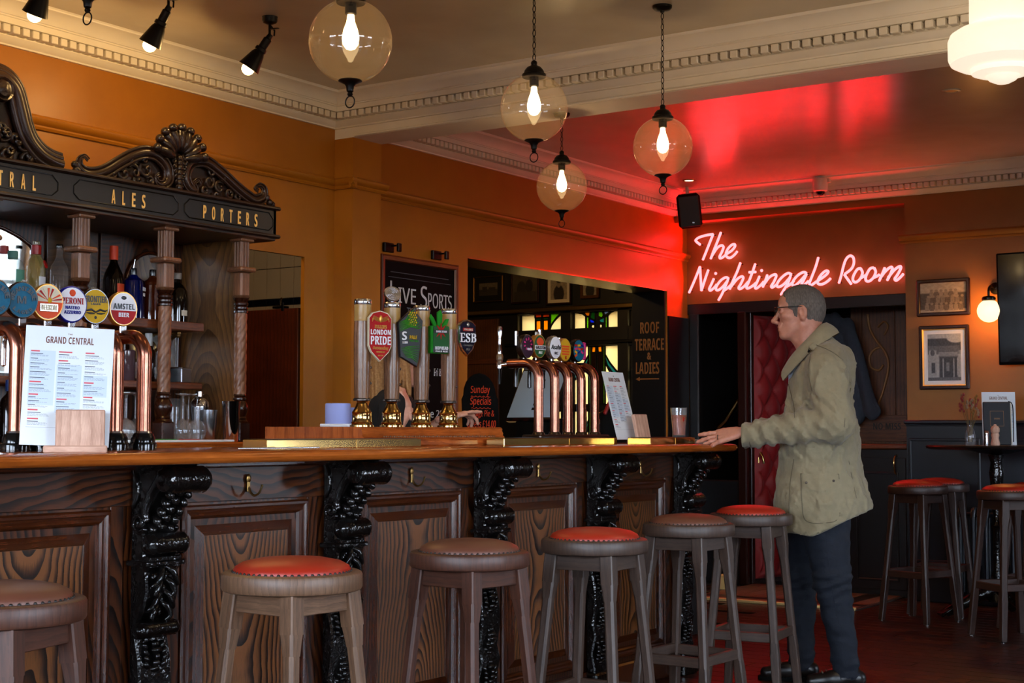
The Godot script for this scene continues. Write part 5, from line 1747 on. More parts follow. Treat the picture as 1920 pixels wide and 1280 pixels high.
	for q in [[-4.385, "left of two tinted glass canisters on the lower bar shelf"], [-4.475, "right of two tinted glass canisters on the lower bar shelf"]]:
		var cn := thing("glass_canister", q[1], "canister", Vector3(-5.12, 1.393, q[0]), 0.0, g2)
		put("jar", MB.new().lathe([Vector2(0, 0), Vector2(0.036, 0), Vector2(0.038, 0.004), Vector2(0.038, 0.135), Vector2(0.034, 0.14), Vector2(0.034, 0.132), Vector2(0.0, 0.03)], Transform3D(), 20), mat("rose_glass", Color(0.30, 0.22, 0.24), 0.08), cn)
	bottle("spirit_bottle", "slim dark bottle with white neck behind the middle column", Vector3(-5.12, 1.393, -4.60), [Vector2(0, 0), Vector2(0.030, 0), Vector2(0.032, 0.004), Vector2(0.032, 0.13), Vector2(0.016, 0.165), Vector2(0.014, 0.21), Vector2(0, 0.21)], bg, [0.165, 0.222, 0.0165, wl], [], g2)
	bottle("spirit_bottle", "small clear bottle with white cap at the left edge of the lower shelf", Vector3(-4.925, 1.125, -3.815), [Vector2(0, 0), Vector2(0.038, 0), Vector2(0.04, 0.004), Vector2(0.04, 0.20), Vector2(0.034, 0.235), Vector2(0.018, 0.27), Vector2(0.016, 0.34), Vector2(0, 0.34)], gin, [0.305, 0.36, 0.019, wl], [0.10, 0.19, wl, "CARGO", M.ink], g2)
	var rum := bottle("spirit_bottle", "rum bottle with blue cap and red palm label beside the leftmost copper tap", Vector3(-4.92, 1.125, -3.715), [Vector2(0, 0), Vector2(0.040, 0), Vector2(0.043, 0.004), Vector2(0.043, 0.15), Vector2(0.036, 0.175), Vector2(0.018, 0.195), Vector2(0.015, 0.21), Vector2(0.015, 0.25), Vector2(0, 0.25)], bg, [0.205, 0.25, 0.021, mat("blue_cap", Color(0.03, 0.13, 0.32), 0.4)], [0.03, 0.145, mat("night_label", Color(0.05, 0.06, 0.06), 0.6)], g2)
	var pa := MB.new()
	for i in 7:
		var a := -1.2 + i * 0.4
		pa.bar(Vector3(0.046, 0.10, 0.0), Vector3(0.046, 0.10 + cos(a) * 0.03, sin(a) * 0.03), Vector2(0.004, 0.001), Vector2(0.001, 0.001))
	pa.bar(Vector3(0.046, 0.065, 0.0), Vector3(0.046, 0.10, 0.0), Vector2(0.004, 0.001), Vector2(0.003, 0.001))
	put("label_palm", pa, mat("label_red", Color(0.80, 0.16, 0.06), 0.6), rum)
	letters("DUPPY", 0.055, 0.018, M.mount_card, rum, Vector3(0.047, 0.056, 0), ry(PI / 2))
	letters("AGED", 0.045, 0.014, M.gold_leaf, rum, Vector3(0.047, 0.038, 0), ry(PI / 2))
	var tin := thing("sugar_tin", "square silver tin on the lower back bar shelf", "tin", Vector3(-5.10, 1.393, -4.77), 0.3, g2)
	put("box", MB.new().box(Vector3(0, 0.034, 0), Vector3(0.075, 0.066, 0.09), 0.004), M.steel, tin)
	put("lid", MB.new().box(Vector3(0, 0.069, 0), Vector3(0.078, 0.008, 0.093), 0.003), M.chrome, tin)
	# upturned wine glasses
	var wg: Node3D = null
	var spots := [[-4.95, -4.33, "behind the two right copper taps, left one"], [-5.04, -4.40, "between the two right copper taps"], [-5.06, -4.475, "just left of the middle turned column"], [-4.93, -4.635, "just right of the middle turned column"], [-5.04, -4.62, "behind the middle turned column"], [-4.94, -4.73, "second right of the middle turned column"], [-5.02, -4.755, "nearest the steel shaker tins"], [-5.12, -4.69, "at the back, before the mixing jug"], [-4.95, -4.24, "hidden mostly by the left menu edge"]]
	for s in spots:
		var g: Node3D
		if wg == null:
			wg = thing("wine_glass", "upturned stemmed wine glass on the back bar counter", "wine glass", Vector3.ZERO, 0.0, "upturned wine glasses on the back bar")
			put("bowl", MB.new().lathe([Vector2(0.030, 0), Vector2(0.038, 0.02), Vector2(0.0425, 0.045), Vector2(0.040, 0.068), Vector2(0.028, 0.088), Vector2(0.010, 0.099), Vector2(0.0045, 0.104)], Transform3D(), 22), cg, wg)
			put("stem", MB.new().lathe([Vector2(0.0045, 0.104), Vector2(0.0035, 0.12), Vector2(0.0035, 0.185), Vector2(0.006, 0.205)], Transform3D(), 12), cg, wg)
			put("foot", MB.new().lathe([Vector2(0.006, 0.205), Vector2(0.030, 0.211), Vector2(0.034, 0.213), Vector2(0.034, 0.215), Vector2(0, 0.216)], Transform3D(), 22), cg, wg)
			g = wg
		else:
			g = copy(wg, "wine_glass")
		g.position = Vector3(s[0], 1.1255, s[1])
		tag(g, "upturned stemmed wine glass on the back counter, %s" % s[2], "wine glass", "upturned wine glasses on the back bar")
	# steel shakers
	var sk := thing("cocktail_tin", "tall polished steel shaker tin at the right end of the back bar counter", "shaker", Vector3(-4.92, 1.125, -4.925), 0.0, "steel bar shakers")
	put("cup", MB.new().lathe([Vector2(0, 0), Vector2(0.031, 0), Vector2(0.033, 0.004), Vector2(0.043, 0.182), Vector2(0.0445, 0.186), Vector2(0.042, 0.186), Vector2(0.032, 0.01), Vector2(0, 0.01)], Transform3D(), 28), M.chrome, sk)
	var sk2 := thing("cocktail_tin", "shorter brushed steel shaker tin left of the tall one", "shaker", Vector3(-4.98, 1.125, -4.845), 0.0, "steel bar shakers")
	put("cup", MB.new().lathe([Vector2(0, 0), Vector2(0.028, 0), Vector2(0.030, 0.004), Vector2(0.038, 0.146), Vector2(0.036, 0.146), Vector2(0.028, 0.01), Vector2(0, 0.01)], Transform3D(), 28), M.steel, sk2)
	var sk3 := thing("cobbler_shaker", "round topped chrome shaker behind the steel tins", "shaker", Vector3(-5.10, 1.125, -4.90), 0.0, "steel bar shakers")
	put("cup", MB.new().lathe([Vector2(0, 0), Vector2(0.034, 0), Vector2(0.044, 0.15), Vector2(0.0445, 0.16)], Transform3D(), 24), M.steel, sk3)
	put("lid", MB.new().lathe([Vector2(0.0445, 0.16), Vector2(0.043, 0.185), Vector2(0.030, 0.205), Vector2(0.018, 0.21), Vector2(0.018, 0.232), Vector2(0.012, 0.236), Vector2(0, 0.237)], Transform3D(), 24), M.chrome, sk3)
	var jg := thing("mixing_glass", "large clear mixing jug behind the upturned glasses", "jug", Vector3(-5.16, 1.125, -4.80), 0.0)
	put("jug", MB.new().lathe([Vector2(0, 0), Vector2(0.04, 0), Vector2(0.042, 0.01), Vector2(0.052, 0.15), Vector2(0.050, 0.19), Vector2(0.056, 0.20)], Transform3D(), 24), cg, jg)
	put("handle", MB.new().tube(spline([Vector3(0.05, 0.17, 0.0), Vector3(0.085, 0.16, 0.0), Vector3(0.085, 0.10, 0.0), Vector3(0.048, 0.06, 0.0)], 5), 0.006, 8), cg, jg)
	# cloths lying along the back counter edge
	var tw := thing("bar_towel", "thin pale bar mat with green edge lying along the back counter", "bar mat", Vector3(-4.86, 1.125, -4.55), 0.0)
	put("cloth", MB.new().box(Vector3(0, 0.005, 0), Vector3(0.06, 0.010, 0.62), 0.003, 2), M.paper_white, tw)
	put("stripe", MB.new().box(Vector3(-0.01, 0.012, 0.13), Vector3(0.03, 0.004, 0.22), 0.001, 2), mat("bar_green", Color(0.06, 0.42, 0.10), 0.6), tw)
	put("stripe", MB.new().box(Vector3(-0.01, 0.012, -0.07), Vector3(0.03, 0.004, 0.10), 0.001, 2), red_c, tw)


# ---------------------------------------------------------------- beer taps, pumps and what stands on the bar
func arc_text(text: String, r: float, a_mid: float, step: float, w: float, h: float, m: Material, parent: Node, bottom := false) -> void:
	# letters round a badge face; badge faces local +Z
	var n := text.length()
	for i in n:
		if text[i] == " ":
			continue
		var k := i - (n - 1) * 0.5
		var a := a_mid + (k * step if bottom else -k * step)
		var p := Vector3(cos(a) * r, sin(a) * r, 0.0135)
		var rot := a - PI / 2 if not bottom else a + PI / 2
		letters(text[i], w, h, m, parent, p, Basis(Vector3(0, 0, 1), rot), "print_letter")

# round lens: local +Z is the face
func badge(parent: Node, at: Vector3, bs: Basis, rx: float, ryy: float, rim: Material, face: Material, edge_t := 0.026) -> Node3D:
	var o := Node3D.new()
	o.name = "badge"
	parent.add_child(o, true)
	o.transform = Transform3D(bs, at)
	var mb := MB.new().lathe([Vector2(0, -edge_t), Vector2(rx * 0.9, -edge_t), Vector2(rx * 1.02, -edge_t * 0.8), Vector2(rx * 1.06, 0.0), Vector2(rx * 1.05, 0.006), Vector2(rx, 0.010), Vector2(rx * 0.95, 0.010)], Transform3D(Basis(Vector3.RIGHT, PI / 2)), 32, 0.0, TAU, Vector2(1.0, ryy / rx))
	put("rim", mb, rim, o)
	put("face", MB.new().lathe([Vector2(rx * 0.96, 0.010), Vector2(rx * 0.6, 0.0118), Vector2(0, 0.0125)], Transform3D(Basis(Vector3.RIGHT, PI / 2)), 32, 0.0, TAU, Vector2(1.0, ryy / rx)), face, o)
	return o

func pipe_path(top: float, reach: float, rad: float, base := 0.0) -> Array:
	var p := [Vector3(0, base, 0), Vector3(0, (base + top) * 0.5, 0), Vector3(0, top - rad, 0)]
	for i in range(1, 9):
		var a := PI / 2 * i / 8.0
		p.append(Vector3(-rad + rad * cos(a), top - rad + rad * sin(a), 0))
	p.append(Vector3(-reach, top, 0))
	return p

func faucet(parent: Node, at: Vector3, m: Material) -> void:
	var f := MB.new()
	f.tube([at + Vector3(0.01, 0, 0), at + Vector3(-0.03, 0, 0)], 0.013, 10)
	f.tube(spline([at + Vector3(-0.025, 0, 0), at + Vector3(-0.045, -0.012, 0), at + Vector3(-0.052, -0.04, 0), at + Vector3(-0.052, -0.10, 0)], 3), 0.0095, 10)
	put("spout", f, m, parent)

func build_taps() -> void:
	var yb := 1.117
	var white := mat("badge_white", Color(0.84, 0.84, 0.86), 0.45, 0.0, 0.28)
	var silver := mat("badge_silver", Color(0.62, 0.60, 0.56), 0.25, 0.8)
	var gold := mat("badge_gold", Color(0.72, 0.52, 0.22), 0.3, 0.7)
	var turq := mat("badge_turquoise", Color(0.02, 0.34, 0.46), 0.45, 0.0, 0.28)
	var yel := mat("badge_yellow", Color(0.74, 0.58, 0.06), 0.45, 0.0, 0.28)
	var red := mat("badge_red", Color(0.60, 0.012, 0.035), 0.45, 0.0, 0.28)
	var blue := mat("badge_blue", Color(0.05, 0.08, 0.50), 0.45, 0.0, 0.28)
	var dk := mat("badge_ink", Color(0.04, 0.05, 0.09), 0.4)
	var orr := mat("badge_orange", Color(0.80, 0.27, 0.10), 0.45, 0.0, 0.28)
	var cream := mat("badge_cream", Color(0.80, 0.76, 0.66), 0.45, 0.0, 0.28)
	var purple := mat("badge_purple", Color(0.16, 0.015, 0.12), 0.45, 0.0, 0.28)
	var pink := mat("badge_pink", Color(0.72, 0.14, 0.42), 0.45, 0.0, 0.28)
	var green := mat("badge_green", Color(0.10, 0.30, 0.14), 0.45, 0.0, 0.28)
	# ---- six single copper towers on the left, lens badges facing the customers
	var zs := [-2.677, -2.770, -2.860, -2.948, -3.036, -3.146]
	var lb := [
		"copper tap nearest the left edge of the photo, its badge cut off",
		"copper tap with a round turquoise badge at the left edge",
		"copper tap with a colourful sunburst badge and orange lower half",
		"copper tap with a blue sided white round badge lettered PERONI",
		"copper tap with a round yellow badge lettered FRONTIER",
		"copper tap with a round white over red badge lettered AMSTEL BIER"]
	var face := ry(PI / 2 - 0.30)
	for i in 6:
		var t := thing("beer_tap", lb[i], "beer tap", Vector3(-3.52, yb, zs[i]), 0.0, "copper taps behind the left menu")
		put("flange", MB.new().lathe([Vector2(0, 0), Vector2(0.0425, 0), Vector2(0.0435, 0.018), Vector2(0.042, 0.022), Vector2(0.038, 0.024), Vector2(0.037, 0.038), Vector2(0.034, 0.044), Vector2(0.032, 0.050), Vector2(0.0, 0.050)], Transform3D(), 32), M.black_gloss, t)
		put("ferrule", MB.new().lathe([Vector2(0.025, 0.048), Vector2(0.027, 0.052), Vector2(0.025, 0.058)], Transform3D(), 24), M.steel, t)
		put("pipe", MB.new().tube(pipe_path(0.352, 0.135, 0.062, 0.048), 0.0225, 20, true, Vector3(0, 0, 1)), M.copper, t)
		faucet(t, Vector3(-0.135, 0.352, 0), M.chrome)
		put("badge_arm", MB.new().box(Vector3(-0.078, 0.392, 0.020), Vector3(0.008, 0.06, 0.026), 0.002), M.steel, t)
		var at := Vector3(-0.075, 0.438, 0.026)
		if i == 0 or i == 1:
			var b := badge(t, at, face, 0.045, 0.052, M.black_gloss, turq)
			arc_text("MEANTIME", 0.033, PI / 2, 0.40, 0.014, 0.014, dk, b)
			arc_text("LAGER", 0.036, -PI / 2, 0.36, 0.011, 0.011, dk, b, true)
			letters("M", 0.026, 0.022, dk, b, Vector3(-0.004, 0.0, 0.0135))
		elif i == 2:
			var b := badge(t, at, face, 0.045, 0.053, gold, cream)
			for k in 9:
				var a := 0.25 + k * 0.33
				var ray := MB.new().prism(PackedVector2Array([Vector2(0, 0.004), Vector2(cos(a - 0.07), sin(a - 0.07)) * 0.042, Vector2(cos(a + 0.07), sin(a + 0.07)) * 0.042]), xf(Vector3(0, 0, 0.011)), 0.0025)
				put("sun_ray", ray, [red, orr, cream][k % 3], b)
			var low := PackedVector2Array([Vector2(-0.043, 0.002)])
			for k in 11:
				var a := -PI + PI * k / 10.0
				low.append(Vector2(cos(a) * 0.043, sin(a) * 0.049))
			put("lower_field", MB.new().prism(low, xf(Vector3(0, 0, 0.0105)), 0.002), orr, b)
			put("name_panel", MB.new().box(Vector3(0.002, -0.016, 0.0125), Vector3(0.056, 0.024, 0.003), 0.001), silver, b)
			letters("BEEKON", 0.046, 0.016, cream, b, Vector3(0.002, -0.016, 0.015))
			put("chick", MB.new().blob(Vector3(0.004, 0.006, 0.012), Vector3(0.007, 0.009, 0.003), Basis(), 10), yel, b)
		elif i == 3:
			var b := badge(t, at, face, 0.046, 0.053, blue, white, 0.034)
			put("red_crest", MB.new().blob(Vector3(0, 0.034, 0.0115), Vector3(0.010, 0.011, 0.002), Basis(), 12), orr, b)
			letters("PERONI", 0.068, 0.019, red, b, Vector3(0, 0.010, 0.0135), Basis(), "lettering", true)
			letters("NASTRO", 0.044, 0.010, blue, b, Vector3(0.0, -0.010, 0.0135))
			letters("AZZURRO", 0.052, 0.010, blue, b, Vector3(0.0, -0.024, 0.0135))
		elif i == 4:
			var b := badge(t, at, face, 0.044, 0.053, M.black_gloss, yel)
			letters("FRONTIER", 0.070, 0.020, dk, b, Vector3(0, 0.022, 0.0135))
			letters("LAGER", 0.030, 0.006, dk, b, Vector3(0, 0.007, 0.0135))
			var art := MB.new()
			for s in [-1, 1]:
				art.tube([Vector3(0, -0.018, 0.0135), Vector3(s * 0.014, -0.010, 0.0132), Vector3(s * 0.030, -0.014, 0.0125), Vector3(s * 0.038, -0.009, 0.012)], [0.0025, 0.0035, 0.003, 0.001], 6)
				art.tube([Vector3(s * 0.004, -0.022, 0.0135), Vector3(s * 0.018, -0.022, 0.0132), Vector3(s * 0.030, -0.020, 0.0125)], [0.002, 0.003, 0.001], 6)
			art.blob(Vector3(0, -0.034, 0.0125), Vector3(0.004, 0.005, 0.0015), Basis(), 8)
			put("eagle_print", art, dk, b)
		else:
			var b := badge(t, at, face, 0.045, 0.052, gold, white)
			var low := PackedVector2Array([Vector2(-0.041, -0.006)])
			for k in 13:
				var a := -PI + 0.1 + (PI - 0.2) * k / 12.0
				low.append(Vector2(cos(a) * 0.041, sin(a) * 0.047 - 0.002))
			low.append(Vector2(0.041, -0.006))
			put("lower_field", MB.new().prism(low, xf(Vector3(0, 0, 0.0105)), 0.0022), red, b)
			letters("AMSTEL", 0.070, 0.018, dk, b, Vector3(0, 0.007, 0.0135))
			letters("BIER", 0.034, 0.013, white, b, Vector3(0, -0.019, 0.0138))
			put("crest", MB.new().blob(Vector3(0, 0.034, 0.0115), Vector3(0.009, 0.006, 0.002), Basis(), 10), dk, b)
	# ---- four hand pumps on a moulded base
	var pb := thing("pump_plinth", "long moulded brown wooden plinth carrying the four hand pumps", "plinth", Vector3(-3.55, yb, -4.70))
	put("lower_step", MB.new().box(Vector3(-0.25, 0.014, -0.01), Vector3(0.52, 0.028, 0.98), 0.006, 2), M.pump_base_wood, pb)
	var prof := PackedVector2Array([Vector2(-0.50, 0.026), Vector2(0.0, 0.026), Vector2(0.002, 0.034), Vector2(-0.008, 0.042), Vector2(-0.006, 0.05), Vector2(-0.012, 0.060), Vector2(-0.010, 0.068), Vector2(-0.018, 0.075), Vector2(-0.50, 0.075)])
	put("upper_step", MB.new().prism(prof, xf(Vector3(0, 0, -0.46)), 0.92, 0.0, 30.0), M.pump_base_wood, pb)
	var cr := MB.new()
	for i in 58:
		cr.blob(Vector3(-0.002, 0.037, 0.34 - i * 0.0128), Vector3(0.004, 0.0045 + 0.0015 * sin(i * 2.7), 0.0042), Basis(), 6)
	put("carved_row", cr, M.pump_wood, pb)
	var pl := [
		"left hand pump of the four, brass based, behind the red shield clip",
		"second hand pump from the left, topped by a round metal spiral disc",
		"third hand pump from the left, behind the green and black pump clips",
		"right hand pump of the four, next to the dark blue ESB shield"]
	var pz := [-4.311, -4.489, -4.676, -4.858]
	var proto: Node3D = null
	for i in 4:
		var t: Node3D
		if proto == null:
			t = thing("hand_pump", pl[i], "hand pump", Vector3.ZERO, 0.0, "wooden hand pumps on the bar")
			proto = t
			put("base_bell", MB.new().lathe([Vector2(0, 0), Vector2(0.040, 0), Vector2(0.040, 0.006), Vector2(0.034, 0.010), Vector2(0.036, 0.016), Vector2(0.0325, 0.022), Vector2(0.0325, 0.052), Vector2(0.034, 0.055), Vector2(0.030, 0.060), Vector2(0.022, 0.076), Vector2(0.017, 0.092), Vector2(0.019, 0.095), Vector2(0.017, 0.100), Vector2(0.0, 0.100)], Transform3D(), 30), M.brass, t)
			put("collar", MB.new().lathe([Vector2(0.0, 0.098), Vector2(0.029, 0.098), Vector2(0.030, 0.103), Vector2(0.028, 0.108), Vector2(0, 0.108)], Transform3D(), 26), M.gunmetal, t)
			put("handle", MB.new().lathe([Vector2(0.025, 0.106), Vector2(0.0265, 0.14), Vector2(0.0285, 0.26), Vector2(0.0290, 0.34), Vector2(0.0275, 0.40)], Transform3D(), 26), M.pump_wood, t)
			put("horn_band", MB.new().lathe([Vector2(0.0275, 0.40), Vector2(0.0288, 0.404), Vector2(0.0282, 0.41), Vector2(0.0288, 0.414), Vector2(0.0285, 0.462)], Transform3D(), 26), mat("horn", Color(0.62, 0.48, 0.24), 0.3), t)
			put("cap", MB.new().lathe([Vector2(0.0285, 0.462), Vector2(0.0295, 0.464), Vector2(0.0295, 0.480), Vector2(0.027, 0.484), Vector2(0, 0.486)], Transform3D(), 26), M.steel, t)
			for y in [0.225, 0.165]:
				put("screw", MB.new().blob(Vector3(0.020, y, -0.018), Vector3(0.006, 0.006, 0.006), Basis(), 10), M.gunmetal, t)
		else:
			t = copy(proto, "hand_pump")
			tag(t, pl[i], "hand pump", "wooden hand pumps on the bar")
		t.position = Vector3(-3.62, yb + 0.075, pz[i])
		t.scale = Vector3(1.13, 1.0, 1.13)
	var disc := proto.get_parent().get_node("hand_pump_001")
	var dm := MB.new()
	var fb := Basis(Vector3.UP, PI / 2 - 0.5) * Basis(Vector3.RIGHT, PI / 2 - 0.3)
	dm.lathe([Vector2(0, -0.006), Vector2(0.030, -0.006), Vector2(0.032, 0), Vector2(0.030, 0.006), Vector2(0, 0.005)], Transform3D(fb, Vector3(0, 0.517, 0)), 26)
	var spq := []
	for p in spiral(Vector2.ZERO, 0.028, 0.003, 0.0, 4.0, 70):
		spq.append(Vector3(0, 0.517, 0) + fb * Vector3(p.x, 0.006, p.y))
	dm.tube(spq, 0.0016, 5)
	dm.tube([Vector3(0, 0.48, 0), Vector3(0, 0.49, 0)], 0.008, 8)
	put("spiral_disc", dm, M.steel, disc)
	# pump clips
	var cf := ry(PI / 2 - 0.38)
	var c1 := thing("pump_clip", "red pointed shield clip lettered LONDON PRIDE", "pump clip", Vector3(-3.555, 1.540, -4.337), 0.0, "pump clips")
	c1.basis = cf.scaled(Vector3.ONE * 1.06)
	var shield := PackedVector2Array([Vector2(-0.046, 0.060), Vector2(-0.030, 0.078), Vector2(0, 0.086), Vector2(0.030, 0.078), Vector2(0.046, 0.060), Vector2(0.046, -0.040), Vector2(0.036, -0.062), Vector2(0, -0.096), Vector2(-0.036, -0.062), Vector2(-0.046, -0.040)])
	put("back_plate", MB.new().prism(shield, xf(Vector3(0, 0, -0.012)), 0.012), cream, c1)
	var sm := PackedVector2Array()
	for p in shield:
		sm.append(p * Vector2(0.95, 0.965))
	put("face", MB.new().prism(sm, xf(Vector3(0, 0, -0.002)), 0.005, 0.002), red, c1)
	letters("FULLER'S", 0.048, 0.012, gold, c1, Vector3(0, 0.028, 0.004), Basis(), "lettering", true)
	letters("LONDON", 0.080, 0.018, white, c1, Vector3(0, 0.009, 0.0045))
	letters("PRIDE", 0.080, 0.030, white, c1, Vector3(0, -0.021, 0.005))
	letters("Outstanding", 0.062, 0.014, gold, c1, Vector3(0, -0.049, 0.004), Basis(), "lettering", true, false, 0.002, 0.25)
	letters("PREMIUM ALE", 0.034, 0.005, gold, c1, Vector3(0, -0.062, 0.004))
	letters("ABV 4.7%", 0.022, 0.005, gold, c1, Vector3(0, -0.075, 0.004))
	var gr := MB.new()
	for s in [-1, 1]:
		for k in 5:
			gr.tube([Vector3(s * 0.006, 0.046 + k * 0.003, 0.0035), Vector3(s * (0.020 + k * 0.002), 0.050 + k * 0.004, 0.0035), Vector3(s * 0.034, 0.058 - k * 0.003, 0.0035)], 0.0012, 4)
	gr.blob(Vector3(0, 0.056, 0.004), Vector3(0.007, 0.014, 0.002), Basis(), 8)
	put("crest", gr, gold, c1)
	var c2 := thing("pump_clip", "black and green leaf patterned angular pump clip", "pump clip", Vector3(-3.555, 1.540, -4.520), 0.0, "pump clips")
	c2.basis = cf.scaled(Vector3.ONE * 1.17)
	var gl := mat("clip_green", Color(0.18, 0.46, 0.09), 0.5, 0.0, 0.28)
	var o2 := PackedVector2Array([Vector2(0.012, 0.098), Vector2(0.048, 0.056), Vector2(0.044, 0.02), Vector2(0.034, -0.07), Vector2(0.026, -0.098), Vector2(-0.036, -0.066), Vector2(-0.046, 0.048)])
	put("back_plate", MB.new().prism(o2, xf(Vector3(0, 0, -0.012)), 0.014, 0.002), dk, c2)
	var lv := MB.new()
	var lv2 := MB.new()
	for k in 8:
		var t := k / 7.0
		lv.tube([Vector3(-0.042, 0.048 - t * 0.030, 0.003), Vector3(-0.02 + t * 0.02, 0.055 - t * 0.02, 0.003), Vector3(0.0 + t * 0.03, 0.080 - t * 0.05, 0.003), Vector3(0.012 + t * 0.030, 0.092 - t * 0.055, 0.003)], [0.0008, 0.002, 0.002, 0.0008], 5)
		lv2.tube([Vector3(-0.036 + t * 0.02, -0.040 - t * 0.028, 0.003), Vector3(-0.008 + t * 0.012, -0.032 - t * 0.036, 0.003), Vector3(0.034 - t * 0.008, -0.028 - t * 0.055, 0.003)], [0.0008, 0.002, 0.001], 5)
	put("leaf_print", lv, gl, c2).set_meta("kind", "stuff")
	put("leaf_print", lv2, gl, c2).set_meta("kind", "stuff")
	var hp := MB.new()
	for r in 6:
		for c in 4:
			hp.blob(Vector3(-0.006 + c * 0.008 + (r % 2) * 0.004, 0.042 + r * 0.008, 0.003), Vector3(0.003, 0.004, 0.0015), Basis(), 6)
	put("hop_print", hp, yel, c2)
	letters("S", 0.018, 0.028, white, c2, Vector3(-0.024, 0.004, 0.004))
	letters("PALE", 0.028, 0.012, yel, c2, Vector3(0.010, 0.0, 0.004))
	letters("PALE ALE", 0.034, 0.006, gl, c2, Vector3(0.013, -0.012, 0.004))
	letters("SESSION", 0.020, 0.007, white, c2, Vector3(-0.022, -0.018, 0.004))
	var c3 := thing("pump_clip", "bright green rectangular pump clip with leaf top and HOPHEAD lettering", "pump clip", Vector3(-3.555, 1.546, -4.712), 0.0, "pump clips")
	c3.basis = cf.scaled(Vector3.ONE * 1.10)
	var gn := mat("clip_bright_green", Color(0.05, 0.46, 0.06), 0.5, 0.0, 0.28)
	put("back_plate", MB.new().box(Vector3(0, -0.005, -0.010), Vector3(0.078, 0.100, 0.022), 0.003), gn, c3)
	put("face", MB.new().box(Vector3(0.004, -0.004, 0.002), Vector3(0.068, 0.094, 0.003), 0.001), green, c3)
	var lf := MB.new()
	for s in [[0.0, 0.074, 0.02, 0.0], [-0.026, 0.058, 0.014, 0.5], [0.02, 0.05, 0.014, -0.6]]:
		lf.prism(PackedVector2Array([Vector2(-s[2] * 0.5, -0.03), Vector2(s[2] * 0.5, -0.03), Vector2(s[2] * 0.6, 0.012), Vector2(0.004, 0.03), Vector2(-s[2] * 0.5, 0.02)]), Transform3D(Basis(Vector3(0, 0, 1), s[3]), Vector3(s[0], s[1], -0.008)), 0.008, 0.002)
	put("leaf_top", lf, gn, c3)
	var sp := MB.new()
	for k in 8:
		var a := k * TAU / 8
		sp.bar(Vector3(0.002, 0.026, 0.004), Vector3(0.002 + cos(a) * 0.026, 0.026 + sin(a) * 0.030, 0.004), Vector2(0.005, 0.001), Vector2(0.0008, 0.001), Vector3(0, 0, 1))
	put("star", sp, red, c3)
	put("name_strip", MB.new().box(Vector3(0.002, 0.024, 0.006), Vector3(0.062, 0.012, 0.003), 0.001), dk, c3)
	letters("DARK STAR", 0.044, 0.007, white, c3, Vector3(0.002, 0.024, 0.008))
	put("lower_strip", MB.new().box(Vector3(0.004, -0.045, 0.004), Vector3(0.068, 0.016, 0.002), 0.0005), dk, c3)
	letters("HOPHEAD", 0.054, 0.012, white, c3, Vector3(0.004, -0.036, 0.006))
	letters("PALE ALE", 0.05, 0.005, white, c3, Vector3(0.004, -0.048, 0.006))
	var c4 := thing("pump_clip", "dark blue silver edged shield clip lettered ESB", "pump clip", Vector3(-3.555, 1.560, -4.900), 0.0, "pump clips")
	c4.basis = cf.scaled(Vector3.ONE * 1.12)
	var o4 := PackedVector2Array([Vector2(-0.038, 0.044), Vector2(-0.022, 0.060), Vector2(0, 0.066), Vector2(0.022, 0.060), Vector2(0.038, 0.044), Vector2(0.038, -0.012), Vector2(0.022, -0.048), Vector2(0, -0.070), Vector2(-0.022, -0.048), Vector2(-0.038, -0.012)])
	put("back_plate", MB.new().prism(o4, xf(Vector3(0, 0, -0.014)), 0.014, 0.003), M.chrome, c4)
	var o5 := PackedVector2Array()
	for p in o4:
		o5.append(p * 0.9)
	put("face", MB.new().prism(o5, xf(Vector3(0, 0, -0.004)), 0.006, 0.001), mat("clip_navy", Color(0.03, 0.04, 0.12), 0.2), c4)
	letters("ESB", 0.070, 0.034, white, c4, Vector3(0, -0.002, 0.004), Basis(), "lettering", true)
	put("red_strip", MB.new().box(Vector3(0, 0.028, 0.003), Vector3(0.044, 0.012, 0.003), 0.001), red, c4)
	letters("FULLER'S", 0.036, 0.007, cream, c4, Vector3(0, 0.028, 0.0055))
	letters("Champion", 0.038, 0.010, silver, c4, Vector3(0, -0.030, 0.004), Basis(), "lettering", true, false, 0.002, 0.2)
	letters("ALE", 0.018, 0.008, silver, c4, Vector3(0, -0.044, 0.004), Basis(), "lettering", true)
	put("top_crest", MB.new().blob(Vector3(0, 0.046, 0.003), Vector3(0.006, 0.008, 0.002), Basis(), 8), silver, c4)
	# ---- five pipe copper font on the right
	var f := thing("beer_font", "copper font of five curved pipes with lens badges right of the hand pumps", "beer font", Vector3(-3.60, yb, -5.74))
	put("base", MB.new().box(Vector3(0.0, 0.034, 0.0), Vector3(0.10, 0.020, 0.60), 0.006, 2), M.gunmetal, f)
	put("base_plinth", MB.new().box(Vector3(0.0, 0.012, 0.0), Vector3(0.12, 0.024, 0.64), 0.004, 2), M.black_gloss, f)
	var rz := [0.239, 0.107, -0.006, -0.123, -0.242]
	for i in 5:
		put("ferrule", MB.new().lathe([Vector2(0.024, 0.042), Vector2(0.028, 0.044), Vector2(0.026, 0.052), Vector2(0.022, 0.056)], xf(Vector3(0, 0, rz[i])), 22), M.gunmetal, f)
		var pp := pipe_path(0.362, 0.16, 0.07, 0.042)
		for k in pp.size():
			pp[k] += Vector3(0, 0, rz[i])
		put("pipe", MB.new().tube(pp, 0.0215, 20, true, Vector3(0, 0, 1)), M.copper, f)
		if i > 0:
			faucet(f, Vector3(-0.16, 0.362, rz[i]), M.black_gloss)
	# the stout spout at the front of the first pipe
	var st := MB.new()
	var q := Vector3(-0.20, 0.355, 0.255)
	st.tube([Vector3(-0.155, 0.362, 0.239), q + Vector3(0, 0.002, 0)], 0.010, 10)
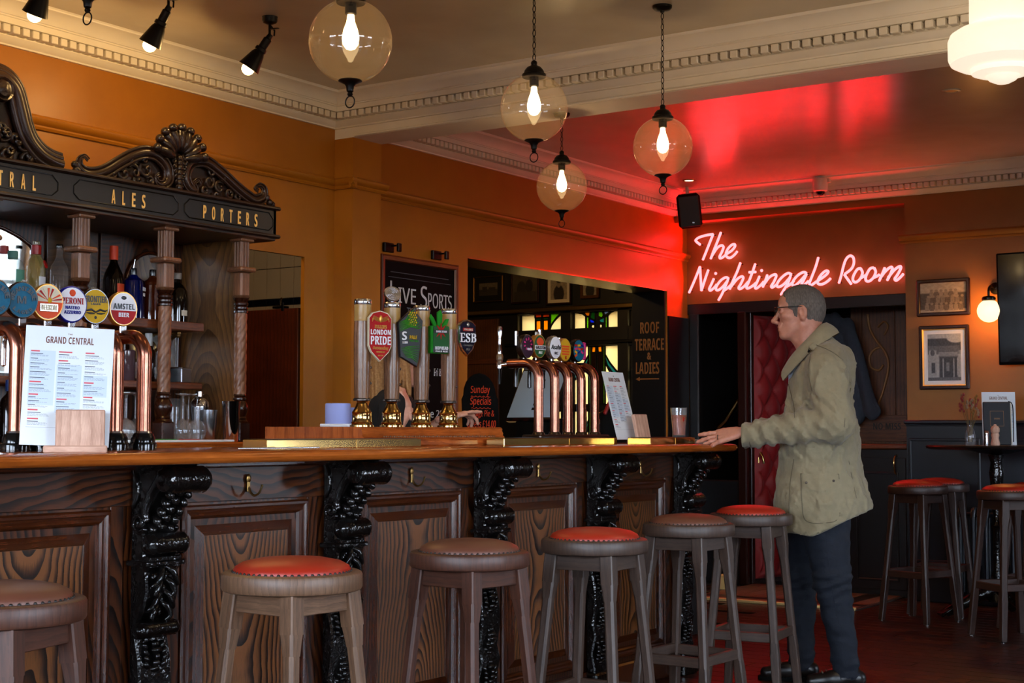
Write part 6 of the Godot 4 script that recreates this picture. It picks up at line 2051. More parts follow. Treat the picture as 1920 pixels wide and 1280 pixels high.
	st.lathe([Vector2(0, -0.014), Vector2(0.013, -0.014), Vector2(0.014, 0.012), Vector2(0.010, 0.024), Vector2(0, 0.024)], xf(q), 16)
	put("stout_tap", st, M.chrome, f)
	put("stout_nozzle", MB.new().lathe([Vector2(0, -0.085), Vector2(0.006, -0.085), Vector2(0.008, -0.035), Vector2(0.011, -0.014), Vector2(0, -0.014)], xf(q), 14), M.black_gloss, f)
	put("stout_grip", MB.new().lathe([Vector2(0.011, 0.022), Vector2(0.0155, 0.026), Vector2(0.0165, 0.040), Vector2(0.013, 0.052), Vector2(0, 0.052)], xf(q), 16), mat("stout_wood", Color(0.42, 0.33, 0.20), 0.3), f)
	put("stout_handle", MB.new().lathe([Vector2(0, 0.052), Vector2(0.011, 0.052), Vector2(0.011, 0.070), Vector2(0.0075, 0.085), Vector2(0.0085, 0.12), Vector2(0.0115, 0.165), Vector2(0.009, 0.176), Vector2(0, 0.178)], xf(q), 16), M.chrome, f)
	var ff := ry(PI / 2 - 0.10)
	var bz := [[-0.09, 0.432, 0.205], [-0.09, 0.437, 0.105], [-0.085, 0.437, -0.020], [-0.085, 0.430, -0.105], [-0.085, 0.432, -0.225]]
	var rim := [M.gunmetal, gold, silver, gold, M.black_gloss]
	var fc := [purple, green, white, yel, turq]
	for i in 5:
		var p := Vector3(bz[i][0], bz[i][1] + 0.008, bz[i][2])
		put("badge_arm", MB.new().box(p + Vector3(-0.01, -0.055, 0), Vector3(0.008, 0.055, 0.020), 0.002), M.steel, f)
		var b := badge(f, p, ff, 0.043, 0.052, rim[i], fc[i])
		if i == 0:
			for k in 9:
				var a := k * 0.7
				put("splash_print", MB.new().blob(Vector3(cos(a) * 0.024, 0.010 + sin(a) * 0.024, 0.0118), Vector3(0.007, 0.004, 0.0012), Basis(Vector3(0, 0, 1), a), 8), pink, b)
			letters("OTHER", 0.034, 0.010, white, b, Vector3(0.010, -0.012, 0.0135))
		elif i == 1:
			put("sun_print", MB.new().blob(Vector3(0, 0.020, 0.0115), Vector3(0.026, 0.020, 0.0016), Basis(), 14), orr, b)
			put("name_strip", MB.new().box(Vector3(0, -0.006, 0.0125), Vector3(0.078, 0.020, 0.003), 0.001), white, b)
			letters("GALSTON", 0.070, 0.015, dk, b, Vector3(0, -0.006, 0.015))
			letters("ALE", 0.026, 0.012, white, b, Vector3(0, -0.028, 0.0135))
			put("badge_top", MB.new().box(Vector3(0.0, 0.056, -0.006), Vector3(0.034, 0.026, 0.012), 0.005), silver, b)
		elif i == 2:
			letters("Asahi", 0.070, 0.022, dk, b, Vector3(0, 0.002, 0.0135), Basis(), "lettering", false, true, 0.002, 0.2)
			letters("RC", 0.026, 0.013, dk, b, Vector3(0.002, -0.026, 0.0135))
		elif i == 3:
			for k in 4:
				put("print_block", MB.new().box(Vector3(-0.002, 0.016 - k * 0.012, 0.0122), Vector3(0.056 - 0.006 * (k % 2), 0.008, 0.002), 0.0005), orr, b)
			letters("K", 0.012, 0.014, red, b, Vector3(0, -0.036, 0.0135))
		else:
			for k in 10:
				put("print_block", MB.new().box(Vector3(-0.026 + (k % 3) * 0.024, 0.024 - (k / 3) * 0.016, 0.0122), Vector3(0.020, 0.010, 0.002), 0.0005, 1, Basis(Vector3(0, 0, 1), sin(k * 3.0) * 0.5)), [red, yel, blue, pink, orr][k % 5], b)
			put("torn_edge", MB.new().box(Vector3(0.050, 0.0, 0.0), Vector3(0.022, 0.085, 0.02), 0.006), pink, b)
	# clear and white handles standing behind the badges
	for p in [[-0.115, 0.505, 0.245, M.steel], [-0.12, 0.50, 0.045, M.chrome], [-0.12, 0.498, -0.06, M.steel], [-0.12, 0.495, -0.125, M.steel]]:
		put("tap_lever", MB.new().box(Vector3(p[0], p[1] - 0.03, p[2]), Vector3(0.012, 0.12 if p[3] == M.chrome else 0.07, 0.024), 0.004), p[3], f)


# ---- a printed menu: ink lines drawn on the sheet
func menu_texture(sd: int) -> ImageTexture:
	var im := Image.create(512, 720, false, Image.FORMAT_RGB8)
	im.fill(Color(0.83, 0.85, 0.86))
	var r := RandomNumberGenerator.new()
	r.seed = sd
	var tint := Color(0.74, 0.79, 0.84)
	im.fill_rect(Rect2i(30, 150, 148, 330), tint)
	im.fill_rect(Rect2i(188, 232, 144, 290), tint)
	im.fill_rect(Rect2i(344, 290, 140, 130), tint)
	for c in 3:
		var x0: int = [36, 196, 350][c]
		var y: int = [150, 150, 150][c]
		while y < 600:
			var head := r.randf() < 0.12 or y == 150
			if head:
				im.fill_rect(Rect2i(x0, y, 50 + r.randi() % 30, 8), Color(0.80, 0.30, 0.34))
				y += 18
			im.fill_rect(Rect2i(x0, y, 40 + r.randi() % 50, 4), Color(0.25, 0.27, 0.32))
			y += 9
			for k in 1 + r.randi() % 3:
				var x := x0
				while x < x0 + 118 - r.randi() % 24:
					var w := 6 + r.randi() % 16
					im.fill_rect(Rect2i(x, y, w, 2), Color(0.50, 0.53, 0.58))
					x += w + 3
				y += 6
			y += 8
			if c == 1 and y > 520 or c == 2 and y > 500:
				break
	im.fill_rect(Rect2i(30, 612, 450, 2), Color(0.60, 0.62, 0.65))
	return ImageTexture.create_from_image(im)

func menu(label: String, at: Vector3, b: Basis, w: float, h: float, tex: Texture2D) -> Node3D:
	var t := thing("menu_card", label, "menu", at, 0.0, "printed menus")
	t.basis = b
	var mm := mat("menu_paper_%d" % used["menu_card"], Color.WHITE, 0.65)
	mm.albedo_texture = tex
	var mb := MB.new()
	mb.quad(Vector3(-w * 0.5, 0, 0.0012), Vector3(w * 0.5, 0, 0.0012), Vector3(w * 0.5, h, 0.0012), Vector3(-w * 0.5, h, 0.0012), Vector3(0, 0, 1), Vector2(0, 1), Vector2(1, 1), Vector2(1, 0), Vector2(0, 0))
	put("card", MB.new().box(Vector3(0, h * 0.5, 0), Vector3(w, h, 0.002)), M.paper_white, t)
	put("print", mb, mm, t)
	letters("GRAND CENTRAL", w * 0.54, h * 0.058, mat("menu_brown", Color(0.40, 0.22, 0.15), 0.7), t, Vector3(0, h * 0.885, 0.0015), Basis(), "lettering", false, true, 0.0006)
	letters("THE", w * 0.05, h * 0.011, M["menu_brown"], t, Vector3(0, h * 0.938, 0.0015), Basis(), "lettering", false, true, 0.0006)
	return t

func build_counter_things() -> void:
	var y := 1.117
	# the big menu by the left taps and its block
	var dirc := Vector3(3.25, 0, 2.63).normalized()
	var bm := Basis(dirc.cross(Vector3.UP) * -1.0, Vector3.UP, dirc)
	bm = bm * Basis(Vector3(0, 0, 1), -0.035) * Basis(Vector3.RIGHT, -0.10)
	var tex := menu_texture(4)
	menu("large printed menu lettered GRAND CENTRAL standing before the left copper taps", Vector3(-3.257, y + 0.018, -2.634), bm, 0.232, 0.326, tex)
	var h1 := thing("menu_holder", "pale wooden menu block in front of the large left menu", "menu holder", Vector3(-3.225, y, -2.645), 0.0, "wooden menu blocks")
	var hb := Basis(dirc.cross(Vector3.UP) * -1.0, Vector3.UP, dirc)
	h1.basis = hb
	put("front_block", MB.new().box(Vector3(0.012, 0.066, 0.020), Vector3(0.128, 0.100, 0.018), 0.003, 1, Basis(Vector3.RIGHT, -0.10)), M.holder_wood, h1)
	put("foot", MB.new().box(Vector3(0.0, 0.010, 0.0), Vector3(0.165, 0.020, 0.075), 0.003, 0), M.holder_wood, h1)
	# the menu at the far end, facing the drinkers
	var bf := ry(PI / 2) * Basis(Vector3.RIGHT, -0.26)
	menu("tilted printed menu beside the right copper font", Vector3(-3.525, y + 0.02, -6.165), bf, 0.20, 0.335, tex)
	var h2 := thing("menu_holder", "pale wooden menu block at the far menu beside the brass tray", "menu holder", Vector3(-3.49, y, -6.19), PI / 2, "wooden menu blocks")
	put("front_block", MB.new().box(Vector3(0.022, 0.078, 0.012), Vector3(0.125, 0.125, 0.018), 0.003, 1, Basis(Vector3.RIGHT, -0.2)), M.holder_wood, h2)
	put("foot", MB.new().box(Vector3(0.03, 0.010, 0.015), Vector3(0.17, 0.020, 0.075), 0.003, 0), M.holder_wood, h2)
	# brass drip trays
	for d in [[-3.475, -3.588, -4.420, 0.11, "long brass drip tray in front of the hand pumps"], [-3.475, -4.985, -5.90, 0.09, "brass drip tray in front of the five pipe copper font"], [-3.335, -5.935, -6.375, 0.12, "bright brass drip tray under the beer glass"]]:
		var w: float = d[1] - d[2]
		var t := thing("drip_tray", d[4], "drip tray", Vector3(d[0], y, (d[1] + d[2]) * 0.5), 0.0, "brass drip trays")
		put("tray", MB.new().box(Vector3(0, 0.015, 0), Vector3(d[3], 0.030, w), 0.002, 2), M.brass, t)
		put("seam", MB.new().box(Vector3(d[3] * 0.5 + 0.0005, 0.015, -0.05 * w), Vector3(0.002, 0.029, 0.004)), M.brass_dull, t)
		put("grille", MB.new().box(Vector3(0, 0.031, 0), Vector3(d[3] - 0.02, 0.003, w - 0.02), 0.001, 2), M.gunmetal, t)
	# bead chain on the bar
	var ch := thing("bead_chain", "little silver bead chain lying on the bar near the long tray", "chain", Vector3(-3.32, y, -3.55))
	var cm := MB.new()
	for i in 46:
		cm.blob(Vector3(-0.003 * sin(i * 0.4), 0.004, 0.19 - i * 0.0082), Vector3(0.004, 0.004, 0.004), Basis(), 6)
	put("beads", cm, M.chrome, ch)
	# pint
	var gl := thing("beer_glass", "pint glass of amber beer on the far brass tray", "glass of beer", Vector3(-3.335, y + 0.0325, -6.325))
	put("tumbler", MB.new().lathe([Vector2(0, 0), Vector2(0.029, 0), Vector2(0.031, 0.003), Vector2(0.0335, 0.05), Vector2(0.040, 0.14), Vector2(0.0385, 0.14), Vector2(0.032, 0.05), Vector2(0.029, 0.008), Vector2(0, 0.008)], Transform3D(), 28), M.clear_glass, gl)
	var beer := glass("beer_amber", Color(0.62, 0.26, 0.03), 0.62, 0.02)
	put("beer", MB.new().lathe([Vector2(0, 0.009), Vector2(0.0285, 0.009), Vector2(0.0315, 0.05), Vector2(0.0365, 0.105), Vector2(0, 0.105)], Transform3D(), 28), beer, gl)
	letters("F", 0.012, 0.02, mat("glass_print", Color(0.55, 0.10, 0.06), 0.4), gl, Vector3(0.0338, 0.085, 0.012), ry(PI / 2 - 0.35))
	# folded newspaper under the man's hands
	var np := thing("newspaper", "folded newspaper on the end of the bar under the man's hands", "newspaper", Vector3(-3.34, y, -6.475), 0.15)
	put("sheets", MB.new().box(Vector3(0, 0.006, 0), Vector3(0.26, 0.012, 0.15), 0.004), mottled("newsprint", Color(0.42, 0.42, 0.44), Color(0.72, 0.71, 0.70), 0.8, 9.0), np)
	put("top_fold", MB.new().box(Vector3(-0.02, 0.016, 0.0), Vector3(0.20, 0.008, 0.13), 0.003), M["newsprint"], np)
	# blue roll and napkins on the pump base
	var rl := thing("paper_roll", "pale blue paper towel roll at the left end of the pump plinth", "paper roll", Vector3(-3.99, 1.192, -4.60))
	put("roll", MB.new().lathe([Vector2(0.014, 0.002), Vector2(0.050, 0.002), Vector2(0.052, 0.006), Vector2(0.052, 0.092), Vector2(0.050, 0.096), Vector2(0.014, 0.096), Vector2(0.014, 0.002)], Transform3D(), 32), mat("blue_paper", Color(0.56, 0.60, 0.80), 0.85), rl)
	put("loose_end", MB.new().box(Vector3(0.03, 0.040, -0.055), Vector3(0.055, 0.08, 0.002), 0.0, 1, ry(0.5)), M["blue_paper"], rl)
	var nk := thing("napkin_stack", "thin stack of white napkins on the pump plinth", "napkins", Vector3(-3.85, 1.192, -4.49))
	put("napkins", MB.new().box(Vector3(0, 0.006, 0), Vector3(0.15, 0.012, 0.15), 0.003), M.paper_white, nk)
	# things between the copper pipes
	var cans := [[-3.97, -6.13, 0.14, 0.026, M.chrome, "slim silver can behind the copper font"], [-3.97, -6.26, 0.185, 0.024, mat("syrup_red", Color(0.40, 0.10, 0.06), 0.4), "tall red and green bottle behind the copper font"], [-3.97, -6.39, 0.135, 0.022, M.brass_dull, "gold coloured can behind the copper font"]]
	for c in cans:
		var t := thing("drinks_can", c[5], "can", Vector3(c[0] + 0.16, y, c[1] + 0.05), 0.0, "cans behind the copper font")
		put("body", MB.new().lathe([Vector2(0, 0), Vector2(c[3] * 0.85, 0), Vector2(c[3], 0.008), Vector2(c[3], c[2] * 0.86), Vector2(c[3] * 0.55, c[2] * 0.95), Vector2(c[3] * 0.5, c[2]), Vector2(0, c[2])], Transform3D(), 20), c[4], t)
		put("sleeve", MB.new().lathe([Vector2(c[3] + 0.0008, c[2] * 0.25), Vector2(c[3] + 0.0008, c[2] * 0.7)], Transform3D(), 20), M["badge_green"] if c[2] > 0.15 else M.steel, t)
	# till screen
	var ps := thing("till_screen", "tilted grey till screen with black stand behind the copper font", "till", Vector3(-4.12, 1.0, -6.30), deg_to_rad(-20))
	var tb := Basis(Vector3.RIGHT, -0.42)
	put("screen_case", MB.new().box(Vector3(0, 0.36, 0), Vector3(0.40, 0.30, 0.03), 0.006, 1, tb), M.black_gloss, ps)
	put("screen", MB.new().box(Vector3(0, 0.36, 0) + tb * Vector3(0, 0, 0.0155), Vector3(0.37, 0.265, 0.002), 0.0, 1, tb), glow("screen_glow", Color(0.50, 0.57, 0.62), 0.16), ps)
	var sb := MB.new()
	for k in 7:
		sb.box(Vector3(0.02, 0.36, 0) + tb * Vector3(0, 0.07 - k * 0.026, 0.0172), Vector3(0.03, 0.014, 0.001), 0.0, 1, tb)
	put("screen_buttons", sb, M.tile_navy, ps)
	put("stand", MB.new().box(Vector3(0, 0.12, -0.02), Vector3(0.26, 0.24, 0.16), 0.01), M.black_matt, ps)
	var al := AreaLight3D.new()
	al.name = "screen_light"
	al.area_size = Vector2(0.36, 0.26)
	al.light_color = Color(0.7, 0.82, 0.9)
	al.light_energy = 0.03
	al.shadow_enabled = true
	ps.add_child(al)
	al.transform = Transform3D(tb * Basis(Vector3.UP, PI), Vector3(0, 0.36, 0) + tb * Vector3(0, 0, 0.02))
	var tn := thing("steel_pots", "row of small steel pots below the till screen", "pots", Vector3(-4.03, 1.02, -5.94))
	for k in 4:
		put("pot", MB.new().lathe([Vector2(0, 0), Vector2(0.021, 0), Vector2(0.0235, 0.005), Vector2(0.024, 0.07), Vector2(0.022, 0.07), Vector2(0.021, 0.01), Vector2(0, 0.01)], xf(Vector3(0, 0, 0.03 - k * 0.05)), 18), M.steel, tn)
	put("tray", MB.new().box(Vector3(0, -0.01, -0.045), Vector3(0.09, 0.02, 0.24), 0.003), M.black_matt, tn)
	# rear counter behind the bar below the servery, carries the boards and till
	var sc := thing("servery_counter", "dark service counter below the servery opening", "counter", Vector3(-4.45, 0, -7.3))
	put("cabinet", MB.new().box(Vector3(0.10, 0.48, 0.40), Vector3(0.70, 0.96, 1.9), 0.004), M.near_black, sc)
	put("top", MB.new().box(Vector3(0.10, 0.98, 0.40), Vector3(0.74, 0.04, 1.94), 0.006, 2), M.panel_wood_dark, sc)
	# chalk boards
	var bx := Basis(Vector3(0, 0, -1), Vector3.UP, Vector3(1, 0, 0))
	var lv := thing("chalk_board", "tall framed blackboard chalked LIVE SPORTS hanging on the orange wall", "blackboard", Vector3(-5.385, 1.68, -6.925))
	lv.basis = bx
	put("board", MB.new().box(Vector3(0, 0, 0.006), Vector3(0.70, 0.98, 0.012)), M.black_matt, lv)
	var fm := MB.new()
	ring(fm, Vector3.ZERO, Basis(), 0.745, 1.02, [Vector2(0, 0), Vector2(0, 0.022), Vector2(0.010, 0.026), Vector2(0.028, 0.024), Vector2(0.034, 0.012)])
	put("frame", fm, M.shelf_wood, lv)
	letters("L", 0.055, 0.135, M.chalk, lv, Vector3(-0.255, 0.295, 0.013), Basis(), "chalk_letter", false, false)
	letters("IVE", 0.165, 0.090, M.chalk, lv, Vector3(-0.125, 0.285, 0.013), Basis(), "chalk_letter", false, false)
	letters("S", 0.062, 0.130, M.chalk, lv, Vector3(0.035, 0.290, 0.013), Basis(), "chalk_letter", false, false)
	letters("PORTS", 0.235, 0.088, M.chalk, lv, Vector3(0.195, 0.275, 0.013), Basis(), "chalk_letter", false, false)
	letters("THIS WEEK", 0.23, 0.055, M.chalk_grey, lv, Vector3(-0.01, 0.190, 0.013), Basis(), "chalk_letter", false, false)
	put("chalk_line", MB.new().box(Vector3(0, 0.415, 0.0125), Vector3(0.56, 0.004, 0.001)), M.chalk_grey, lv)
	put("chalk_line", MB.new().box(Vector3(0, 0.385, 0.0125), Vector3(0.60, 0.003, 0.001)), M.chalk_grey, lv)
	letters("Fri 8pm", 0.12, 0.06, M.chalk, lv, Vector3(0.20, -0.16, 0.013), Basis(), "chalk_letter", false, false)
	letters("game 20", 0.26, 0.06, M.chalk, lv, Vector3(0.10, -0.41, 0.013), Basis(), "chalk_letter", false, false)
	for s in [[-0.285, "left"], [0.175, "right"]]:
		var sh := thing("picture_clamp", "small black lamp bracket on the wall above the %s of the LIVE SPORTS board" % s[1], "bracket", Vector3(-5.4, 2.235, -6.925 - s[0]), 0.0, "brackets above the blackboard")
		var m2 := MB.new()
		m2.box(Vector3(0.012, 0, 0), Vector3(0.024, 0.055, 0.085), 0.004)
		m2.tube([Vector3(0.02, 0.01, -0.02), Vector3(0.06, 0.012, -0.03), Vector3(0.07, -0.01, -0.035)], 0.006, 8)
		m2.box(Vector3(0.065, 0.0, -0.035), Vector3(0.02, 0.05, 0.03), 0.004)
		put("bracket", m2, M.bronze_black, sh)
	var sd := thing("menu_board", "round topped chalk board reading Sunday Specials behind the bar", "blackboard", Vector3(-4.42, 1.0, -6.22), 0.0)
	sd.basis = ry(PI / 2 - 0.45) * Basis(Vector3.RIGHT, -0.08) * Basis(Vector3(0.70, 0, 0), Vector3.UP, Vector3.BACK)
	var po := PackedVector2Array([Vector2(-0.15, 0.0), Vector2(0.15, 0.0), Vector2(0.15, 0.34)])
	for i in 11:
		var a := PI * i / 10.0
		po.append(Vector2(0.135 * cos(a), 0.36 + 0.115 * sin(a)))
	po.append(Vector2(-0.15, 0.34))
	put("board", MB.new().prism(po, xf(Vector3.ZERO), 0.012, 0.002), M.black_matt, sd)
	var rows := [["Sunday", 0.16, 0.05, 0.385, 0.0], ["Specials", 0.175, 0.05, 0.325, 0.0], ["Cottage Pie &", 0.22, 0.042, 0.262, 0.0], ["Greens £14.00", 0.24, 0.036, 0.212, 0.0], ["Roast Potatoes", 0.24, 0.036, 0.165, 0.0], ["+ Gravy £5.50", 0.24, 0.036, 0.118, 0.0]]
	for r in rows:
		letters(r[0], r[1], r[2], M.chalk_orange, sd, Vector3(0.0, r[3], 0.0135), Basis(), "chalk_letter", false, false, 0.001, 0.12)
	for yy in [0.353, 0.293]:
		var wv := []
		for i in 25:
			wv.append(Vector3(-0.08 + i * 0.0068, yy + 0.003 * sin(i * 1.3), 0.0128))
		put("chalk_line", MB.new().tube(wv, 0.0015, 4), M.chalk_orange, sd)
	var bg := thing("hand_bag", "black and red bag standing behind the far menu", "bag", Vector3(-4.12, 1.01, -7.0))
	var bgm := Body.new(Vector3(-0.2, -0.02, -0.2), Vector3(0.2, 0.36, 0.2), 0.014)
	bgm.ell(Vector3(0, 0.14, 0), Vector3(0.08, 0.15, 0.14), Basis(), 0.03)
	var bb := MB.new()
	bgm.into(bb)
	put("body", bb, M.black_matt, bg)
	put("strap", MB.new().tube(spline([Vector3(0.02, 0.26, 0.08), Vector3(0.03, 0.33, 0.03), Vector3(0.03, 0.30, -0.04), Vector3(0.05, 0.22, -0.08)], 5), 0.014, 8, true, Vector3.ZERO, 0.5), mat("strap_red", Color(0.55, 0.02, 0.04), 0.5), bg)


# ---------------------------------------------------------------- lamps
func make_pendant(label: String) -> Node3D:
	# origin at the globe's centre
	var t := thing("globe_pendant", label, "pendant lamp", Vector3.ZERO, 0.0, "clear globe pendants")
	var g := []
	var R := 0.129
	for i in 27:
		var a := lerpf(-PI / 2 + 0.24, PI / 2 - 0.30, i / 26.0)
		g.append(Vector2(R * cos(a), R * sin(a)))
	put("globe", MB.new().lathe(g, Transform3D(), 48), M.globe_glass, t)
	put("gallery", MB.new().lathe([Vector2(0, 0.118), Vector2(0.044, 0.118), Vector2(0.047, 0.122), Vector2(0.046, 0.130), Vector2(0.040, 0.134), Vector2(0.036, 0.146), Vector2(0.026, 0.158), Vector2(0.013, 0.163), Vector2(0.011, 0.170), Vector2(0.013, 0.174), Vector2(0.009, 0.182), Vector2(0, 0.184)], Transform3D(), 28), M.bronze_black, t)
	put("finial", MB.new().lathe([Vector2(0, -0.122), Vector2(0.036, -0.122), Vector2(0.037, -0.125), Vector2(0.030, -0.128), Vector2(0.018, -0.134), Vector2(0.013, -0.142), Vector2(0.011, -0.156), Vector2(0.007, -0.160), Vector2(0.009, -0.166), Vector2(0.006, -0.172), Vector2(0, -0.174)], Transform3D(), 24), M.bronze_black, t)
	var rg := []
	for i in 21:
		var a := TAU * i / 20
		rg.append(Vector3(cos(a) * 0.018, -0.189 + sin(a) * 0.018, sin(a) * 0.0))
	put("ring", MB.new().tube(rg, 0.0022, 6, false), M.bronze_black, t)
	put("lamp_holder", MB.new().lathe([Vector2(0.018, 0.122), Vector2(0.018, 0.085), Vector2(0.014, 0.082), Vector2(0, 0.082)], Transform3D(), 18), M.bronze_black, t)
	put("bulb", MB.new().lathe([Vector2(0.010, 0.084), Vector2(0.013, 0.06), Vector2(0.022, 0.035), Vector2(0.0265, 0.010), Vector2(0.024, -0.010), Vector2(0.014, -0.024), Vector2(0, -0.029)], Transform3D(), 20), M.filament_bulb, t)
	return t

func chain_to(t: Node3D, y0: float, y1: float) -> void:
	var lk := MB.new()
	var y := y0
	var k := 0
	while y < y1:
		var pts := []
		for i in 9:
			var a := TAU * i / 8
			var q := Vector3(cos(a) * 0.0065, sin(a) * 0.0135, 0)
			pts.append(Vector3(0, y + 0.0135, 0) + (q if k % 2 == 0 else Vector3(0, q.y, q.x)))
		lk.tube(pts, 0.0019, 5, false)
		y += 0.0235
		k += 1
	var c := put("chain", lk, M.bronze_black, t)
	c.set_meta("kind", "stuff")
	put("ceiling_rose", MB.new().lathe([Vector2(0, y1 - 0.03), Vector2(0.008, y1 - 0.03), Vector2(0.010, y1 - 0.022), Vector2(0.034, y1 - 0.018), Vector2(0.042, y1 - 0.010), Vector2(0.043, y1), Vector2(0, y1)], Transform3D(), 24), M.bronze_black, t)

func spot(label: String, at: Vector3, aim: Vector3) -> void:
	var t := thing("spotlight", label, "spotlight", at, 0.0, "black ceiling spotlights")
	put("rose", MB.new().lathe([Vector2(0, -0.034), Vector2(0.012, -0.034), Vector2(0.030, -0.026), Vector2(0.034, -0.018), Vector2(0.034, -0.004), Vector2(0.036, 0), Vector2(0, 0)], Transform3D(), 24), M.bronze_black, t)
	var kn := Vector3(0.0, -0.088, 0.0)
	var am := MB.new().tube([Vector3(0, -0.03, 0), kn], 0.006, 8)
	am.tube([Vector3(0.002, -0.036, 0.002), Vector3(0.018, -0.062, -0.012), Vector3(0.016, -0.085, -0.012)], 0.004, 6)
	am.blob(kn, Vector3(0.010, 0.010, 0.010), Basis(), 8)
	put("arm", am, M.bronze_black, t)
	var d := aim.normalized()
	var x := Vector3.UP.cross(d).normalized()
	var b := Basis(x, -d, x.cross(-d).normalized())
	var h := MB.new().lathe([Vector2(0, 0.095), Vector2(0.012, 0.095), Vector2(0.014, 0.075), Vector2(0.019, 0.070), Vector2(0.019, 0.025), Vector2(0.026, 0.022), Vector2(0.027, 0.008), Vector2(0.023, 0.004), Vector2(0.030, -0.01), Vector2(0.050, -0.085), Vector2(0.0485, -0.085), Vector2(0.028, -0.006), Vector2(0.0, 0.0)], Transform3D(b, kn + d * 0.085 + Vector3(0.0, 0.0, 0.0)), 26)
	put("shade", h, M.bronze_black, t)
	var bc := kn + d * 0.085 + d * 0.088
	put("bulb", MB.new().blob(bc, Vector3(0.029, 0.029, 0.029), Basis(), 16), M.spot_bulb, t)
	var wing := MB.new()
	var wp := kn + d * 0.0 + Vector3(0.03, 0.03, 0.0)
	wing.lathe([Vector2(0, -0.002), Vector2(0.020, -0.002), Vector2(0.022, 0), Vector2(0.020, 0.002), Vector2(0, 0.002)], Transform3D(Basis(Vector3.RIGHT, 0.2), wp), 14)
	put("wing_nut", wing, M.bronze_black, t)
	omni(bc, Color(1.0, 0.80, 0.50), 0.24, 0.02, t)

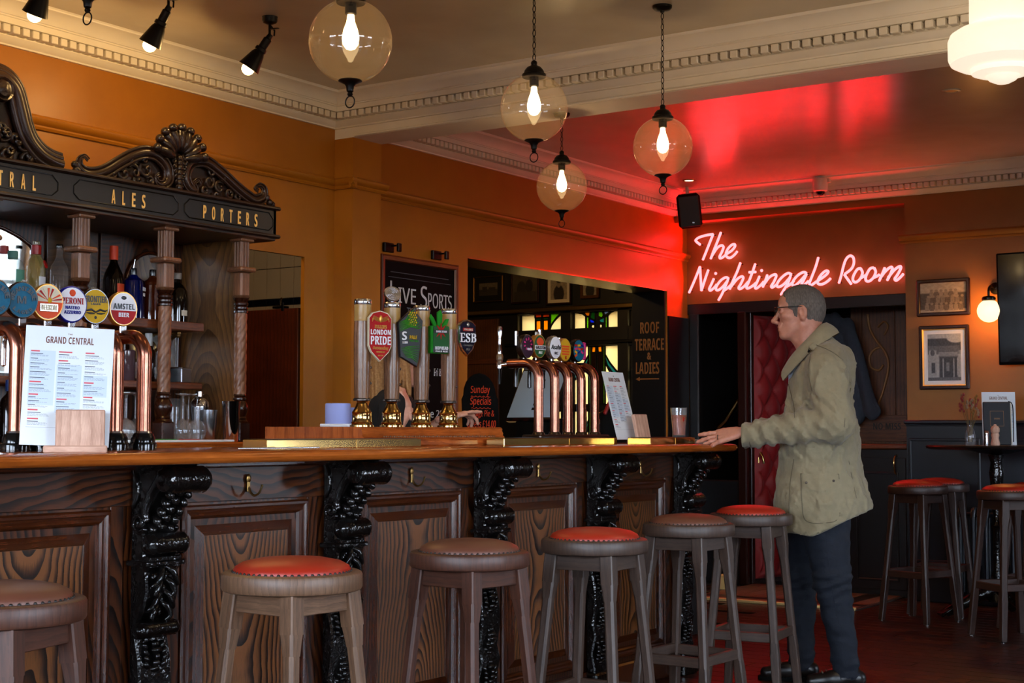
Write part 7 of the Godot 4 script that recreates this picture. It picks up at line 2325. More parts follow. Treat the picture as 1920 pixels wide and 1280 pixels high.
func build_lamps() -> void:
	glow("filament_bulb", Color(1.0, 0.86, 0.62), 12.0)
	glow("spot_bulb", Color(1.0, 0.84, 0.58), 12.0)
	glow("opal_glass", Color(1.0, 0.94, 0.84), 1.0)
	glow("wall_globe", Color(1.0, 0.86, 0.64), 2.2)
	var pos := [
		[Vector3(-2.99, 2.375, -3.434), "clear globe pendant at the upper left, largest of the whole globes"],
		[Vector3(-3.066, 2.404, -4.651), "clear globe pendant in the middle, in front of the beam"],
		[Vector3(-3.022, 2.403, -5.595), "clear globe pendant before the red ceiling, right of the others"],
		[Vector3(-3.984, 2.415, -6.30), "small looking clear globe pendant under the beam, lowest in the photo"],
		[Vector3(-3.36, 2.545, -2.769), "clear globe pendant cut off by the top edge, only its finial showing"]]
	pos[0][0] = Vector3(-2.941, 2.375, -3.434)
	var proto: Node3D = null
	for i in pos.size():
		var t: Node3D
		if proto == null:
			t = make_pendant(pos[0][1])
			proto = t
		else:
			t = copy(proto, "globe_pendant")
			tag(t, pos[i][1], "pendant lamp", "clear globe pendants")
		t.position = pos[i][0]
	for i in pos.size():
		var t: Node3D = get_node("globe_pendant" if i == 0 else "globe_pendant_%03d" % i)
		chain_to(t, 0.182, (2.79 if i == 3 else 3.02) - pos[i][0].y)
		omni(Vector3(0, 0.008, 0), Color(1.0, 0.82, 0.58), 0.052, 0.018, t)
	var aim := Vector3(-0.10, -0.17, 0.055)
	spot("black cone spotlight on the ceiling nearest the beam", Vector3(-4.56, 3.02, -4.772), aim)
	spot("black cone spotlight in the middle of the three, above the carved back bar", Vector3(-4.60, 3.02, -4.21), Vector3(-0.09, -0.17, 0.03))
	spot("black cone spotlight partly cut off by the top edge of the photo", Vector3(-4.62, 3.02, -3.62), Vector3(-0.09, -0.17, 0.0))
	# stepped opal lamp at the top right corner
	var op := thing("opal_pendant", "large stepped white opal glass lamp at the top right corner", "pendant lamp", Vector3(-1.465, 2.397, -5.216))
	put("opal_shade", MB.new().lathe([Vector2(0, 0.0), Vector2(0.022, 0.003), Vector2(0.045, 0.014), Vector2(0.058, 0.028), Vector2(0.060, 0.030), Vector2(0.085, 0.033), Vector2(0.104, 0.040), Vector2(0.108, 0.050), Vector2(0.110, 0.056), Vector2(0.150, 0.064), Vector2(0.176, 0.078), Vector2(0.184, 0.096), Vector2(0.184, 0.160), Vector2(0.176, 0.180), Vector2(0.150, 0.196), Vector2(0.120, 0.208), Vector2(0.108, 0.214), Vector2(0.110, 0.226), Vector2(0.109, 0.33), Vector2(0.10, 0.345), Vector2(0.06, 0.35)], Transform3D(), 40), M.opal_glass, op)
	put("fitter", MB.new().lathe([Vector2(0, 0.345), Vector2(0.07, 0.345), Vector2(0.072, 0.375), Vector2(0.03, 0.40), Vector2(0.012, 0.41), Vector2(0.012, 0.60), Vector2(0.05, 0.605), Vector2(0.055, 0.623), Vector2(0, 0.623)], Transform3D(), 26), M.brass_dull, op)
	omni(Vector3(0, 0.13, 0), Color(1.0, 0.88, 0.70), 0.50, 0.08, op)
	# globe bracket beside the pictures
	var wl := thing("wall_lamp", "glowing white globe wall lamp on a bronze bracket left of the television", "wall lamp", Vector3(-2.945, 1.992, -10.06))
	put("globe", MB.new().blob(Vector3.ZERO, Vector3(0.078, 0.078, 0.078), Basis(), 28), M.wall_globe, wl)
	var ga := MB.new().lathe([Vector2(0.0, 0.070), Vector2(0.040, 0.068), Vector2(0.046, 0.074), Vector2(0.046, 0.088), Vector2(0.036, 0.098), Vector2(0.012, 0.102), Vector2(0, 0.102)], Transform3D(), 24)
	put("gallery", ga, M.bronze_black, wl)
	put("arm", MB.new().tube(spline([Vector3(0, 0.10, 0), Vector3(0, 0.145, 0), Vector3(0.004, 0.17, -0.03), Vector3(0.01, 0.165, -0.11)], 5), 0.008, 10), M.bronze_black, wl)
	put("wall_rose", MB.new().lathe([Vector2(0, 0.028), Vector2(0.016, 0.026), Vector2(0.036, 0.016), Vector2(0.042, 0.006), Vector2(0.042, 0), Vector2(0, 0)], Transform3D(Basis(Vector3.RIGHT, PI / 2), Vector3(0.012, 0.162, -0.128)), 24), M.bronze_black, wl)
	omni(Vector3.ZERO, Color(1.0, 0.66, 0.30), 0.30, 0.06, wl)
	# recessed downlights
	for d in [[Vector3(-5.0, 3.02, -9.66), true, "lit recessed downlight in the red corner of the ceiling"], [Vector3(-2.49, 3.02, -7.88), false, "unlit recessed downlight in the plain part of the rear ceiling"]]:
		var t := thing("downlight", d[2], "downlight", d[0], 0.0, "recessed downlights")
		put("bezel", MB.new().lathe([Vector2(0.034, -0.001), Vector2(0.036, -0.006), Vector2(0.050, -0.005), Vector2(0.052, 0.0)], Transform3D(), 24), M.brass_dull if d[1] else M.ceiling_paint, t)
		put("lens", MB.new().lathe([Vector2(0, -0.003), Vector2(0.034, -0.003)], Transform3D(), 20), glow("downlight_lens", Color(1.0, 0.88, 0.66), 5.0) if d[1] else M.brass_dull, t)
		if d[1]:
			var s := SpotLight3D.new()
			s.name = "lamp_light"
			s.light_color = Color(1.0, 0.80, 0.55)
			s.light_energy = 0.22
			s.light_size = 0.02
			s.spot_range = 12.0
			s.spot_angle = 38.0
			s.spot_attenuation = 2.0
			s.shadow_enabled = true
			t.add_child(s)
			s.position = Vector3(0, -0.012, 0)
			s.rotation.x = -PI / 2
	# camera dome and loudspeaker
	var cd := thing("dome_camera", "white security camera with black dome below the rear ceiling", "security camera", Vector3(-4.143, 2.905, -10.06))
	put("housing", MB.new().lathe([Vector2(0, 0.11), Vector2(0.045, 0.11), Vector2(0.055, 0.10), Vector2(0.055, 0.025), Vector2(0.050, 0.012), Vector2(0.038, 0.006), Vector2(0, 0.006)], Transform3D(), 28), M.plastic_white, cd)
	put("bracket", MB.new().box(Vector3(0.045, 0.085, -0.055), Vector3(0.06, 0.04, 0.12), 0.006), M.plastic_white, cd)
	var dome := []
	for i in 9:
		var a := PI * 0.5 * i / 8.0
		dome.append(Vector2(0.034 * sin(a), 0.008 - 0.030 * cos(a)))
	put("dome", MB.new().lathe(dome, Transform3D(), 24), M.black_gloss, cd)
	var sp := thing("loudspeaker", "black loudspeaker hung in the red corner below the ceiling", "speaker", Vector3(-5.145, 2.84, -9.94))
	sp.basis = ry(deg_to_rad(28)) * Basis(Vector3.BACK, 0.10) * Basis(Vector3.RIGHT, 0.22)
	put("cabinet", MB.new().box(Vector3.ZERO, Vector3(0.175, 0.255, 0.15), 0.022), M.black_matt, sp)
	put("grille", MB.new().box(Vector3(0, 0.0, 0.076), Vector3(0.150, 0.230, 0.010), 0.004), M.near_black, sp)
	put("emblem", MB.new().box(Vector3(0.02, -0.085, 0.082), Vector3(0.016, 0.010, 0.002), 0.0005), M.steel, sp)
	put("bracket", MB.new().tube([Vector3(0.0, 0.12, -0.03), Vector3(0.0, 0.165, -0.035), Vector3(0.005, 0.205, -0.05)], 0.014, 8), M.plastic_white, sp)


# ---------------------------------------------------------------- the neon sign
func build_neon() -> void:
	var neon := [
		["T", [[[-5.254, 2.630], [-5.287, 2.656], [-5.294, 2.670], [-5.266, 2.688], [-5.204, 2.701], [-5.143, 2.705]], [[-5.143, 2.705], [-5.161, 2.666], [-5.199, 2.583], [-5.233, 2.510]]]],
		["h", [[[-5.076, 2.715], [-5.100, 2.659], [-5.137, 2.579], [-5.165, 2.514]], [[-5.159, 2.530], [-5.113, 2.591], [-5.076, 2.612], [-5.055, 2.600], [-5.068, 2.563], [-5.088, 2.528], [-5.083, 2.513], [-5.059, 2.521], [-5.029, 2.544]]]],
		["e", [[[-5.029, 2.544], [-4.986, 2.566], [-4.959, 2.594], [-4.959, 2.612], [-4.983, 2.611], [-5.016, 2.584], [-5.033, 2.550], [-5.028, 2.522], [-4.999, 2.511], [-4.966, 2.529], [-4.938, 2.557]]]],
		["N", [[[-5.355, 2.258], [-5.308, 2.350], [-5.258, 2.459]], [[-5.258, 2.459], [-5.253, 2.364], [-5.247, 2.269]], [[-5.247, 2.269], [-5.217, 2.351], [-5.186, 2.429]]]],
		["i", [[[-5.139, 2.358], [-5.161, 2.315], [-5.179, 2.280], [-5.167, 2.267], [-5.133, 2.291], [-5.115, 2.312]]]],
		["g", [[[-5.012, 2.349], [-5.036, 2.362], [-5.078, 2.342], [-5.115, 2.300], [-5.121, 2.273], [-5.100, 2.267], [-5.061, 2.293], [-5.023, 2.335]], [[-5.018, 2.345], [-5.042, 2.292], [-5.070, 2.235], [-5.101, 2.187]], [[-5.058, 2.257], [-5.018, 2.282], [-4.991, 2.305]]]],
		["h", [[[-4.912, 2.468], [-4.940, 2.401], [-4.976, 2.332], [-5.004, 2.268]], [[-4.994, 2.286], [-4.943, 2.341], [-4.904, 2.361], [-4.889, 2.349], [-4.908, 2.309], [-4.929, 2.276], [-4.916, 2.266], [-4.884, 2.283], [-4.848, 2.319]]]],
		["t", [[[-4.788, 2.452], [-4.815, 2.383], [-4.845, 2.314], [-4.863, 2.279], [-4.853, 2.267], [-4.819, 2.280], [-4.777, 2.310]], [[-4.842, 2.390], [-4.783, 2.389]]]],
		["i", [[[-4.754, 2.355], [-4.775, 2.310], [-4.792, 2.276], [-4.781, 2.263], [-4.748, 2.284], [-4.719, 2.312]]]],
		["n", [[[-4.689, 2.362], [-4.707, 2.317], [-4.728, 2.270]], [[-4.719, 2.288], [-4.675, 2.340], [-4.634, 2.360], [-4.616, 2.351], [-4.635, 2.308], [-4.658, 2.274], [-4.647, 2.264], [-4.609, 2.287]]]],
		["g", [[[-4.493, 2.352], [-4.519, 2.365], [-4.559, 2.345], [-4.600, 2.306], [-4.612, 2.274], [-4.593, 2.265], [-4.554, 2.284], [-4.507, 2.330]], [[-4.499, 2.348], [-4.522, 2.291], [-4.549, 2.249], [-4.581, 2.203]], [[-4.543, 2.260], [-4.503, 2.279], [-4.474, 2.304]]]],
		["a", [[[-4.372, 2.354], [-4.397, 2.365], [-4.443, 2.343], [-4.480, 2.303], [-4.486, 2.274], [-4.465, 2.268], [-4.423, 2.300], [-4.381, 2.343]], [[-4.372, 2.350], [-4.398, 2.301], [-4.413, 2.275], [-4.396, 2.267], [-4.357, 2.296]]]],
		["l", [[[-4.277, 2.468], [-4.300, 2.398], [-4.332, 2.323], [-4.350, 2.279], [-4.335, 2.265], [-4.302, 2.284]]]],
		["e", [[[-4.302, 2.284], [-4.251, 2.312], [-4.211, 2.340], [-4.201, 2.359], [-4.223, 2.363], [-4.256, 2.338], [-4.281, 2.302], [-4.282, 2.273], [-4.251, 2.266], [-4.211, 2.283], [-4.183, 2.306]]]],
		["R", [[[-4.119, 2.267], [-4.101, 2.320], [-4.081, 2.394], [-4.060, 2.443], [-4.031, 2.464], [-4.006, 2.449], [-4.002, 2.408], [-4.022, 2.367], [-4.072, 2.332]], [[-4.076, 2.329], [-4.050, 2.291], [-4.023, 2.254]]]],
		["o", [[[-3.949, 2.367], [-3.978, 2.359], [-4.008, 2.310], [-4.008, 2.277], [-3.984, 2.268], [-3.953, 2.293], [-3.937, 2.334], [-3.951, 2.367]], [[-3.954, 2.293], [-3.930, 2.305], [-3.908, 2.316]]]],
		["o", [[[-3.852, 2.366], [-3.881, 2.358], [-3.910, 2.309], [-3.911, 2.276], [-3.887, 2.269], [-3.856, 2.292], [-3.837, 2.333], [-3.849, 2.365]], [[-3.854, 2.292], [-3.828, 2.302], [-3.809, 2.313]]]],
		["m", [[[-3.768, 2.361], [-3.790, 2.311], [-3.812, 2.266]], [[-3.805, 2.284], [-3.766, 2.332], [-3.727, 2.361], [-3.712, 2.352], [-3.728, 2.308], [-3.752, 2.267]], [[-3.745, 2.286], [-3.699, 2.338], [-3.661, 2.362], [-3.648, 2.353], [-3.671, 2.309], [-3.695, 2.276], [-3.682, 2.264], [-3.655, 2.283], [-3.631, 2.307]]]],
	]
	var t := thing("neon_sign", "glowing red neon script sign reading The Nightingale Room", "neon sign", Vector3(0, 0, -10.335))
	var tube_m := glow("neon_tube", Color(1.0, 0.52, 0.55), 2.9)
	var bk := MB.new()
	for w in neon:
		var mb := MB.new()
		var lo := Vector2(99, 99)
		var hi := Vector2(-99, -99)
		var mids := []
		for s in w[1]:
			var pts := []
			for p in s:
				pts.append(Vector3(p[0], p[1], 0))
				lo = lo.min(Vector2(p[0], p[1]))
				hi = hi.max(Vector2(p[0], p[1]))
			pts = spline(pts, 5)
			mb.tube(pts, 0.0102, 8)
			mids.append(pts[pts.size() / 2])
			bk.tube([pts[1], pts[1] + Vector3(0, 0, -0.052)], 0.003, 5)
		put("letter_tube", mb, tube_m, t)
		var sl := SpotLight3D.new()
		sl.name = "lamp_light"
		sl.light_color = Color(1.0, 0.03, 0.07)
		sl.light_energy = 0.085
		sl.light_size = 0.012
		sl.spot_range = 30.0
		sl.spot_angle = 88.0
		sl.spot_angle_attenuation = 0.3
		sl.spot_attenuation = 2.0
		sl.shadow_enabled = true
		t.add_child(sl, true)
		sl.position = mids[0]
		sl.rotation = Vector3(0, PI, 0)
	for d in [[-5.123, 2.397], [-4.736, 2.397]]:
		put("letter_dot", MB.new().blob(Vector3(d[0], d[1], 0), Vector3(0.012, 0.012, 0.010), Basis(), 12), tube_m, t)
	put("tube_support", bk, M.black_matt, t).set_meta("kind", "stuff")


# ---------------------------------------------------------------- right side: pictures, television, table, radiator
func build_right_side() -> void:
	var fz := -10.186
	var shapes := []
	for r in 3:
		for i in (6 if r == 0 else 8):
			var x := 0.14 + i * 0.105 + (0.10 if r == 0 else 0.0) + (0.03 if r == 1 else 0.0)
			var y: float = [0.26, 0.46, 0.70][r]
			shapes.append([x, y, 0.036, 0.05, 0.35, 0])
			shapes.append([x, y + 0.14, 0.05, 0.11, [0.35, 0.55, 0.30][i % 3] + (0.1 if r == 1 else 0.0), 1])
	shapes.push_front([0.5, 0.62, 0.60, 0.30, 0.72, 1])
	var team := old_print("print_team", Color(0.70, 0.64, 0.54), Color(0.12, 0.10, 0.08), shapes, 11)
	var b := Basis()
	framed("small dark framed sepia photograph of a sports team, upper of two", Vector3(-3.293, 2.11, fz), b, 0.376, 0.258, 0.026, M.frame_wood, 0.0, team, M.mount_card, "framed photographs on the orange wall")
	var sh2 := [[0.5, 0.22, 0.7, 0.14, 0.72, 1], [0.4, 0.34, 0.6, 0.10, 0.55, 1], [0.14, 0.62, 0.13, 0.30, 0.18, 1], [0.14, 0.40, 0.07, 0.07, 0.6, 0], [0.16, 0.72, 0.06, 0.12, 0.7, 1], [0.62, 0.44, 0.32, 0.06, 0.32, 1], [0.62, 0.72, 0.30, 0.26, 0.75, 1], [0.46, 0.74, 0.02, 0.24, 0.25, 1], [0.60, 0.70, 0.05, 0.10, 0.4, 1], [0.78, 0.74, 0.02, 0.24, 0.25, 1], [0.92, 0.70, 0.05, 0.2, 0.2, 1], [0.5, 0.97, 0.6, 0.05, 0.55, 1], [0.85, 0.08, 0.3, 0.12, 0.06, 0]]
	var street := old_print("print_street_front", Color(0.66, 0.70, 0.72), Color(0.06, 0.09, 0.13), sh2, 12)
	var big := framed("tall framed black and white photograph of an old pub front, lower of two", Vector3(-3.292, 1.692, fz), b, 0.352, 0.445, 0.026, M.frame_wood, 0.034, street, M.paper_white, "framed photographs on the orange wall")
	var sl := MB.new()
	ring(sl, Vector3(0, 0, 0.006), Basis(), 0.302, 0.395, [Vector2(0, 0.016), Vector2(0.006, 0.010), Vector2(0.008, 0.004)])
	put("gilt_slip", sl, M.gold_leaf, big)
	# television
	var tv := thing("television", "large dark wall television at the right edge, switched off", "television", Vector3(-2.235, 2.0, -10.05))
	tv.basis = ry(-0.03) * Basis(Vector3.RIGHT, 0.03)
	put("case", MB.new().box(Vector3.ZERO, Vector3(1.30, 0.752, 0.045), 0.006), M.black_matt, tv)
	put("screen", MB.new().box(Vector3(0, 0.004, 0.023), Vector3(1.276, 0.722, 0.002)), mat("tv_screen", Color(0.012, 0.012, 0.018), 0.08), tv)
	put("wall_bracket", MB.new().box(Vector3(0, 0, -0.055), Vector3(0.4, 0.3, 0.07), 0.004), M.black_matt, tv)
	# tall round table on an iron pedestal
	var tb := thing("poser_table", "tall dark round table on an ornate iron pedestal by the right wall", "table", Vector3(-2.775, 0, -9.58))
	put("table_top", MB.new().lathe([Vector2(0, 1.062), Vector2(0.40, 1.062), Vector2(0.43, 1.070), Vector2(0.435, 1.080), Vector2(0.43, 1.090), Vector2(0, 1.092)], Transform3D(), 48), mat("table_dark", Color(0.07, 0.05, 0.045), 0.25), tb)
	put("top_plate", MB.new().lathe([Vector2(0, 1.03), Vector2(0.10, 1.04), Vector2(0.18, 1.062), Vector2(0, 1.062)], Transform3D(), 24), M.corbel_black, tb)
	put("pedestal", MB.new().lathe([Vector2(0.07, 0.10), Vector2(0.055, 0.16), Vector2(0.035, 0.22), Vector2(0.045, 0.26), Vector2(0.030, 0.30), Vector2(0.026, 0.55), Vector2(0.040, 0.58), Vector2(0.026, 0.61), Vector2(0.024, 0.78), Vector2(0.038, 0.82), Vector2(0.046, 0.92), Vector2(0.036, 0.98), Vector2(0.05, 1.03), Vector2(0, 1.035)], Transform3D(), 22), M.corbel_black, tb)
	for k in 3:
		var a := 0.5 + k * TAU / 3
		var d := Vector3(cos(a), 0, sin(a))
		var ft := MB.new().tube(spline([d * 0.03 + Vector3(0, 0.17, 0), d * 0.12 + Vector3(0, 0.14, 0), d * 0.24 + Vector3(0, 0.075, 0), d * 0.33 + Vector3(0, 0.03, 0)], 5), [0.05, 0.05, 0.048, 0.046, 0.044, 0.042, 0.04, 0.04, 0.038, 0.036, 0.036, 0.036, 0.036, 0.034, 0.032, 0.030], 10)
		var sd := d.cross(Vector3.UP)
		for j in 5:
			ft.tube([d * 0.30 + sd * (j - 2) * 0.018 + Vector3(0, 0.055, 0), d * 0.37 + sd * (j - 2) * 0.024 + Vector3(0, 0.016, 0)], [0.012, 0.014], 8)
		put("paw_foot", ft, M.corbel_black, tb)
	# what stands on it
	var ty := 1.092
	var va := thing("bud_vase", "small clear glass vase of dried flowers on the tall table", "vase", Vector3(-2.945, ty, -9.60))
	put("glass", MB.new().lathe([Vector2(0, 0), Vector2(0.030, 0), Vector2(0.033, 0.006), Vector2(0.033, 0.06), Vector2(0.028, 0.09), Vector2(0.016, 0.11), Vector2(0.014, 0.135), Vector2(0.017, 0.14)], Transform3D(), 24), M.clear_glass, va)
	var stm := MB.new()
	var hd := [MB.new(), MB.new(), MB.new()]
	var r2 := RandomNumberGenerator.new()
	r2.seed = 3
	for i in 16:
		var e := Vector3(r2.randf_range(-0.05, 0.06), r2.randf_range(0.20, 0.33), r2.randf_range(-0.04, 0.04))
		stm.tube([Vector3(r2.randf_range(-0.012, 0.012), 0.02, r2.randf_range(-0.012, 0.012)), e * Vector3(0.3, 0.5, 0.3), e], 0.0014, 4, false)
		for q in 4:
			hd[i % 3].blob(e + Vector3(r2.randf_range(-0.01, 0.01), -q * 0.013, r2.randf_range(-0.01, 0.01)), Vector3(0.008, 0.011, 0.008), Basis(), 7)
	put("stems", stm, mat("dried_stem", Color(0.36, 0.30, 0.12), 0.8), va)
	put("flower_heads", hd[0], mat("dried_rose", Color(0.50, 0.16, 0.13), 0.8), va)
	put("flower_heads", hd[1], mat("dried_ochre", Color(0.48, 0.34, 0.10), 0.8), va)
	put("flower_heads", hd[2], mat("dried_straw", Color(0.52, 0.42, 0.32), 0.8), va)
	var sa := thing("salt_shaker", "small steel salt shaker between the vase and pepper mill", "salt shaker", Vector3(-2.815, ty, -9.52))
	put("body", MB.new().lathe([Vector2(0, 0), Vector2(0.021, 0), Vector2(0.022, 0.004), Vector2(0.015, 0.07), Vector2(0, 0.07)], Transform3D(), 20), M.steel, sa)
	put("cap", MB.new().lathe([Vector2(0.0155, 0.068), Vector2(0.016, 0.08), Vector2(0.011, 0.092), Vector2(0, 0.095)], Transform3D(), 18), M.chrome, sa)
	var pm := thing("pepper_mill", "turned pale wooden pepper mill on the tall table", "pepper mill", Vector3(-2.755, ty, -9.50))
	put("body", MB.new().lathe([Vector2(0, 0), Vector2(0.028, 0), Vector2(0.029, 0.01), Vector2(0.026, 0.02), Vector2(0.021, 0.045), Vector2(0.025, 0.062), Vector2(0.022, 0.075), Vector2(0, 0.075)], Transform3D(), 24), M.holder_wood, pm)
	put("head", MB.new().lathe([Vector2(0.020, 0.076), Vector2(0.027, 0.085), Vector2(0.028, 0.105), Vector2(0.020, 0.118), Vector2(0.010, 0.122), Vector2(0.010, 0.128), Vector2(0.005, 0.132), Vector2(0, 0.132)], Transform3D(), 24), M.holder_wood, pm)
	var mt := menu("printed menu standing behind the dark booklet on the tall table", Vector3(-2.79, ty, -9.72), ry(0.42) * Basis(Vector3.RIGHT, -0.12), 0.21, 0.345, M["menu_paper_0"].albedo_texture)
	var bk := thing("drinks_booklet", "dark navy booklet with elastic band leaning against the menu on the tall table", "booklet", Vector3(-2.785, ty, -9.655))
	bk.basis = ry(0.42) * Basis(Vector3.RIGHT, -0.13)
	put("cover", MB.new().box(Vector3(0, 0.14, 0), Vector3(0.17, 0.28, 0.014), 0.004), mat("booklet_navy", Color(0.03, 0.045, 0.085), 0.6), bk)
	put("pages", MB.new().box(Vector3(0.086, 0.14, -0.003), Vector3(0.012, 0.27, 0.010), 0.001), M.mount_card, bk)
	put("elastic", MB.new().tube(spline([Vector3(0.075, 0.282, 0.004), Vector3(0.10, 0.26, 0.0), Vector3(0.102, 0.14, 0.0), Vector3(0.098, 0.02, 0.0)], 4), 0.003, 6), M.black_matt, bk)
	var fr := MB.new()
	ring(fr, Vector3(0.0, 0.17, 0.007), Basis(), 0.085, 0.10, [Vector2(0, 0.0005), Vector2(0.002, 0.0008)])
	put("stamped_border", fr, M.dull_gold, bk)
	letters("GRAND", 0.035, 0.010, M.dull_gold, bk, Vector3(0.0, 0.17, 0.0075))
	# column radiator
	var rd := thing("column_radiator", "dark cast iron column radiator below the tall table", "radiator", Vector3(-2.74, 0, -10.08))
	for i in 10:
		var x := -0.42 + i * 0.088
		var mb := MB.new()
		for s in [-1, 1]:
			mb.tube([Vector3(x, 0.08, s * 0.035), Vector3(x, 0.60, s * 0.035)], 0.018, 10)
		mb.tube(spline([Vector3(x, 0.60, -0.035), Vector3(x, 0.645, -0.02), Vector3(x, 0.645, 0.02), Vector3(x, 0.60, 0.035)], 4), 0.019, 10)
		mb.tube([Vector3(x, 0.08, -0.035), Vector3(x, 0.06, 0.0), Vector3(x, 0.08, 0.035)], 0.02, 10)
		put("column", mb, M.navy_paint, rd)
	put("connecting_pipe", MB.new().tube([Vector3(-0.48, 0.62, 0), Vector3(0.44, 0.62, 0)], 0.014, 10), M.navy_paint, rd)
	for s in [-0.42, 0.372]:
		put("foot", MB.new().box(Vector3(s, 0.03, 0), Vector3(0.03, 0.06, 0.09), 0.005), M.navy_paint, rd)


# ---------------------------------------------------------------- people
# a hand: palm and five bent fingers; f = pointing direction, u = back of the hand, s = towards the thumb
func hand(mb: MB, wrist: Vector3, f: Vector3, u: Vector3, s: Vector3, size: float, curl_deg: Array, spread := 0.06, thumb_out := 0.5) -> void:
	var bd := Body.new(wrist + (Vector3.ONE * -0.125), wrist + Vector3.ONE * 0.2, 0.0036)
	_hand_field(bd, wrist, f, u, s, size, curl_deg, spread, thumb_out)
	bd.into(mb)

func _hand_field(bd: Body, wrist: Vector3, f: Vector3, u: Vector3, s: Vector3, size: float, curl_deg: Array, spread: float, thumb_out: float) -> void:
	var q := size
	bd.cap(wrist - f * 0.05 * q, wrist, 0.026 * q, 0.024 * q, 0.012, u, 0.72)
	for i in 4:
		var off := (1.5 - i) * 0.0195 * q
		bd.cap(wrist + f * 0.012 * q + s * off * 0.55, wrist + f * (0.088 - absf(i - 1) * 0.003) * q + s * off, 0.0150 * q, 0.0122 * q, 0.010, u, 0.92)
	bd.cap(wrist + f * 0.015 * q + s * 0.012 * q, wrist + f * 0.05 * q + s * 0.028 * q - u * 0.006 * q, 0.016 * q, 0.015 * q, 0.012)
	var lens := [[0.040, 0.025, 0.021], [0.044, 0.028, 0.022], [0.041, 0.026, 0.021], [0.032, 0.020, 0.018]]
	for i in 4:
		var off := (1.5 - i) * 0.0195 * q
		var p := wrist + f * (0.088 - absf(i - 1) * 0.003) * q + s * off
		var dirf := (f + s * (1.5 - i) * spread).normalized()
		var ang := 0.0
		var r := 0.0098 * q * (0.88 if i == 3 else 1.0)
		for k in 3:
			ang += deg_to_rad(curl_deg[i] * [0.9, 1.0, 0.7][k])
			var d := (dirf * cos(ang) - u * sin(ang)).normalized()
			var e: Vector3 = p + d * lens[i][k] * q
			bd.cap(p, e, r, r * 0.93, 0.003)
			bd.ell(p + u * 0.001, Vector3.ONE * r * 1.10, Basis(), 0.004)
			p = e
			r *= 0.93
	var t0 := wrist + f * 0.035 * q + s * 0.026 * q - u * 0.004 * q
	var t1 := t0 + (f * 0.75 + s * thumb_out - u * 0.15).normalized() * 0.040 * q
	var t2 := t1 + (f * 0.95 + s * thumb_out * 0.35 - u * 0.1).normalized() * 0.030 * q
	bd.cap(t0, t1, 0.0135 * q, 0.0108 * q, 0.008)
	bd.cap(t1, t2, 0.0106 * q, 0.0088 * q, 0.003)

func head_field(bd: Body, H: Vector3, jaw := 1.0) -> void:
	var P := func(x: float, y: float, z: float) -> Vector3: return H + Vector3(x, y, z)
	bd.ell(P.call(-0.006, 0.020, 0), Vector3(0.104, 0.098, 0.077), Basis(), 0.02)
	bd.ell(P.call(-0.036, -0.012, 0), Vector3(0.068, 0.074, 0.067), Basis(), 0.02)
	bd.ell(P.call(0.052, 0.036, 0), Vector3(0.052, 0.054, 0.060), Basis(), 0.02)
	bd.ell(P.call(0.034, -0.045, 0), Vector3(0.064, 0.082, 0.058), Basis(), 0.02)
	for s in [-1.0, 1.0]:
		bd.cap(P.call(-0.006, -0.070, s * 0.050), P.call(0.072, -0.114, s * 0.018), 0.020, 0.019 * jaw, 0.022)
		bd.ell(P.call(0.066, -0.026, s * 0.044), Vector3(0.024, 0.018, 0.020), Basis(), 0.018)
	bd.ell(P.call(0.082, -0.116, 0), Vector3(0.019, 0.018, 0.022), Basis(), 0.016)
	bd.cap(P.call(0.092, 0.013, -0.038), P.call(0.092, 0.013, 0.038), 0.0105, 0.0105, 0.014)
	for s in [-1.0, 1.0]:
		bd.ell(P.call(0.106, -0.006, s * 0.033), Vector3(0.017, 0.012, 0.017), Basis(), 0.010, true)
		bd.ell(P.call(0.084, -0.007, s * 0.032), Vector3(0.0155, 0.0135, 0.0165), Basis(), 0.005)
	bd.cap(P.call(0.098, 0.002, 0), P.call(0.124, -0.044, 0), 0.0085, 0.0125, 0.010)
	bd.ell(P.call(0.127, -0.047, 0), Vector3(0.013, 0.011, 0.012), Basis(), 0.006)
	for s in [-1.0, 1.0]:
		bd.ell(P.call(0.115, -0.053, s * 0.012), Vector3(0.012, 0.009, 0.009), Basis(), 0.006)
	bd.ell(P.call(0.084, -0.080, 0), Vector3(0.024, 0.026, 0.030), Basis(), 0.016)
	bd.cap(P.call(0.101, -0.0775, -0.016), P.call(0.101, -0.0775, 0.016), 0.0068, 0.0068, 0.006)
	bd.cap(P.call(0.099, -0.0895, -0.014), P.call(0.099, -0.0895, 0.014), 0.0072, 0.0072, 0.006)
	bd.ell(P.call(0.112, -0.0835, 0), Vector3(0.009, 0.0018, 0.028), Basis(), 0.003, true)
	for s in [-1.0, 1.0]:
		var eb := Basis(Vector3(0, 0, 1), -0.22) * Basis(Vector3.UP, s * 0.35)
		bd.ell(P.call(-0.010, -0.012, s * 0.079), Vector3(0.021, 0.033, 0.010), eb, 0.006)
		bd.ell(P.call(-0.008, -0.040, s * 0.076), Vector3(0.011, 0.012, 0.008), eb, 0.006)
		bd.ell(P.call(-0.004, -0.010, s * 0.090), Vector3(0.011, 0.019, 0.009), eb, 0.004, true)
		bd.ell(P.call(0.004, -0.016, s * 0.080), Vector3(0.005, 0.008, 0.005), eb, 0.003)

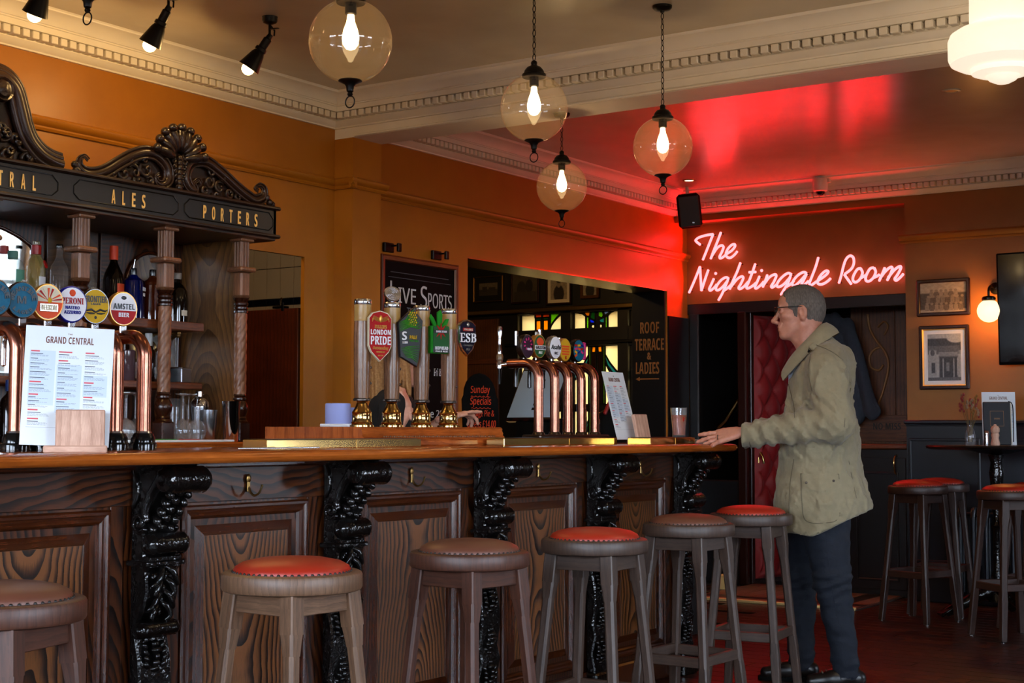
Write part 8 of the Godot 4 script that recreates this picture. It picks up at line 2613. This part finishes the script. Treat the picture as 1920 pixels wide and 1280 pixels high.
func surf_pt(bd: Body, x: float, y: float) -> Vector3:
	var i := clampi(int((x - bd.lo.x) / bd.cell), 0, bd.nx - 1)
	var j := clampi(int((y - bd.lo.y) / bd.cell), 0, bd.ny - 1)
	for k in bd.nz - 1:
		if bd.f[(k * bd.ny + j) * bd.nx + i] < 0.0:
			var a := bd.f[((k - 1) * bd.ny + j) * bd.nx + i] if k > 0 else 1.0
			var b := bd.f[(k * bd.ny + j) * bd.nx + i]
			return Vector3(x, y, bd.lo.z + (k - 1 + a / (a - b)) * bd.cell)
	return Vector3(x, y, 0)

func on_surface(bd: Body, pts: Array, lift := 0.001) -> Array:
	var out := []
	for p in spline(pts, 6):
		out.append(surf_pt(bd, p.x, p.y) + Vector3(0, 0, -lift))
	return out

func build_man() -> void:
	var F := Vector3(-0.924, 0, 0.382).normalized()
	var t := thing("person", "grey haired person in glasses and a khaki jacket leaning on the end of the bar", "person", Vector3(-2.715, 0, -6.574))
	t.basis = Basis(F, Vector3.UP, F.cross(Vector3.UP))
	var skin := mottled("skin", Color(0.66, 0.43, 0.35), Color(0.72, 0.50, 0.41), 0.48, 9.0)
	skin.subsurf_scatter_enabled = true
	skin.subsurf_scatter_strength = 0.12
	# ---- the body itself, one surface: trunk and limbs, then the finer head and hands
	var body := MB.new()
	var co := Body.new(Vector3(-0.36, 0.0, -0.36), Vector3(0.48, 1.62, 0.36), 0.022)
	co.cap(Vector3(-0.01, 1.40, 0), Vector3(0, 0.98, 0), 0.10, 0.11, 0.05, Vector3(0, 0, 1), 1.3)
	co.cap(Vector3(-0.02, 1.46, -0.15), Vector3(-0.02, 1.46, 0.15), 0.05, 0.05, 0.05)
	for s in [-1.0, 1.0]:
		co.cap(Vector3(0.0, 0.93, s * 0.09), Vector3(0.04 - s * -0.045 if s > 0 else -0.03, 0.50, s * 0.10), 0.075, 0.05, 0.04)
		co.cap(Vector3(0.085 if s > 0 else -0.03, 0.50, s * 0.10), Vector3(0.108 if s > 0 else -0.105, 0.07, s * 0.10), 0.05, 0.035, 0.03)
		var el := Vector3(0.02 if s > 0 else -0.055, 1.22, s * 0.257)
		var wr := Vector3(0.345, 1.170, 0.10 if s > 0 else -0.128)
		co.cap(Vector3(-0.02, 1.46, s * 0.19), el, 0.048, 0.042, 0.03)
		co.cap(el, wr, 0.042, 0.028, 0.02)
	co.into(body)
	var H := Vector3(0.089, 1.746, 0)
	var hd := Body.new(H + Vector3(-0.135, -0.27, -0.11), H + Vector3(0.155, 0.135, 0.11), 0.0040)
	head_field(hd, H)
	hd.cap(H + Vector3(-0.030, -0.06, 0), H + Vector3(-0.085, -0.25, 0), 0.056, 0.064, 0.03)
	hd.cap(H + Vector3(0.03, -0.105, 0), H + Vector3(-0.03, -0.20, 0), 0.030, 0.040, 0.03)
	hd.cap(H + Vector3(-0.012, -0.05, -0.05), H + Vector3(-0.01, -0.20, -0.024), 0.014, 0.016, 0.02)
	# creases: beside the mouth, under the jaw
	for s in [-1.0, 1.0]:
		hd.ell(H + Vector3(0.090, -0.070, s * 0.031), Vector3(0.004, 0.022, 0.003), Basis(Vector3(0, 0, 1), 0.5), 0.006, true)
	hd.into(body)
	var hf := Vector3(0.965, -0.22, 0.10).normalized()
	var hu := Vector3(0.16, 0.74, -0.65)
	hu = (hu - hf * hu.dot(hf)).normalized()
	hand(body, Vector3(0.375, 1.172, -0.130), hf, hu, hf.cross(hu).normalized(), 1.12, [0, 5, 9, 12], 0.10)
	hand(body, Vector3(0.378, 1.172, 0.095), Vector3(0.975, -0.20, -0.10).normalized(), Vector3(0.2, 0.98, -0.02).normalized(), Vector3(-0.12, -0.02, -0.99).normalized(), 1.02, [0, 2, 3, 5])
	put("body", body, skin, t)
	# ---- hair, brows, eyes
	var hair_m := mottled("grey_hair", Color(0.20, 0.175, 0.155), Color(0.48, 0.44, 0.41), 0.7, 22.0)
	hair_m.uv1_scale = Vector3(34, 7, 34)
	relief(hair_m, 0.2, 0.12)
	var hr := Body.new(H + Vector3(-0.13, -0.115, -0.10), H + Vector3(0.12, 0.14, 0.10), 0.0042)
	hr.ell(H + Vector3(-0.008, 0.022, 0), Vector3(0.1085, 0.1045, 0.0815), Basis(), 0.02)
	hr.ell(H + Vector3(-0.038, -0.012, 0), Vector3(0.0715, 0.078, 0.0705), Basis(), 0.02)
	hr.ell(H + Vector3(0.048, 0.046, 0), Vector3(0.049, 0.050, 0.0595), Basis(), 0.02)
	for s in [-1.0, 1.0]:
		hr.ell(H + Vector3(-0.008, -0.012, s * 0.083), Vector3(0.026, 0.037, 0.016), Basis(Vector3(0, 0, 1), -0.22), 0.004, true)
	var hn := FastNoiseLite.new()
	hn.frequency = 60.0
	hr.bump(func(p: Vector3) -> float: return 0.0030 * hn.get_noise_3d(p.x * 1.2, p.y * 0.5, p.z * 1.2))
	var hm := MB.new()
	hr.trim(func(p: Vector3) -> float:
		var q := p - H
		var front := (q.x - 0.056 - 0.35 * (q.y - 0.01)) * 0.94 + 0.003 * sin(q.y * 190.0 + q.z * 60.0)
		var low := lerpf(0.004, -0.034, smoothstep(0.040, 0.028, q.x))
		low = lerpf(low, 0.006, smoothstep(0.016, 0.008, q.x))
		low = lerpf(low, -0.088 + (q.x + 0.03) * 0.12, smoothstep(-0.022, -0.036, q.x))
		return maxf(front, (low - q.y) * 0.7 + 0.002 * sin(q.x * 260.0)))
	hr.into(hm)
	put("hair", hm, hair_m, t)
	var br := MB.new()
	for s in [-1.0, 1.0]:
		br.tube([H + Vector3(0.104, 0.018, s * 0.016), H + Vector3(0.101, 0.022, s * 0.032), H + Vector3(0.088, 0.016, s * 0.050)], [0.003, 0.0038, 0.002], 6)
	put("eyebrows", br, hair_m, t)
	for s in [-1.0, 1.0]:
		put("eye", MB.new().blob(H + Vector3(0.0885, -0.007, s * 0.032), Vector3(0.0125, 0.0085, 0.0125), Basis(), 14), mat("eye_white", Color(0.75, 0.72, 0.70), 0.2), t)
		put("iris", MB.new().blob(H + Vector3(0.0985, -0.007, s * 0.031), Vector3(0.0035, 0.0055, 0.0055), Basis(), 12), mat("iris", Color(0.05, 0.07, 0.10), 0.1), t)
	# ---- spectacles
	var sp := MB.new()
	for s in [-1.0, 1.0]:
		var rim := []
		for i in 21:
			var a := TAU * i / 20
			rim.append(H + Vector3(0.121 - 0.006 * absf(cos(a) * 0.5 + 0.5 if s > 0 else 0.5 - cos(a) * 0.5) , -0.004 + sin(a) * 0.0175, s * 0.033 + cos(a) * 0.025))
		sp.tube(rim, 0.0013, 6, false)
		sp.tube([H + Vector3(0.121, 0.013, s * 0.012), H + Vector3(0.120, 0.0145, s * 0.035), H + Vector3(0.114, 0.012, s * 0.060)], 0.0024, 6)
		sp.tube(spline([H + Vector3(0.114, 0.012, s * 0.060), H + Vector3(0.108, 0.0125, s * 0.068), H + Vector3(0.06, 0.014, s * 0.077), H + Vector3(0.006, 0.015, s * 0.083), H + Vector3(-0.014, 0.010, s * 0.083), H + Vector3(-0.027, -0.008, s * 0.081)], 4), 0.0024, 6)
	sp.tube([H + Vector3(0.121, 0.006, -0.012), H + Vector3(0.124, 0.008, 0), H + Vector3(0.121, 0.006, 0.012)], 0.0018, 6)
	put("spectacles", sp, M.black_gloss, t)
	for s in [-1.0, 1.0]:
		put("lens", MB.new().lathe([Vector2(0, 0), Vector2(0.0245, 0)], Transform3D(Basis(Vector3.BACK, PI / 2), H + Vector3(0.119, -0.004, s * 0.033)), 20, 0.0, TAU, Vector2(0.7, 1.0)), M.pane_glass, t)
	# ---- khaki jacket
	var kh := mottled("khaki_cloth", Color(0.47, 0.43, 0.33), Color(0.52, 0.475, 0.37), 0.85, 5.0)
	relief(kh, 0.03, 0.12)
	kh.rim_enabled = true
	kh.rim = 0.25
	var jk := Body.new(Vector3(-0.34, 0.62, -0.40), Vector3(0.46, 1.70, 0.40), 0.0125)
	var Zx := Vector3(0, 0, 1)
	jk.cap(Vector3(0.0, 1.40, 0), Vector3(0.01, 1.15, 0), 0.145, 0.168, 0.06, Zx, 1.32)
	jk.cap(Vector3(0.01, 1.15, 0), Vector3(0.0, 0.86, 0), 0.172, 0.205, 0.05, Zx, 1.16)
	jk.cap(Vector3(0.0, 0.86, 0), Vector3(-0.01, 0.66, 0), 0.208, 0.222, 0.05, Zx, 1.14)
	jk.ell(Vector3(-0.055, 1.46, 0), Vector3(0.10, 0.135, 0.18), Basis(Vector3(0, 0, 1), 0.15), 0.05)
	jk.cap(Vector3(-0.03, 1.505, -0.13), Vector3(-0.03, 1.505, 0.13), 0.075, 0.075, 0.05)
	jk.cap(Vector3(0.0, 1.50, 0), Vector3(0.02, 1.58, 0), 0.095, 0.078, 0.04)
	for s in [-1.0, 1.0]:
		var el := Vector3(0.02 if s > 0 else -0.058, 1.22, s * 0.262)
		var wr := Vector3(0.355, 1.160, 0.10 if s > 0 else -0.128)
		jk.cap(Vector3(-0.025, 1.465, s * 0.195), el, 0.086, 0.082, 0.05)
		jk.cap(el, el.lerp(wr, 0.45), 0.082, 0.070, 0.03)
		jk.cap(el.lerp(wr, 0.45), wr, 0.070, 0.052, 0.02)
		jk.cap(wr + Vector3(-0.03, 0, 0), wr + Vector3(-0.005, 0, 0), 0.056, 0.058, 0.01)
	# the coat hangs open a little at the front
	jk.ell(Vector3(0.24, 0.98, 0.0), Vector3(0.06, 0.45, 0.035), Basis(Vector3(0, 0, 1), -0.05), 0.03, true)
	var jn := FastNoiseLite.new()
	jn.frequency = 4.0
	jn.fractal_octaves = 2
	var jn2 := FastNoiseLite.new()
	jn2.seed = 9
	jn2.frequency = 9.0
	jn2.fractal_octaves = 2
	jk.bump(func(p: Vector3) -> float:
		var g := 0.0
		if p.x > -0.02 and p.y < 1.33 and p.y > 1.05 and absf(p.z) > 0.05 and p.x + absf(p.z) * 0.3 > 0.08:
			g = 0.007 * sin((p.x * 0.9 - p.y * 0.5) * 92.0 + 2.0 * jn.get_noise_3d(p.x * 2, p.y * 2, p.z * 2))
			g *= clampf((p.x - 0.0) / 0.1, 0, 1)
		g += 0.012 * jn.get_noise_3d(p.x * 1.6 + p.y * 0.9, p.y * 0.42 - p.x * 0.5, p.z * 1.2)
		var fa := p.x * 0.94 + p.y * 0.34
		var fb := p.y * 0.94 - p.x * 0.34
		var ra := 1.0 - absf(jn.get_noise_3d(fa * 2.3, fb * 0.55, p.z * 1.4))
		g -= 0.011 * pow(ra, 7.0) - 0.003
		var fc := p.x * 0.80 - p.y * 0.60
		var fd := p.y * 0.80 + p.x * 0.60
		var rb := 1.0 - absf(jn2.get_noise_3d(fc * 1.7, fd * 0.5, p.z * 0.9))
		g -= 0.007 * pow(rb, 8.0)
		# creases where the sleeve bends
		var e := (p - Vector3(-0.02, 1.26, -0.27)).length()
		g += 0.010 * sin((p.x - p.y) * 85.0) * clampf(1.0 - e / 0.14, 0, 1)
		return g)
	var jm := MB.new()
	jk.trim(func(p: Vector3) -> float:
		var hem := clampf(0.725 - 0.40 * p.x, 0.705, 0.83) + 0.006 * sin(p.x * 23.0 + p.z * 9.0)
		return maxf((hem - p.y) * 0.9, p.x - 0.365 if p.y > 1.05 and p.y < 1.26 and p.x > 0.3 else -1.0))
	jk.into(jm)
	put("jacket", jm, kh, t)
	# collar, double layered, standing round the neck
	var up := [Vector3(0.170, 1.475, -0.035), Vector3(0.130, 1.535, -0.075), Vector3(0.065, 1.605, -0.088), Vector3(0.005, 1.668, -0.066), Vector3(-0.028, 1.690, 0.0)]
	var lw := [Vector3(0.172, 1.415, -0.050), Vector3(0.118, 1.470, -0.108), Vector3(0.042, 1.548, -0.126), Vector3(-0.045, 1.612, -0.098), Vector3(-0.085, 1.640, 0.0)]
	for i in range(3, -1, -1):
		up.append(up[i] * Vector3(1, 1, -1))
		lw.append(lw[i] * Vector3(1, 1, -1))
	var us := spline(up, 5)
	var ls := spline(lw, 5)
	var cg := []
	var nn := us.size()
	for r in 7:
		for i in nn:
			var a: Vector3 = us[i]
			var b: Vector3 = ls[i]
			var o := (a + b) * 0.5 - Vector3(0.03, 1.55, 0)
			o = Vector3(o.x, 0.02, o.z).normalized()
			var v: Vector3
			if r < 4:
				v = b.lerp(a, r / 3.0) + o * (0.010 * sin(PI * r / 3.0) + 0.003)
			else:
				v = a.lerp(b, (r - 4) / 2.0 * 0.7) - o * 0.012
			cg.append(v)
	put("collar", MB.new().grid(cg, nn, 7, 1.0), kh, t)
	# light shirt at the throat
	var sg := []
	for r in 4:
		for i in nn:
			var a: Vector3 = us[i]
			sg.append(Vector3(a.x * 0.90 - 0.004, a.y - 0.075 + r * 0.022, a.z * 0.82))
	put("shirt_collar", MB.new().grid(sg, nn, 4, 1.0), mottled("blue_shirt", Color(0.50, 0.56, 0.66), Color(0.72, 0.76, 0.82), 0.8, 30.0), t)
	# seams, pocket, epaulette, snaps
	var seam := mat("khaki_seam", Color(0.33, 0.30, 0.23), 0.9)
	var sm := MB.new()
	for pl in [
		[Vector2(0.150, 1.40), Vector2(0.125, 1.30), Vector2(0.118, 1.24)],
		[Vector2(0.125, 1.05), Vector2(0.145, 0.92), Vector2(0.150, 0.74)],
		[Vector2(0.045, 1.53), Vector2(0.055, 1.45), Vector2(0.040, 1.36)],
		[Vector2(0.02, 1.575), Vector2(-0.05, 1.54), Vector2(-0.10, 1.50)],
		[Vector2(0.095, 0.985), Vector2(0.01, 0.975), Vector2(-0.075, 0.985)],
		[Vector2(0.095, 0.985), Vector2(0.090, 0.86), Vector2(0.075, 0.775), Vector2(0.0, 0.765), Vector2(-0.07, 0.785), Vector2(-0.08, 0.88), Vector2(-0.075, 0.985)],
		[Vector2(-0.14, 1.40), Vector2(-0.10, 1.20), Vector2(-0.13, 1.0), Vector2(-0.16, 0.84)]]:
		sm.tube(on_surface(jk, pl, 0.0006), 0.0016, 5)
	put("seam", sm, seam, t)
	var flap := []
	for j in 6:
		for i in 10:
			var x := lerpf(0.088, -0.070, i / 9.0)
			var y := 0.985 - j * 0.013 - 0.012 * (1.0 - absf(i - 4.5) / 4.5) * j / 5.0
			flap.append(surf_pt(jk, x, y) + Vector3(0, 0, -0.006))
	put("pocket_flap", MB.new().grid(flap, 10, 6, 1.0), kh, t)
	for p in [[0.070, 0.945], [-0.052, 0.955]]:
		put("snap", MB.new().blob(surf_pt(jk, p[0], p[1]) + Vector3(0, 0, -0.007), Vector3(0.006, 0.006, 0.003), Basis(), 10), M.gunmetal, t)
	var ep := MB.new()
	var e0 := surf_pt(jk, 0.035, 1.555)
	ep.box(e0 + Vector3(-0.01, 0.004, -0.003), Vector3(0.055, 0.034, 0.014), 0.004, 0, Basis(Vector3(0, 0, 1), 0.75) * Basis(Vector3.RIGHT, 0.5))
	put("epaulette", ep, kh, t)
	put("epaulette_button", MB.new().blob(e0 + Vector3(0.012, 0.0, -0.012), Vector3(0.005, 0.005, 0.003), Basis(), 8), seam, t)
	put("collar_toggle", MB.new().box(Vector3(0.050, 1.555, -0.145), Vector3(0.010, 0.03, 0.012), 0.003, 1, Basis(Vector3(0, 0, 1), 0.4)), M.black_matt, t)
	var cf := MB.new()
	cf.tube(spline([Vector3(0.335, 1.205, -0.125), Vector3(0.330, 1.175, -0.178), Vector3(0.325, 1.13, -0.178), Vector3(0.322, 1.100, -0.14)], 4), 0.003, 6)
	put("cuff_strap", cf, seam, t)
	# ---- jeans
	var jean := mottled("denim", Color(0.008, 0.035, 0.085), Color(0.018, 0.058, 0.125), 0.85, 6.0)
	relief(jean, 0.05, 0.08)
	var tr := Body.new(Vector3(-0.24, 0.02, -0.26), Vector3(0.26, 1.0, 0.26), 0.0115)
	tr.cap(Vector3(0.0, 0.93, -0.06), Vector3(0.0, 0.93, 0.06), 0.13, 0.13, 0.04)
	tr.cap(Vector3(0.0, 0.90, -0.085), Vector3(-0.042, 0.50, -0.105), 0.125, 0.083, 0.04)
	tr.cap(Vector3(-0.042, 0.50, -0.105), Vector3(-0.105, 0.075, -0.10), 0.083, 0.058, 0.03)
	tr.cap(Vector3(0.02, 0.90, 0.085), Vector3(0.105, 0.50, 0.10), 0.120, 0.080, 0.04)
	tr.cap(Vector3(0.105, 0.50, 0.10), Vector3(0.105, 0.085, 0.10), 0.080, 0.058, 0.03)
	tr.bump(func(p: Vector3) -> float:
		var g := 0.010 * jn2.get_noise_3d(p.x * 0.9, p.y * 1.5, p.z * 0.9)
		var k := clampf(1.0 - absf(p.y - 0.47) / 0.14, 0, 1) + clampf(1.0 - absf(p.y - 0.09) / 0.09, 0, 1)
		return g + 0.006 * k * sin(p.y * 130.0 + p.x * 30.0 + 3.0 * jn.get_noise_3d(p.x, p.y, p.z)))
	var tm := MB.new()
	tr.into(tm, func(p: Vector3) -> bool: return p.y > 0.055)
	put("jeans", tm, jean, t)
	var hs := MB.new()
	hs.tube(on_surface(tr, [Vector2(-0.01, 0.80), Vector2(-0.035, 0.5), Vector2(-0.09, 0.2), Vector2(-0.10, 0.09)], 0.0002), 0.0015, 5)
	put("side_seam", hs, mat("denim_seam", Color(0.025, 0.05, 0.11), 0.9), t)
	# ---- shoes
	for q in [[-0.105, -0.10], [0.105, 0.10]]:
		var sh := Body.new(Vector3(q[0] - 0.13, -0.01, q[1] - 0.09), Vector3(q[0] + 0.26, 0.15, q[1] + 0.09), 0.007)
		sh.cap(Vector3(q[0] - 0.045, 0.052, q[1]), Vector3(q[0] + 0.06, 0.050, q[1]), 0.040, 0.042, 0.02)
		sh.cap(Vector3(q[0] + 0.06, 0.046, q[1]), Vector3(q[0] + 0.16, 0.034, q[1] - 0.004), 0.042, 0.032, 0.02)
		sh.cap(Vector3(q[0] - 0.01, 0.07, q[1]), Vector3(q[0] + 0.0, 0.11, q[1]), 0.042, 0.040, 0.02)
		var sb := MB.new()
		sh.into(sb, func(p: Vector3) -> bool: return p.y > 0.016)
		put("shoe", sb, mat("shoe_leather", Color(0.07, 0.045, 0.035), 0.35), t)
		var so := PackedVector2Array()
		for i in 20:
			var a := TAU * i / 20
			so.append(Vector2(q[0] + 0.055 + cos(a) * 0.148, -(q[1] + sin(a) * (0.045 - 0.006 * cos(a + 2.4)))))
		put("sole", MB.new().prism(so, Transform3D(Basis(Vector3(1, 0, 0), Vector3(0, 0, -1), Vector3(0, 1, 0)), Vector3.ZERO), 0.022, 0.004), M.black_matt, t)
		var lc := MB.new()
		for k in 4:
			lc.tube([Vector3(q[0] + 0.05 + k * 0.02, 0.092 - k * 0.006, q[1] - 0.018), Vector3(q[0] + 0.055 + k * 0.02, 0.098 - k * 0.006, q[1]), Vector3(q[0] + 0.05 + k * 0.02, 0.092 - k * 0.006, q[1] + 0.018)], 0.003, 5)
		put("laces", lc, seam, t)
	# ring
	var rp := []
	for i in 13:
		var a := TAU * i / 12
		rp.append(Vector3(0.474, 1.149 + cos(a) * 0.0112, -0.143 + sin(a) * 0.0112))
	put("ring", MB.new().tube(rp, 0.002, 6, false), M.gunmetal, t)


func build_barmaid() -> void:
	var X := Vector3(0.782, 0, -0.623).normalized()
	var t := thing("person", "fair haired person in a black top behind the hand pumps", "person", Vector3(-4.34, 0, -5.39))
	t.basis = Basis(X, Vector3.UP, X.cross(Vector3.UP))
	var skin: StandardMaterial3D = mottled("fair_skin", Color(0.74, 0.52, 0.43), Color(0.80, 0.60, 0.50), 0.5, 9.0)
	var body := MB.new()
	var co := Body.new(Vector3(-0.28, 0.0, -0.28), Vector3(0.36, 1.42, 0.28), 0.022)
	co.cap(Vector3(0.0, 1.27, 0), Vector3(0.0, 0.90, 0), 0.085, 0.10, 0.05, Vector3(0, 0, 1), 1.3)
	co.cap(Vector3(0.0, 1.30, -0.13), Vector3(0.0, 1.30, 0.13), 0.04, 0.04, 0.04)
	for s in [-1.0, 1.0]:
		co.cap(Vector3(0.0, 0.90, s * 0.08), Vector3(0.02, 0.48, s * 0.09), 0.075, 0.05, 0.04)
		co.cap(Vector3(0.02, 0.48, s * 0.09), Vector3(0.0, 0.05, s * 0.09), 0.05, 0.036, 0.03)
		co.cap(Vector3(0.0, 0.03, s * 0.09), Vector3(0.12, 0.03, s * 0.09), 0.032, 0.028, 0.02)
	# near arm: elbow low, forearm raised; far arm reaching forward
	co.cap(Vector3(0.0, 1.30, 0.17), Vector3(-0.02, 1.10, 0.21), 0.04, 0.036, 0.03)
	co.cap(Vector3(-0.02, 1.10, 0.21), Vector3(0.068, 1.275, 0.16), 0.036, 0.028, 0.02)
	co.cap(Vector3(0.0, 1.30, -0.17), Vector3(0.06, 1.12, -0.20), 0.04, 0.036, 0.03)
	co.cap(Vector3(0.06, 1.12, -0.20), Vector3(0.255, 1.235, -0.06), 0.036, 0.026, 0.02)
	co.into(body)
	var H := Vector3(0.015, 1.515, 0)
	var hd := Body.new(H + Vector3(-0.135, -0.25, -0.11), H + Vector3(0.155, 0.135, 0.11), 0.0068)
	head_field(hd, H, 0.85)
	hd.cap(H + Vector3(-0.02, -0.06, 0), H + Vector3(-0.03, -0.24, 0), 0.046, 0.052, 0.03)
	hd.into(body)
	hand(body, Vector3(0.070, 1.285, 0.158), Vector3(-0.35, 0.93, -0.1).normalized(), Vector3(0.90, 0.34, 0.25).normalized(), Vector3(0.2, 0.2, -0.95).normalized(), 0.9, [48, 55, 58, 60], 0.02, 0.9)
	hand(body, Vector3(0.262, 1.240, -0.055), Vector3(0.93, 0.22, 0.10).normalized(), Vector3(-0.2, 0.95, 0.1).normalized(), Vector3(0.0, 0.1, 0.98).normalized(), 0.9, [6, 32, 45, 50], 0.04, 0.6)
	put("body", body, skin, t)
	# hair: shoulder length bob
	var hm := mottled("fair_hair", Color(0.50, 0.33, 0.16), Color(0.74, 0.56, 0.34), 0.55, 14.0)
	relief(hm, 0.2, 0.15)
	var hr := Body.new(H + Vector3(-0.17, -0.26, -0.15), H + Vector3(0.14, 0.16, 0.15), 0.009)
	hr.ell(H + Vector3(-0.012, 0.028, 0), Vector3(0.118, 0.108, 0.092), Basis(), 0.02)
	for s in [-1.0, 1.0]:
		hr.cap(H + Vector3(-0.03, 0.0, s * 0.075), H + Vector3(0.0, -0.175, s * 0.085), 0.036, 0.026, 0.03)
		hr.cap(H + Vector3(0.03, 0.01, s * 0.075), H + Vector3(0.062, -0.165, s * 0.072), 0.024, 0.018, 0.02)
	hr.cap(H + Vector3(-0.07, 0.0, 0), H + Vector3(-0.075, -0.18, 0), 0.06, 0.045, 0.03, Vector3(0, 0, 1), 1.3)
	hr.bump(func(p: Vector3) -> float: return 0.004 * sin(p.x * 190.0 + p.z * 120.0))
	var hb := MB.new()
	hr.into(hb, func(p: Vector3) -> bool: return p.x - H.x < 0.07 - maxf(0.0, (0.05 - absf(p.z))) * 1.2 or p.y - H.y > 0.06)
	put("hair", hb, hm, t)
	for s in [-1.0, 1.0]:
		put("eye", MB.new().blob(H + Vector3(0.0905, -0.007, s * 0.032), Vector3(0.0125, 0.0085, 0.0125), Basis(), 12), M["eye_white"], t)
		put("iris", MB.new().blob(H + Vector3(0.1005, -0.007, s * 0.031), Vector3(0.0035, 0.0055, 0.0055), Basis(), 10), M["iris"], t)
	# black top and trousers
	var tp := Body.new(Vector3(-0.26, 0.75, -0.30), Vector3(0.26, 1.42, 0.30), 0.013)
	tp.cap(Vector3(0.0, 1.27, 0), Vector3(0.0, 0.85, 0), 0.112, 0.128, 0.05, Vector3(0, 0, 1), 1.32)
	tp.cap(Vector3(0.0, 1.31, -0.14), Vector3(0.0, 1.31, 0.14), 0.055, 0.055, 0.04)
	tp.cap(Vector3(0.0, 1.30, 0.17), Vector3(-0.015, 1.17, 0.20), 0.056, 0.058, 0.03)
	tp.cap(Vector3(0.0, 1.30, -0.17), Vector3(0.04, 1.18, -0.19), 0.056, 0.058, 0.03)
	tp.cap(Vector3(-0.01, 1.30, 0), Vector3(-0.01, 1.355, 0), 0.075, 0.060, 0.03)
	var jn := FastNoiseLite.new()
	jn.frequency = 6.0
	tp.bump(func(p: Vector3) -> float: return 0.009 * jn.get_noise_3d(p.x, p.y * 0.6, p.z))
	var tb := MB.new()
	tp.into(tb, func(p: Vector3) -> bool: return p.y > 0.82 and p.y < 1.37)
	put("top", tb, mat("black_cotton", Color(0.03, 0.032, 0.038), 0.9), t)
	var tr := Body.new(Vector3(-0.2, 0.05, -0.24), Vector3(0.2, 0.95, 0.24), 0.016)
	tr.cap(Vector3(0.0, 0.86, -0.05), Vector3(0.0, 0.86, 0.05), 0.12, 0.12, 0.04)
	for s in [-1.0, 1.0]:
		tr.cap(Vector3(0.0, 0.88, s * 0.085), Vector3(0.02, 0.48, s * 0.09), 0.105, 0.070, 0.04)
		tr.cap(Vector3(0.02, 0.48, s * 0.09), Vector3(0.0, 0.10, s * 0.09), 0.070, 0.055, 0.03)
	var trm := MB.new()
	tr.into(trm)
	put("trousers", trm, M["black_cotton"], t)
